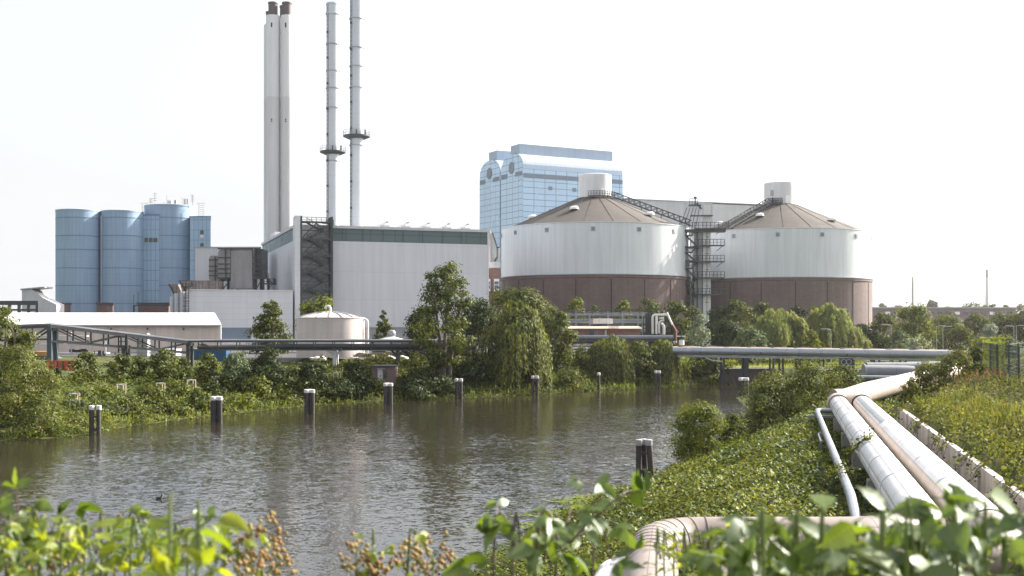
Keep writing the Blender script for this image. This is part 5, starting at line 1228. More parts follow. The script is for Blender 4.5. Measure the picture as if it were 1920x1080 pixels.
van(1653, 190, 62, 'white van parked on the grass under the pipe bridge', M['white_plain'])
van(1722, 192, 46, 'white van with a red tail lamp right of the other van', M['white_plain'])

# ------------------------------------------------------------------ street lamps, far skyline
lamp0 = None
def lamp(px, ytop, Y, label, flip=1):
    global lamp0
    X = PX(px, Y); z = hz(X, Y); H = PZ(ytop, Y) - z
    if lamp0 is None:
        lamp0 = thing('street_lamp', label, 'street lamp', (X, Y, z), 'street lamps among the right trees')
        MB().tube([(X, Y, z), (X, Y, z + H)], [.09, .05], 10).build('pole', M['grey_mid'], lamp0); lamp0['H'] = H
        hd = MB().tube([(X, Y, z + H), (X - .5, Y, z + H + .1)], .05, 6); hd.build('arm', M['grey_light'], lamp0)
        MB().box((X - 1.1, Y, z + H + .12), (1.1, .3, .14)).build('lamp_head', M['grey_light'], lamp0, False); return
    dup(lamp0, (X, Y, z), label, PI if flip < 0 else 0, (1, 1, H / lamp0['H']))
for a in ((1671, 610, 200, 'street lamp in front of the tall pale birch'), (1558, 618, 185, 'slim street lamp before the second golden willow'), (1756, 612, 215, 'street lamp pole left of the gap between the right trees', -1), (1768, 613, 208, 'street lamp beside the gap between the right trees', -1), (1866, 610, 230, 'street lamp left of the pair at the right edge'), (1901, 612, 225, 'street lamp nearest the right edge above the fence'), (1905.5, 611, 235, 'street lamp pole just behind the rightmost one', -1)):
    lamp(*a)
del lamp0['H']
for o in bpy.data.objects:
    if o.name.startswith('street_lamp') and 'H' in o: del o['H']
Y = 620; X0, X1 = PX(1600, Y), PX(1905, Y); zt = PZ(578, Y); t = thing('long_factory', 'long low brown factory block on the far right skyline', 'building', ((X0 + X1) / 2, Y, 4))
MB().obox((X0, Y, 4), (X1 - X0, 0, 0), (0, 14, 0), (0, 0, zt - 4)).build('wall', M['brick_base'], t, False)
MB().obox((X0 - .5, Y - .5, zt), (X1 - X0 + 1, 0, 0), (0, 15, 0), (0, 0, .6)).build('roof_edge', M['grey_mid'], t, False)
for k in range(15):
    px = 1660 + k * 16.3; MB().obox((PX(px, Y), Y - .2, PZ(590, Y)), (2.6, 0, 0), (0, .4, 0), (0, 0, 1.6)).build('window', M['window'] if k % 4 else M['roof_white'], t, False)
Y = 900
t = thing('far_chimney', 'thick tapering chimney far away at the right skyline', 'chimney', (PX(1850.5, Y), Y, 4))
MB().lathe((PX(1850.5, Y), Y, 4), [(1.45, 0), (1.0, PZ(520, Y) - 4)], 24).build('shaft', M['concrete_chimney'], t)
MB().lathe((PX(1850.5, Y), Y, PZ(520, Y)), [(1.0, 0), (.88, 6.3), (.01, 6.3)], 24).build('top', M['grey_mid'], t)
t = thing('far_mast', 'thin far chimney mast rising behind the birch', 'mast', (PX(1711.5, Y), Y, 4))
MB().lathe((PX(1711.5, Y), Y, 4), [(.75, 0), (.62, PZ(519, Y) - 4), (.01, PZ(519, Y) - 4)], 16).build('shaft', M['grey_mid'], t)
MB().tube([(PX(1711.5, Y) - .9, Y, 4), (PX(1711.5, Y) - .9, Y, PZ(530, Y))], .12, 5).build('ladder', M['grey_mid'], t)
# ------------------------------------------------------------------ trees and bushes
def sphere(rng, n):
    d = rng.normal(size=(n, 3)); return unit(d)
def plant(name, label, cat, px, Y, ytop, w, kind, m, seed, ybase=None, bark='bark', group=None, leaf=1.0, cover=7.5, droop=1., dz=None):
    rng = np.random.RandomState(seed); pr = random.Random(seed)
    X = PX(px, Y); z0 = hz(X, Y); zt = PZ(ytop, Y); H = zt - z0; W = w / F * Y
    t = thing(name, label, cat, (X, Y, z0), group)
    L = (.0021 * Y + .03) * leaf; C = np.array([X, Y, z0])
    # clumps in an envelope
    if kind == 'round': lo, nc, rc = .22, 44, .18
    elif kind == 'cone': lo, nc, rc = .05, 80, .165
    elif kind == 'open': lo, nc, rc = .2, 56, .12
    elif kind == 'tall': lo, nc, rc = .12, 46, .18
    else: lo, nc, rc = .0, 40, .18           # bush
    cs = []; 
    nc = max(10, int(nc * min(1.4, max(.6, H / max(W, .1)) ** .5)))
    for k in range(nc):
        for _ in range(60):
            u = rng.rand(3) * 2 - 1; h = lo + (1 - lo) * (u[2] * .5 + .5); hh = (h - lo) / (1 - lo)
            if kind == 'cone': hh = 1 - (1 - hh) ** .62; h = lo + (1 - lo) * hh; e = .05 + 1.0 * (1 - hh) ** .85 * min(1, hh * 6 + .75)
            elif kind == 'tall': e = (math.sin(PI * min(1, max(0, hh * .86 + .12))) ** .6)
            elif kind == 'bush': e = max(0, 1 - hh ** 2.2) ** .5 * (.8 + .2 * min(1, hh * 3))
            elif kind == 'open': e = (math.sin(PI * (hh * .88 + .08)) ** .7) * (.72 + .45 * math.sin(7 * hh + seed) ** 2)
            else: e = math.sin(PI * (hh * .9 + .06)) ** .55
            rr = math.hypot(u[0], u[1])
            if rr < 1 and (rr > .45 or rng.rand() < .4): break
        cs.append((X + u[0] * e * W * (.5 - rc * .6), Y + u[1] * e * W * (.5 - rc * .6), z0 + H * (h * (1 - rc * .5))))
    cs = np.array(cs); n = int(cover * W * H * .8 / (L * L * .55)); n = int(min(16000, max(900, n)))
    who = rng.randint(0, nc, n); d = sphere(rng, n)
    rad = rc * W * ((.6 + .8 * rng.rand(nc)) * (np.clip(1.15 - .85 * (cs[:, 2] - z0) / H, .25, 2) if kind == 'cone' else 1))[who] * rng.rand(n) ** .45
    sq = np.array([1, 1, .72 if kind != 'cone' else .55])
    c = cs[who] + d * rad[:, None] * sq
    c[:, 2] = np.maximum(c[:, 2], z0 + .05 + .2 * rng.rand(n)); c[:, 2] = np.minimum(c[:, 2], zt + .3 * rng.rand(n))
    nr = d * .9 + (c - (C + np.array([0, 0, H * .5]))) / np.array([W, W, H]) * .8 + np.array([0, 0, .3]) + rng.normal(size=(n, 3)) * .33
    sz = L * (.65 + .7 * rng.rand(n))
    raw_mesh('crown' if kind != 'bush' else 'foliage', leaf_quads(c, nr, sz, rng, .6), 4, M[m], t)
    # trunk and limbs
    b = MB(); r0 = max(.06, .017 * H + .012 * W) if kind != 'bush' else .05
    def limb(p, q, r): 
        p, q = Vector(p), Vector(q); mid = p.lerp(q, .5) + V(pr.uniform(-.1, .1), pr.uniform(-.1, .1), .06) * (q - p).length
        b.tube([p, mid, q], [r, r * .7, r * .3], 7, True)
    base = V(X, Y, z0 - .2)
    if kind == 'bush':
        for k in range(5): limb(base + V(pr.uniform(-.2, .2) * W, 0, 0), cs[pr.randrange(nc)], r0 * 1.2)
        b.build('stem', M[bark], t)
    else:
        stems = 1 if kind != 'open' else 3
        for s_ in range(stems):
            b0 = base + V((s_ - (stems - 1) / 2) * .3, 0, 0); tipx = pr.uniform(-.06, .06) * W + (s_ - (stems - 1) / 2) * W * .16
            th = H * (.82 if kind != 'round' else .7); pts = [b0 + V(tipx * u ** 1.3 + pr.uniform(-.02, .02) * W, 0, th * u) for u in (0, .25, .5, .75, 1)]
            rr = r0 / stems ** .4; b.tube(pts, [rr * 1.25, rr, rr * .8, rr * .5, rr * .15], 9)
            for k in range(9 if stems == 1 else 6):
                cc = Vector(cs[pr.randrange(nc)]); hh = max(.15, min(.75, (cc.z - z0) / H - .22)); j = hh / .82 * 4 * (1 if kind != 'round' else 1.1); j = min(3.9, j); i = int(j)
                limb(pts[i].lerp(pts[i + 1], j - i), cc, rr * .42)
        b.build('trunk', M[bark], t)
    return t
def willow(label, px, Y, ytop, w, m, seed, ybot, bark='bark', strands=None, group=None, lean=0.):
    rng = np.random.RandomState(seed); X = PX(px, Y); z0 = hz(X, Y); zt = PZ(ytop, Y); H = zt - z0; W = w / F * Y; zb = PZ(ybot, Y)
    t = thing('willow_tree', label, 'willow', (X, Y, z0), group); L = .0021 * Y + .03
    ns = strands or int(50 + 13 * W * H ** .5); per = 34; ng = max(12, ns // 14)
    gi = rng.randint(0, ng, ns); ga = rng.rand(ng) * 2 * PI; gr = np.sqrt(rng.rand(ng)) * 1.02; a = ga[gi] + rng.normal(size=ns) * .13 / np.maximum(.3, gr[gi]); r = np.clip(gr[gi] + rng.normal(size=ns) * .06, 0.02, 1.08)
    lob = 1 + .17 * np.sin(3 * a + seed) + .13 * np.sin(5 * a + seed * 2)
    top = zt - H * .42 * r ** 2.1 - rng.rand(ns) * H * .06 - (rng.rand(ng) ** 2 * .24)[gi] * H
    sx = X + r * np.cos(a) * W * .46 * lob + lean * (zt - top); sy = Y + r * np.sin(a) * W * .46 * lob
    ln = (top - zb) * np.clip((.68 + .42 * rng.rand(ng))[gi] * (.8 + .25 * rng.rand(ns)) * (.55 + .5 * r), .2, 1) 
    u = np.tile(np.linspace(0, 1, per), (ns, 1)) + rng.rand(ns, per) / per
    sw = .05 * W * u ** 1.4
    dirx, diry = np.cos(a), np.sin(a)
    # strand first arches outwards, then hangs
    arch = .055 * W * np.sin(np.clip(u * 3, 0, 1) * PI / 2)
    cx = sx[:, None] + dirx[:, None] * (arch + sw * .6) + rng.normal(size=(ns, per)) * L * .35
    cy = sy[:, None] + diry[:, None] * (arch + sw * .6) + rng.normal(size=(ns, per)) * L * .35
    cz = top[:, None] - ln[:, None] * u + H * .03 * np.sin(np.clip(u * 4, 0, 1) * PI)
    c = np.stack([cx, cy, cz], -1).reshape(-1, 3); n = len(c)
    c[:, 2] = np.maximum(c[:, 2], zb + .25 * rng.rand(n))
    tan = np.stack([rng.normal(size=n) * .25, rng.normal(size=n) * .25, -np.ones(n)], -1)
    nr = np.stack([np.repeat(dirx, per), np.repeat(diry, per), np.full(n, .25)], -1) + rng.normal(size=(n, 3)) * .4
    raw_mesh('crown', leaf_quads(c, nr, L * 1.5 * (.7 + .6 * rng.rand(n)), rng, .3, tan), 4, M[m], t)
    # leafy dome inside
    k = int(ns * 7); d = sphere(rng, k); d[:, 2] = np.abs(d[:, 2]); q = np.array([X, Y, zt - H * .52]) + d * np.array([W * .36, W * .36, H * .42]) * (rng.rand(k) ** .3)[:, None]
    dome = raw_mesh('inner_crown', leaf_quads(q, d + rng.normal(size=(k, 3)) * .5, L * 1.2, rng, .45), 4, M[m], t)
    b = MB(); r0 = .03 * H + .1; b.tube([V(X, Y, z0 - .2), V(X + .1, Y, z0 + H * .3), V(X, Y, z0 + H * .6)], [r0, r0 * .8, r0 * .4], 9)
    for j in range(7):
        aa = rng.rand() * 6.28; b.tube([V(X, Y, z0 + H * .4), V(X + math.cos(aa) * W * .2, Y + math.sin(aa) * W * .2, z0 + H * .7), V(X + math.cos(aa) * W * .36, Y + math.sin(aa) * W * .36, z0 + H * .74)], [r0 * .5, r0 * .3, r0 * .1], 6)
    b.build('trunk', M[bark], t); return t

G1 = 'round shrubs along the top of the left bank'; G2 = 'bushes on the left bank slope'; G3 = 'young trees in front of the round tanks'; G4 = 'trees on the right beyond the pipe bridge'; G5 = 'far trees on the right skyline'
TT = [  # name, label, category, px, Y, ytop, width px, kind, leaf material, group
 ('leafy_tree', 'big leafy tree cut by the left edge of the picture', 'tree', 2, 101, 570, 150, 'open', 'lf_mid', None),
 ('willow_bush', 'feathery olive willow bush at the left water edge', 'bush', 30, 94, 640, 190, 'bush', 'lf_olive', None),
 ('willow_bush', 'low pale bush hanging over the water at far left', 'bush', 75, 90.5, 742, 110, 'bush', 'lf_willow', None),
 ('conical_tree', 'conical dark tree left of the beige round tank', 'tree', 507, 165, 549, 112, 'cone', 'lf_mid', None),
 ('round_tree', 'bright tree crown showing above the beige tank roof', 'tree', 598, 172, 551, 96, 'round', 'lf_light', None),
 ('small_tree', 'small pointed tree between the beige tank and the tall tree', 'tree', 719, 174, 575, 60, 'cone', 'lf_mid', None),
 ('tall_tree', 'tallest tree with several bare stems before the hall', 'tree', 834, 141, 483, 146, 'open', 'lf_mid', None),
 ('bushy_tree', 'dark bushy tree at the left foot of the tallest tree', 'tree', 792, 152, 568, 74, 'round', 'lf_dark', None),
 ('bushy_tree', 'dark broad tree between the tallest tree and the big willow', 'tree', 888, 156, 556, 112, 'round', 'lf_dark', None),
 ('broad_tree', 'broad tree crown rising behind the big willow before the brick tank base', 'tree', 965, 172, 540, 150, 'round', 'lf_mid', None),
 ('broad_tree', 'dense tree right of the big willow', 'tree', 1042, 160, 570, 92, 'tall', 'lf_mid', None),
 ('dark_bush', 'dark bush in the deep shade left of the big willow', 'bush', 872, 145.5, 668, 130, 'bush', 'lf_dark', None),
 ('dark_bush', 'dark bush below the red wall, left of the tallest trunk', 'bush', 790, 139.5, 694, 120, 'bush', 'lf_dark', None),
 ('leafy_bush', 'leafy bush standing between the two middle willows', 'bush', 1197, 163.5, 634, 70, 'bush', 'lf_mid', None),
 ('dark_bush', 'dark wide bush under the left end of the pipe bridge', 'bush', 1318, 172, 662, 105, 'bush', 'lf_dark', None),
 ('leafy_bush', 'low bush at the water between the single pile and the big willow', 'bush', 1066, 153, 694, 90, 'bush', 'lf_mid', None),
 ('round_shrub', 'round shrub at the left, before the red barrier', 'shrub', 160, 116, 660, 65, 'bush', 'lf_mid', G1),
 ('round_shrub', 'wide round shrub second from the left on the bank top', 'shrub', 222, 119, 664, 68, 'bush', 'lf_mid', G1),
 ('round_shrub', 'narrow upright shrub left of the white container', 'shrub', 259, 121, 663, 46, 'tall', 'lf_mid', G1),
 ('round_shrub', 'tall lush shrub in front of the white container', 'shrub', 309, 122, 652, 65, 'tall', 'lf_mid', G1),
 ('round_shrub', 'small shrub between the white and the blue containers', 'shrub', 343, 124, 668, 41, 'bush', 'lf_mid', G1),
 ('round_shrub', 'upright shrub in front of the dark blue container', 'shrub', 389, 127, 661, 53, 'tall', 'lf_mid', G1),
 ('round_shrub', 'pale grey green round shrub right of the blue container', 'shrub', 442, 127, 658, 70, 'round', 'lf_greygreen', G1),
 ('round_shrub', 'large dark round shrub right of the pale grey one', 'shrub', 503, 129, 654, 117, 'bush', 'lf_dark', G1),
 ('round_shrub', 'tiny dark conical shrub left of the red barrier fence', 'shrub', 108, 113, 685, 26, 'cone', 'lf_dark', G1),
 ('round_shrub', 'tiniest dark shrub beside the blue trestle post', 'shrub', 88, 112, 690, 19, 'cone', 'lf_dark', G1),
 ('bank_bush', 'dark low bush above the leftmost tree stake', 'bush', 100, 116, 728, 62, 'bush', 'lf_mid', G2),
 ('bank_bush', 'pale grey bush above the leftmost mooring piles', 'bush', 138, 105, 752, 66, 'bush', 'lf_greygreen', G2),
 ('bank_bush', 'bright bush in the middle of the left bank under the round shrubs', 'bush', 185, 119, 712, 70, 'bush', 'lf_light', G2),
 ('bank_bush', 'rounded dark bush overhanging the bank right of the leftmost piles', 'bush', 245, 107.5, 742, 84, 'bush', 'lf_mid', G2),
 ('bank_bush', 'bush on the slope below the white container', 'bush', 262, 121, 706, 66, 'bush', 'lf_mid', G2),
 ('bank_bush', 'bush just left of the thick second pile cluster at the water', 'bush', 372, 113.5, 728, 70, 'bush', 'lf_mid', G2),
 ('bank_bush', 'reedy pale bush at the water left of the second pile cluster', 'bush', 312, 110, 752, 84, 'bush', 'lf_willow', G2),
 ('bank_bush', 'bright bush at the water right of the second pile cluster', 'bush', 455, 119.5, 738, 96, 'bush', 'lf_light', G2),
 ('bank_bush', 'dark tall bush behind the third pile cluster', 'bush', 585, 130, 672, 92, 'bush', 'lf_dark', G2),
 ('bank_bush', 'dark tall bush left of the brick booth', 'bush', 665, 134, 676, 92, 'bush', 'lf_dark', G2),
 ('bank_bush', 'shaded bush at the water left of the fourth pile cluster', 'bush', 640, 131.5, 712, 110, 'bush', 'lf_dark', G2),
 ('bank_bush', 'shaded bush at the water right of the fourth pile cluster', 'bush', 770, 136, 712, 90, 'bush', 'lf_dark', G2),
 ('bank_bush', 'bush on the slope below the dark blue container', 'bush', 420, 126, 700, 56, 'bush', 'lf_mid', G2),
 ('bank_bush', 'bush right of the leftmost tree stake', 'bush', 112, 112, 738, 70, 'bush', 'lf_mid', G2),
 ('bank_bush', 'bright bush left of the third tree stake from the left', 'bush', 200, 112, 730, 70, 'bush', 'lf_light', G2),
 ('bank_bush', 'bush left of the middle tree stake', 'bush', 285, 114, 722, 74, 'bush', 'lf_mid', G2),
 ('bank_bush', 'bush between the fourth and fifth tree stakes', 'bush', 335, 117, 716, 66, 'bush', 'lf_under', G2),
 ('bank_bush', 'dark bush just above the second pile cluster', 'bush', 395, 120, 716, 64, 'bush', 'lf_dark', G2),
 ('bank_bush', 'leafy bush at the water left of the third pile cluster', 'bush', 520, 125.5, 722, 90, 'bush', 'lf_mid', G2),
 ('bank_bush', 'bush below the large dark round shrub', 'bush', 485, 124, 704, 80, 'bush', 'lf_under', G2),
 ('bank_bush', 'bush left of the dark tall bush behind the third piles', 'bush', 550, 129, 688, 80, 'bush', 'lf_mid', G2),
 ('bank_bush', 'low bush right behind the leftmost piles', 'bush', 170, 104, 768, 80, 'bush', 'lf_mid', G2),
 ('bank_bush', 'pale bush at the water right of the leftmost piles', 'bush', 215, 106, 764, 70, 'bush', 'lf_greygreen', G2),
 ('bank_bush', 'bush at the water hiding behind the second pile cluster', 'bush', 410, 116.5, 744, 76, 'bush', 'lf_under', G2),
 ('bank_bush', 'shaded bush in front of the brick booth', 'bush', 700, 136, 712, 90, 'bush', 'lf_mid', G2),
 ('bank_bush', 'dark bush at the foot of the tallest tree', 'bush', 830, 140, 706, 90, 'bush', 'lf_dark', G2),
 ('bank_bush', 'reedy bush at the water between two bushes left of the second piles', 'bush', 345, 112.5, 758, 66, 'bush', 'lf_willow', G2),
 ('bank_bush', 'bush right behind the third pile cluster at the water', 'bush', 600, 129, 722, 80, 'bush', 'lf_mid', G2),
 ('young_tree', 'young tree at the left before the brick base of the left round tank', 'tree', 1080, 226, 554, 46, 'round', 'lf_light', G3),
 ('young_tree', 'slim young tree second from the left before the left round tank', 'tree', 1116, 228, 550, 46, 'cone', 'lf_light', G3),
 ('young_tree', 'small young tree in the middle before the left round tank', 'tree', 1169, 230, 557, 46, 'round', 'lf_light', G3),
 ('young_tree', 'wide young tree right of the middle before the left round tank', 'tree', 1215, 232, 554, 70, 'round', 'lf_mid', G3),
 ('young_tree', 'dark young tree at the right before the left round tank', 'tree', 1266, 234, 559, 65, 'round', 'lf_mid', G3),
 ('silver_bush', 'silvery pale bush right of the bent steam pipes', 'bush', 1311, 200, 586, 52, 'bush', 'lf_silver', G4),
 ('mixed_tree', 'tree in front of the white stair column foot', 'tree', 1300, 238, 566, 46, 'round', 'lf_mid', G4),
 ('mixed_tree', 'dark tree just right of the stair column foot', 'tree', 1348, 232, 570, 64, 'round', 'lf_dark', G4),
 ('mixed_tree', 'taller tree before the left part of the right tank', 'tree', 1385, 230, 556, 66, 'round', 'lf_mid', G4),
 ('mixed_tree', 'dark rounded bush tree left of the grey green bush', 'tree', 1362, 205, 598, 88, 'bush', 'lf_dark', G4),
 ('mixed_tree', 'tree showing behind the left golden willow', 'tree', 1425, 240, 562, 56, 'round', 'lf_mid', G4),
 ('mixed_tree', 'tree crown between the two golden willows before the tank', 'tree', 1497, 242, 568, 60, 'round', 'lf_dark', G4),
 ('mixed_tree', 'tree crown peeking over the right golden willow', 'tree', 1535, 246, 566, 56, 'round', 'lf_mid', G4),
 ('mixed_tree', 'grey green tree at the right shoulder of the right golden willow', 'tree', 1580, 244, 572, 52, 'round', 'lf_greygreen', G4),
 ('light_bush', 'light green bush between the two golden willows', 'bush', 1522, 184, 616, 48, 'bush', 'lf_light', G4),
 ('grey_bush', 'grey green rounded bush left of the golden willows', 'bush', 1408, 182, 615, 86, 'bush', 'lf_greygreen', G4),
 ('mixed_tree', 'dark tree at the right foot of the right tank', 'tree', 1617, 216, 606, 74, 'bush', 'lf_dark', G4),
 ('mixed_tree', 'tree left of the tall pale birch', 'tree', 1655, 218, 584, 72, 'round', 'lf_mid', G4),
 ('birch_tree', 'tall pale olive birch in front of the far factory', 'tree', 1712, 207, 564, 92, 'tall', 'lf_olive', G4),
 ('silver_bush', 'grey bush at the left foot of the birch', 'bush', 1683, 196, 616, 58, 'bush', 'lf_greygreen', G4),
 ('silver_bush', 'small silvery bush at the foot of the birch', 'bush', 1716, 192, 630, 46, 'bush', 'lf_silver', G4),
 ('mixed_tree', 'olive tree right of the birch before the far factory', 'tree', 1772, 242, 586, 76, 'round', 'lf_olive', G4),
 ('mixed_tree', 'round dark bush tree right of the gap in the trees', 'tree', 1803, 222, 610, 76, 'bush', 'lf_mid', G4),
 ('mixed_tree', 'tree behind the round dark bush at right', 'tree', 1828, 252, 584, 70, 'round', 'lf_mid', G4),
 ('mixed_tree', 'silvery tree left of the rightmost street lamps', 'tree', 1856, 232, 606, 50, 'round', 'lf_silver', G4),
 ('mixed_tree', 'tree behind the rightmost street lamps', 'tree', 1885, 254, 580, 74, 'round', 'lf_mid', G4),
 ('mixed_tree', 'tree cut by the right edge of the picture', 'tree', 1930, 248, 576, 90, 'round', 'lf_mid', G4),
 ('mixed_tree', 'low bush behind the top of the green fence', 'bush', 1880, 212, 628, 80, 'bush', 'lf_mid', G4),
 ('far_tree', 'far pale tree above the left end of the long factory', 'tree', 1652, 880, 566, 30, 'round', 'lf_mid', G5),
 ('far_tree', 'low far tree left of the far mast', 'tree', 1684, 900, 572, 44, 'round', 'lf_mid', G5),
 ('far_tree', 'single far round tree right of the far mast', 'tree', 1748, 860, 559, 28, 'round', 'lf_dark', G5),
 ('far_tree', 'low far tree left of the broad far tree', 'tree', 1782, 920, 572, 46, 'round', 'lf_mid', G5),
 ('far_tree', 'broad far tree in front of the far chimney', 'tree', 1828, 850, 564, 66, 'round', 'lf_mid', G5),
 ('far_tree', 'small dark far tree right of the far chimney foot', 'tree', 1861, 840, 566, 22, 'round', 'lf_dark', G5),
 ('far_tree', 'tiny far tree standing alone at the right skyline', 'tree', 1886, 850, 568, 16, 'round', 'lf_mid', G5),
 ('far_tree', 'far tree cut by the right picture edge on the skyline', 'tree', 1918, 840, 566, 40, 'round', 'lf_mid', G5),
 ('riverside_shrub', 'left half of the large riverside shrub beside the near quay', 'shrub', 1447, 84, 697, 156, 'bush', 'lf_willow', None),
 ('riverside_shrub', 'tallest part of the riverside shrub below the pipe bridge', 'shrub', 1527, 85, 680, 158, 'bush', 'lf_willow', None),
 ('riverside_shrub', 'darker shrub left of the thick grey pipes', 'shrub', 1577, 92, 687, 104, 'bush', 'lf_mid', None),
 ('riverside_shrub', 'lower riverside shrub nearer the camera, right of the near mooring dolphin', 'shrub', 1310, 73, 754, 138, 'bush', 'lf_light', None),
 ('riverside_shrub', 'small shrub joining the lower riverside shrub on its right', 'shrub', 1372, 76, 774, 78, 'bush', 'lf_mid', None),

 ('slope_bush', 'pale weedy bush hiding the far end of the tan pipe', 'bush', 1742, 84, 672, 84, 'bush', 'lf_dry', None),
 ('slope_bush', 'weedy bush on the slope crest left of the vine covered fence posts', 'bush', 1792, 82, 656, 92, 'bush', 'lf_dry', None),
 ('slope_bush', 'leafy bush at the foot of the first fence post', 'bush', 1828, 84, 650, 60, 'bush', 'lf_under', None),
 ('slope_bush', 'small yellowish bush beside the tan pipe above the wall end', 'bush', 1708, 77, 712, 60, 'bush', 'lf_under', None),
]
for i, (nm, lab, cat, px, Y, yt, w, kind, m, grp) in enumerate(TT):
    kw = {}
    if nm == 'riverside_shrub': kw = dict(leaf=.8, cover=9)
    if nm == 'tall_tree': kw = dict(cover=5, leaf=1.15)
    if nm == 'willow_bush': kw = dict(leaf=.8)
    plant(nm, lab, cat, px, Y, yt, w, kind, m, 100 + i, group=grp, **kw)
willow('big drooping willow hanging down to the water', 968, 149.5, 558, 140, 'lf_willow', 5, 737)
willow('drooping willow behind the single mooring pile', 1140, 165, 626, 112, 'lf_willow', 6, 722)
willow('smaller drooping willow at the left end of the pipe bridge', 1242, 167, 630, 84, 'lf_willow', 7, 722)
willow('left golden green willow before the right round tank', 1457, 190, 574, 112, 'lf_willow_light', 8, 652)
willow('right golden green willow before the right round tank', 1553, 196, 568, 122, 'lf_willow_light', 9, 656)

# ------------------------------------------------------------------ ground cover (nobody could count it)
def cover(name, n, sampler, size, m, hlump, seed, aspect=.6, blades=0., hard=0):
    rng = np.random.RandomState(seed); x, y = sampler(rng, n); z = height(x, y)
    lp_ = np.clip(.5 + .5 * lump(x, y, 1.1, seed), 0, 1.4); hh = hlump(x, y) * (.35 + .65 * lp_)
    k = len(x); zz = z + hh * rng.rand(k) ** .6
    c = np.stack([x, y, zz], -1); nr = np.stack([rng.normal(size=k) * .6, rng.normal(size=k) * .6 - .15, np.ones(k)], -1)
    sz = size(x, y) * (.6 + .8 * rng.rand(k)); tan = None
    if blades:
        tan = np.stack([rng.normal(size=k) * .3, rng.normal(size=k) * .3, np.ones(k)], -1); nr = rng.normal(size=(k, 3)); nr[:, 2] *= .1; c[:, 2] = z + hh * .6 + sz * .35
    o = raw_mesh(name, leaf_quads(c, nr, sz, rng, aspect, tan), 4, M[m]); struct(o, 'stuff'); return o
def far_bank(rng, n):
    x = rng.uniform(-75, 34, n * 3); y = rng.uniform(60, 178, n * 3); d = sdist(x, y); dw = 13 - 6 * sm((x - 12) / 12)
    k = (d > -.2) & (d < dw + 2) & ~is_near(x, y); return x[k][:n], y[k][:n]
cover('bank_undergrowth', 80000, far_bank, lambda x, y: .0021 * y + .03, 'lf_under', lambda x, y: .3 + 1.9 * sm(sdist(x, y) / 4) * np.clip(.35 + .75 * lump(x, y, .8, 77), .1, 1.3), 1)
cover('bank_grass', 7000, far_bank, lambda x, y: .35 + .003 * y, 'lf_grass', lambda x, y: .3 + 0 * x, 2, .16, 1)
def hedge(rng, n):
    x = rng.uniform(-24, 6, n); yb = np.interp(x, [-24, -15, -4, 6], [133, 142, 148, 158]); return x, yb + rng.uniform(-2.2, 1.2, n)
cover('hedge_strip', 9000, hedge, lambda x, y: .0019 * y, 'lf_grass', lambda x, y: .55 + 0 * x, 3)
def near_slope(rng, n):
    y = np.exp(rng.uniform(np.log(15), np.log(104), n * 3)); x = rng.uniform(-4, 34, n * 3); d = sdist(x, y); s, t = st_of(x, y)
    k = (d > -.4) & (s < 2.5 + np.clip(t - 44, 0, 60) * .16) & is_near(x, y)
    keep = rng.rand(n * 3) < np.where((s > -1.5) & (t > -4) & (t < 44), .5, 1.); k &= keep
    return x[k][:n], y[k][:n]
def nh(x, y):
    s, t = st_of(x, y); cor = (s > -1.2) & (t > -3.5) & (t < 43)
    return np.where(cor, .22, .85) * np.clip(sdist(x, y) / 2 + .35, .2, 1)
cover('bramble_slope', 100000, near_slope, lambda x, y: .05 + .0021 * y, 'lf_bramble', nh, 11, .7)
def right_bank(rng, n):
    y = np.exp(rng.uniform(np.log(12), np.log(105), n * 3)); x = rng.uniform(4, 62, n * 3); s, t = st_of(x, y); sb = 3.35 + np.clip(t - 44, 0, 60) * .18
    k = (s > sb) & (s < sb + 22) & (x < y * .47 + 3) & is_near(x, y); return x[k][:n], y[k][:n]
cover('weedy_slope', 150000, right_bank, lambda x, y: .05 + .0018 * y, 'lf_dry', lambda x, y: .5 * (1 - .55 * sm((st_of(x, y)[0] - 6) / 2)) + .6 * sm((y - 66) / 12) * (x < .41 * y), 12, .55)
cover('slope_bramble', 60000, right_bank, lambda x, y: .05 + .0018 * y, 'lf_under', lambda x, y: .55 * (1 - .6 * sm((st_of(x, y)[0] - 6) / 2)), 13, .65)
cover('tall_grass', 4500, right_bank, lambda x, y: .3 + .003 * y, 'lf_dry', lambda x, y: .7 * (1 - .6 * sm((st_of(x, y)[0] - 6) / 2)), 14, .07, 1)
def dock(rng, n):
    c = P(1815, 682, 74); return c.x + rng.normal(size=n) * 1.0, c.y + rng.normal(size=n) * 2.5
cover('rusty_dock', 450, dock, lambda x, y: .18 + 0 * x, 'lf_rust', lambda x, y: 1.0 + 0 * x, 15, .3, 0)
def lawn_s(rng, n): return rng.uniform(26, 120, n), rng.uniform(168, 240, n)
cover('lawn_grass', 30000, lawn_s, lambda x, y: .5 + 0 * x, 'lf_grass', lambda x, y: .12 + 0 * x, 16, .2, 1)
def mounds(name, n, sampler, r0, r1, per, size, m, seed, sq=.85):
    rng = np.random.RandomState(seed); x, y = sampler(rng, n); n = len(x); z = height(x, y); r = r0 + (r1 - r0) * rng.rand(n) ** 1.6
    w_ = np.repeat(np.arange(n), per); k = len(w_); d = sphere(rng, k); d[:, 2] = np.abs(d[:, 2]) * 1.15 - .15
    f = rng.rand(k) ** .4 * (.8 + .4 * rng.rand(k)); c = np.stack([x, y, z], -1)[w_] + d * (r[w_] * f)[:, None] * np.array([1.15, 1.15, sq])
    nr = d * .9 + np.array([0, 0, .3]) + rng.normal(size=(k, 3)) * .36; sz = size(c[:, 0], c[:, 1]) * (.6 + .8 * rng.rand(k))
    struct(raw_mesh(name, leaf_quads(c, nr, sz, rng, .62), 4, M[m]), 'stuff')
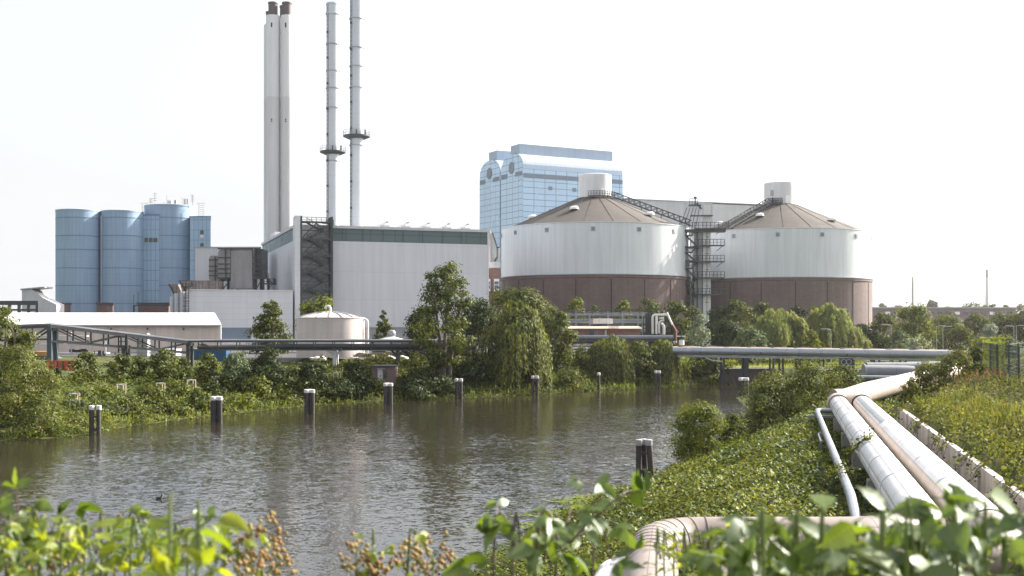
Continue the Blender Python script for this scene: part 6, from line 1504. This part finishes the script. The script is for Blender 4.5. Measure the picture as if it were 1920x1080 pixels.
def fb(rng, n):
    x, y = far_bank(rng, n * 3); k = (sdist(x, y) > .6); return x[k][:n], y[k][:n]
fs = lambda x, y: .0019 * y + .03
mounds('bank_mounds', 230, fb, .6, 1.7, 150, fs, 'lf_mid', 61); mounds('bank_mounds', 150, fb, .5, 1.4, 140, fs, 'lf_under', 62); mounds('bank_mounds', 110, fb, .5, 1.3, 140, fs, 'lf_light', 63); mounds('bank_mounds', 70, fb, .6, 1.5, 140, fs, 'lf_dark', 64)
def ns_(rng, n):
    x, y = near_slope(rng, n * 3); s, t = st_of(x, y); k = (s < -1.7) | (t > 45); k &= y > 25; return x[k][:n], y[k][:n]
nsz = lambda x, y: .05 + .0021 * y
mounds('bramble_mounds', 430, ns_, .35, 1.35, 190, nsz, 'lf_bramble', 65, .8); mounds('bramble_mounds', 150, ns_, .3, 1.1, 190, nsz, 'lf_under', 66, .8); mounds('bramble_mounds', 60, ns_, .3, .7, 150, nsz, 'lf_dry', 67, .9)
def rs_(rng, n):
    x, y = right_bank(rng, n * 3); s, t = st_of(x, y); sb = 3.35 + np.clip(t - 44, 0, 60) * .18; k = (s > sb + .7) & ~((s > 7) & (y > 40)); return x[k][:n], y[k][:n]
mounds('weed_mounds', 240, rs_, .3, .95, 160, nsz, 'lf_dry', 68, 1.1); mounds('weed_mounds', 190, rs_, .3, .95, 160, nsz, 'lf_under', 69, 1.); mounds('weed_mounds', 120, rs_, .35, .9, 160, nsz, 'lf_olive', 70, 1.1); mounds('weed_mounds', 80, rs_, .3, .8, 160, nsz, 'lf_mid', 71, 1.)
def grassy(rng, n):
    x, y = near_slope(rng, n * 4); k = lump(x, y, .4, 21) > .35; return x[k][:n], y[k][:n]
cover('grass_tufts', 7000, grassy, lambda x, y: .22 + .002 * y, 'lf_grass', lambda x, y: .35 + 0 * x, 72, .08, 1)
def dryp(rng, n):
    x, y = rs_(rng, n * 4); k = lump(x, y, .35, 22) > .2; return x[k][:n], y[k][:n]
cover('dry_grass_patches', 9000, dryp, lambda x, y: .25 + .003 * y, 'lf_dry', lambda x, y: .6 + 0 * x, 73, .07, 1)
mounds('yellow_weeds', 35, dryp, .3, .7, 130, nsz, 'lf_light', 74, 1.2)
def nettle(rng, n):
    x, y = ns_(rng, n * 4); k = lump(x, y, .45, 23) > .45; return x[k][:n], y[k][:n]
mounds('nettle_patch', 90, nettle, .35, .8, 170, nsz, 'lf_mid', 75, 1.5)
def deadp(rng, n):
    x, y = near_slope(rng, n * 3); k = lump(x, y, .5, 24) > 0; return x[k][:n], y[k][:n]
cover('dead_stems', 1600, deadp, lambda x, y: .35 + .004 * y, 'lf_dry', lambda x, y: .7 + 0 * x, 76, .035, 1)
# duckweed on the water at the near bank
rng = np.random.RandomState(7); y = rng.uniform(42, 64, 9000); xe = np.interp(y, [42, 51, 58, 66], [-.5, 2.4, 4.6, 8.8]); x = xe + .3 - np.abs(rng.normal(size=9000)) * np.where((y > 50) & (y < 60), 1.5, .7)
k = lump(x, y * .6, 2.2, 5) > -.1; x, y = x[k], y[k]; c = np.stack([x, y, np.full(len(x), .012) + rng.rand(len(x)) * .01], -1)
struct(raw_mesh('duckweed', leaf_quads(c, np.tile([0, 0, 1.], (len(x), 1)) + rng.normal(size=(len(x), 3)) * .05, .1 + .14 * rng.rand(len(x)), rng, .8), 4, M['weed']), 'stuff')
# climbing vine on the mesh fence, brambles hanging over the plank wall
def vine(label, x0, x1, y0, y1, Yf, n, m, seed, depth=.35):
    rng = np.random.RandomState(seed); pr = random.Random(seed); ps = []
    for k in range(n):
        px = rng.uniform(x0, x1); ps.append(tuple(P(px, np.clip(rng.normal((y0 * 2 + y1) / 3, (y1 - y0) * .35), y0, y1), float(Yf(px)) + rng.normal() * depth)))
    c = np.array(ps); base = c.mean(0); t = thing('climbing_vine', label, 'vine', (base[0], base[1], c[:, 2].min()))
    raw_mesh('foliage', leaf_quads(c, rng.normal(size=(n, 3)) + np.array([0, -.5, .6]), .14 + .12 * rng.rand(n), rng, .8), 4, M[m], t)
    b = MB()
    for k in range(7):
        px = pr.uniform(x0, x1); Y = float(Yf(px)); b.tube([P(px, y1, Y), P(px + pr.uniform(-3, 3), (y0 + y1) / 2, Y), P(px + pr.uniform(-5, 5), y0 + 3, Y)], [.02, .016, .01], 5)
    b.build('stem', M['cane'], t)
vine('yellow green vine smothering the left posts of the green fence', 1838, 1884, 634, 702, lambda p: np.interp(p, [1828, 1892], [92, 70]), 1100, 'lf_grass', 31)
vine('sparse vine around the first fence post', 1820, 1842, 638, 672, lambda p: np.interp(p, [1828, 1892], [92, 70]) + .2, 160, 'lf_light', 32)
def hang(label, tt, w_, n, seed, m='lf_under'):
    rng = np.random.RandomState(seed); c0 = at(3.4, tt, 4.6); t = thing('hanging_bramble', label, 'bramble', tuple(c0), 'brambles hanging over the plank wall'); cc = []; b = MB()
    for k in range(8):
        dy = rng.uniform(-w_, w_); L = rng.uniform(.5, 1.1); a = at(3.5, tt + dy, 4.75); e = at(2.5 + rng.rand() * .3, tt + dy + rng.normal() * .3, 4.75 - L * .7); mid = at(2.85, tt + dy, 4.85)
        pts = bend(a, mid, e, 7); b.tube(pts, .012, 5)
        for p in pts:
            for _ in range(max(2, n // 60)): cc.append(tuple(p + V(*rng.normal(size=3)) * .12))
    for _ in range(n): q = at(3.6 + rng.rand() * 1.0, tt + rng.normal() * w_ * .6, 4.65 + rng.rand() ** .7 * .55); cc.append(tuple(q))
    c = np.array(cc); k = len(c)
    raw_mesh('foliage', leaf_quads(c, rng.normal(size=(k, 3)) + np.array([-.3, -.3, .9]), .09 + .08 * rng.rand(k), rng, .7), 4, M[m], t); b.build('stem', M['cane'], t)
for a in (('bramble spilling over the far end of the plank wall', 38, 1.4, 230, 41), ('bramble hanging over the plank wall, second from its far end', 30, 1.8, 230, 42), ('bramble hanging over the middle of the plank wall', 22, 1.8, 230, 43), ('bramble hanging over the plank wall, second from the near end', 14.5, 1.6, 230, 44), ('nearest bramble hanging over the plank wall', 8, 1.5, 230, 45)): hang(*a)
def creeper(label, tt, s0, s1, seed, n=220):
    rng = np.random.RandomState(seed); t = thing('creeping_bramble', label, 'bramble', tuple(at(s0, tt, 3.6)), 'brambles creeping across the pipes'); b = MB(); cc = []
    for k in range(4):
        tk = tt + rng.normal() * .5; pts = [at(s0 + (s1 - s0) * u, tk + .3 * math.sin(u * 5 + k), 3.7 + (1.42 if s1 > -.6 else .8) * math.sin(min(1, u * 1.15) * PI / 2) ** .5 + .05 * rng.rand()) for u in np.linspace(0, rng.uniform(.6, 1), 9)]
        b.tube(pts, .01, 5)
        for p in pts:
            for _ in range(n // 30): cc.append(tuple(p + V(*rng.normal(size=3)) * .11 + V(0, 0, .03)))
    c = np.array(cc); k = len(c); raw_mesh('foliage', leaf_quads(c, rng.normal(size=(k, 3)) * .6 + np.array([0, 0, 1.]), .08 + .06 * rng.rand(k), rng, .7), 4, M['lf_under'], t); b.build('stem', M['cane'], t)
creeper('bramble creeping over the left big pipe near its middle', 16.5, -.9, .25, 51); creeper('bramble creeping over the thin grey pipe', 12.5, -1.9, -.9, 52)
# ------------------------------------------------------------------ foreground brambles just in front of the camera
_x = [.1, .22, .35, .48, .61, .74, .88]; _y = [.15, .285, .30, .325, .25, .22, .085]
LT = np.array([(0, 0, 0)] + [(a, c, .16 * c) for a, c in zip(_x, _y)] + [(1.06, 0, -.03)] + [(a, -c, .16 * c) for a, c in zip(_x, _y)] + [(a, 0, -.02) for a in _x])
LP = [(0, 16, 1), (0, 9, 16)] + [(16 + k, 17 + k, 2 + k, 1 + k) for k in range(6)] + [(9 + k, 10 + k, 17 + k, 16 + k) for k in range(6)] + [(22, 8, 7), (15, 8, 22)]
def big_leaves(name, p, tan, nrm, size, m, parent, rng, wid=1.):
    p = np.array(p, float); n = len(p); tan = unit(np.array(tan, float)); nrm = np.array(nrm, float)
    nrm = unit(nrm - tan * np.sum(nrm * tan, 1, keepdims=True)); bi = np.cross(nrm, tan); s = np.array(size, float)[:, None, None]
    tpl = np.repeat(LT[None], n, 0).copy(); tpl[:, :, 2] *= rng.uniform(.2, 2.2, (n, 1)); tpl[:, :, 1] *= wid * (.85 + .3 * rng.rand(n))[:, None]
    tpl[:, :, 2] = tpl[:, :, 2] * (.6 + rng.rand(n))[:, None] - (.05 + .3 * rng.rand(n))[:, None] * LT[None, :, 0] ** 2
    tpl[:, 1:16, 2] += rng.normal(size=(n, 15)) * .014; tpl[:, :, 1] += (rng.normal(size=(n, 1)) * .18) * LT[None, :, 0] ** 2
    co = p[:, None] + s * (tpl[:, :, :1] * tan[:, None] + tpl[:, :, 1:2] * bi[:, None] + tpl[:, :, 2:3] * nrm[:, None])
    o = raw_mesh(name, co, len(LT), m, parent, LP, LT); o.data.polygons.foreach_set('use_smooth', [True] * len(o.data.polygons)); return o
def smooth_path(pts, n=14):
    pts = [Vector(p) for p in pts]; out = []
    for k in range(len(pts) - 1):
        p0, p1, p2, p3 = pts[max(0, k-1)], pts[k], pts[k+1], pts[min(len(pts)-1, k+2)]
        for j in range(n):
            u = j / n; out.append(.5 * ((2*p1) + (p2-p0)*u + (2*p0-5*p1+4*p2-p3)*u*u + (3*p1-p0-3*p2+p3)*u**3))
    return out + [pts[-1]]
def bramble(label, canes, m, leaf, seed, spacing=.05, stem='cane', tri=True, wid=1., heads=(), mh='flower', start=.25, name='bramble', facing=.25):
    """canes: polylines of (px, py, distance); they root in the ground below their first point"""
    rng = np.random.RandomState(seed); p0 = P(*canes[0][0]); t = thing(name, label, 'bramble', (p0.x, p0.y, hz(p0.x, p0.y)), 'brambles in the foreground')
    pp, tt, nn, ss = [], [], [], []
    for cn in canes:
        q = [P(*c) for c in cn]; root = V(q[0].x + rng.normal() * .04, q[0].y + .05, hz(q[0].x, q[0].y) - .05)
        path = smooth_path([root] + q, 10); L = sum((b - a).length for a, b in zip(path[:-1], path[1:]))
        rr = [.0024 * (1 - .85 * k / len(path)) + .0005 for k in range(len(path))]
        b = MB(); b.tube(path, rr, 7)
        d = 0; nxt = L * start + rng.rand() * spacing; side = 1; pet = []
        for a, c in zip(path[:-1], path[1:]):
            l = (c - a).length
            while d + l >= nxt and l > 0:
                o = a.lerp(c, (nxt - d) / l); dr = (c - a).normalized(); sv = dr.cross(V(0, 0, 1)); sv = (sv.normalized() if sv.length > .1 else V(1, 0, 0)) * side
                ang = rng.uniform(-1.1, 1.1); hd = (sv * math.cos(ang) + V(rng.normal() * .3, -rng.rand() * .5, rng.normal() * .15) + dr * rng.uniform(.1, .7)); hd = Vector(hd); hd.z = min(hd.z, .12); hd.normalize()
                pl = leaf * rng.uniform(.5, .9); e = o + hd * pl + V(0, 0, .25 * pl); b.tube([o, o.lerp(e, .6) + V(0, 0, .1 * pl), e], [.0013, .0011, .0008], 5)
                frac = (nxt / L); sc_ = leaf * rng.uniform(.7, 1.2) * (1.05 - .45 * max(0, frac - .55) / .45)
                up = V(rng.normal() * .45, -facing + rng.normal() * .45, 1.)
                rot = hd.cross(up).normalized()
                for ang2, f in (((0, 1.1), (1.15, .85), (-1.15, .85)) if tri else ((rng.uniform(-.3, .3), 1.),)):
                    dv = hd * math.cos(ang2) + rot * math.sin(ang2); dv = Vector(dv) + V(0, 0, -.2 + rng.normal() * .15)
                    pp.append(tuple(e)); tt.append(tuple(dv)); nn.append(tuple(up + V(*rng.normal(size=3)) * .35)); ss.append(sc_ * f)
                nxt += spacing * rng.uniform(.6, 1.4); side = -side
            d += l
        # young leaves at the tip
        for k in range(3): pp.append(tuple(path[-1])); tt.append(tuple(V(*rng.normal(size=3)) * .6 + V(0, 0, .7))); nn.append(tuple(V(rng.normal(), -1, .5))); ss.append(leaf * .55)
        b.build('stem', M[stem], t)
    if pp: big_leaves('foliage', pp, tt, nn, ss, M[m], t, rng, wid)
    for (px, py, Y, w, h, cnt) in heads:
        c = P(px, py, Y); W, Hh = w / F * Y, h / F * Y; b = MB(); b.tube([V(c.x, c.y, hz(c.x, c.y)), c - V(0, 0, Hh), c], [.003, .0026, .001], 6); pos = []
        for k in range(9):
            u = k / 9; o = c - V(0, 0, Hh * (1 - u)); a = k * 2.4; e = o + V(math.cos(a), math.sin(a), .75) * (W * .5 * (1.1 - .6 * u)); b.tube([o, e], [.0012, .0007], 5)
            for j in range(max(3, cnt // 15)): pos.append(e + V(*rng.normal(size=3)) * W * .11)
        b.build('flower_stem', M['cane_green'], t)
        pos = np.array([tuple(p) for p in pos]); oc = np.array([(1, 0, 0), (0, 1, 0), (-1, 0, 0), (0, -1, 0), (0, 0, 1), (0, 0, -1)], float)
        r = (.0033 + .0024 * rng.rand(len(pos)))[:, None, None] * Y / 2
        co = pos[:, None] + oc[None] * r * (.8 + .5 * rng.rand(len(pos), 6, 1))
        o = raw_mesh('flower_head', co, 6, M[mh], t, [(0, 1, 4), (1, 2, 4), (2, 3, 4), (3, 0, 4), (1, 0, 5), (2, 1, 5), (3, 2, 5), (0, 3, 5)])
        o.data.polygons.foreach_set('use_smooth', [True] * len(o.data.polygons))
    return t
bramble('tall bright bramble shoot at the left picture edge', [[(20, 1100, 1.9), (34, 1000, 1.9), (30, 912, 1.9)], [(60, 1110, 2.0), (85, 1030, 2.0), (108, 965, 2.0)], [(-20, 1100, 1.8), (-10, 1030, 1.8), (5, 960, 1.8)], [(10, 1110, 2.2), (50, 1040, 2.2), (60, 985, 2.2)]], 'lf_near', .058, 1, .033, heads=[(105, 1040, 2.0, 60, 60, 50)], start=.35)
bramble('low bramble with pale yellow leaves in the lower left corner', [[(-10 + k * 42, 1130, 1.75 + .1 * (k % 3)), (0 + k * 44, 1060 + 12 * (k % 2), 1.75 + .1 * (k % 3)), (15 + k * 45 + 20 * (k % 3), 1030 - 16 * (k % 3), 1.75 + .1 * (k % 3))] for k in range(10)], 'lf_near_y', .042, 2, .03, 'cane_green', heads=[(115, 1010, 1.95, 60, 60, 55), (352, 1022, 2.0, 60, 50, 50), (30, 1060, 1.9, 50, 50, 40)], start=.55)
bramble('arching bramble cane reaching over the water at left', [[(215, 1110, 2.1), (262, 1035, 2.1), (315, 988, 2.1), (365, 972, 2.1), (392, 968, 2.1)], [(235, 1110, 2.15), (280, 1010, 2.15), (282, 975, 2.15), (262, 966, 2.15)], [(190, 1110, 2.0), (180, 1040, 2.0), (168, 1008, 2.0)]], 'lf_near', .04, 3, .05, start=.5)
bramble('dry brown bramble flower heads left of the middle bottom edge', [[(470, 1110, 2.1), (478, 1085, 2.1)], [(420, 1110, 2.1), (415, 1075, 2.1)]], 'lf_near_y', .035, 4, .05, 'cane_green', heads=[(492, 985, 2.1, 80, 95, 110), (447, 1012, 2.1, 50, 70, 60), (520, 1035, 2.15, 50, 60, 50), (470, 1050, 2.0, 60, 60, 70)], start=.7)
bramble('two dry bramble flower heads at the middle bottom edge', [[(700, 1110, 2.2), (705, 1092, 2.2)], [(760, 1110, 2.2), (765, 1088, 2.2)]], 'lf_near_y', .035, 5, .05, 'cane_green', heads=[(668, 1022, 2.2, 60, 75, 80), (765, 1022, 2.25, 60, 70, 90), (812, 1034, 2.2, 75, 60, 90), (700, 1050, 2.2, 40, 40, 40)], start=.7)
bramble('large lone yellow green leaves pointing up at the lower left', [[(318, 1130, 1.3), (322, 1075, 1.3)], [(370, 1130, 1.45), (378, 1060, 1.45)]], 'lf_near_y', .07, 6, .08, 'cane_green', tri=False, start=.6, wid=.7)
bramble('dark bramble cane leaning right in the middle foreground', [[(925, 1120, 1.9), (985, 1030, 1.9), (1060, 985, 1.9), (1120, 935, 1.9), (1128, 912, 1.9)], [(1000, 1120, 1.8), (1060, 1030, 1.8), (1110, 975, 1.8), (1165, 930, 1.8), (1205, 920, 1.8)], [(960, 1120, 1.85), (975, 1040, 1.85), (945, 1005, 1.85), (905, 1000, 1.85)], [(1040, 1120, 1.8), (1030, 1060, 1.8), (1020, 1020, 1.8)], [(1110, 1120, 1.9), (1150, 1050, 1.9), (1190, 1030, 1.9)]], 'lf_near', .058, 7, .05, start=.4)
bramble('small leaved yellowish bush before the pinkish pipe loop', [[(1230 + k * 17, 1120, 2.3 + .12 * (k % 3)), (1238 + k * 17, 1050, 2.3 + .12 * (k % 3)), (1245 + k * 18, 1030 + 16 * (k % 3), 2.3 + .12 * (k % 3))] for k in range(9)], 'lf_near_y', .027, 8, .016, 'cane_green', tri=False, start=.45, wid=.7)
bramble('big leaved dark bramble filling the lower right corner', [[(1400, 1140, 1.6), (1390, 1080, 1.6), (1350, 1057, 1.6)], [(1480, 1140, 1.55), (1490, 1072, 1.55), (1440, 1007, 1.55), (1425, 997, 1.55)], [(1560, 1160, 1.6), (1570, 1100, 1.6), (1540, 1066, 1.6)], [(1650, 1140, 1.5), (1660, 1060, 1.5), (1668, 1022, 1.5)], [(1720, 1140, 1.6), (1735, 1062, 1.6), (1720, 1007, 1.6)], [(1800, 1140, 1.5), (1790, 1060, 1.5), (1830, 1022, 1.5)], [(1880, 1140, 1.6), (1880, 1060, 1.6), (1905, 1042, 1.6)], [(1600, 1140, 1.7), (1620, 1080, 1.7), (1690, 1047, 1.7), (1760, 1007, 1.7)], [(1950, 1140, 1.5), (1940, 1080, 1.5), (1930, 1052, 1.5)]] + [[(1380 + k * 52, 1170, 1.55 + .07 * (k % 4)), (1385 + k * 52, 1115, 1.55 + .07 * (k % 4)), (1400 + k * 52, 1086 - 9 * (k % 3) - (22 if k > 5 else 0), 1.55 + .07 * (k % 4))] for k in range(7)] + [[(1660 + k * 60, 1160, 1.6), (1670 + k * 60, 1080, 1.6), (1690 + k * 58, 1020 - 12 * (k % 2), 1.6)] for k in range(4)], 'lf_near', .058, 9, .06, 'cane_green', tri=True, start=.5, wid=1.1, facing=.5)
bramble('large broad leaves arching over the bright pipe at lower right', [[(1700, 1140, 1.4), (1720, 1048, 1.4), (1755, 983, 1.4), (1800, 953, 1.4)], [(1850, 1140, 1.4), (1840, 1060, 1.4), (1810, 1018, 1.4)], [(1540, 1140, 1.4), (1530, 1080, 1.4), (1500, 1063, 1.4)], [(1660, 1140, 1.4), (1650, 1080, 1.4), (1640, 1058, 1.4)], [(1430, 1140, 1.45), (1420, 1080, 1.45), (1400, 1058, 1.45)]], 'lf_near', .074, 10, .06, 'cane_green', tri=False, start=.55, wid=1.05, facing=.45)
bramble('pale yellow shoots between the big leaves at lower right', [[(1420 + 58 * k, 1140, 1.8), (1425 + 58 * k, 1090, 1.8), (1440 + 58 * k, 1058 + 14 * (k % 3) - (30 if k > 4 else 0), 1.8)] for k in range(9)], 'lf_near_y', .045, 12, .05, 'cane_green', start=.5)
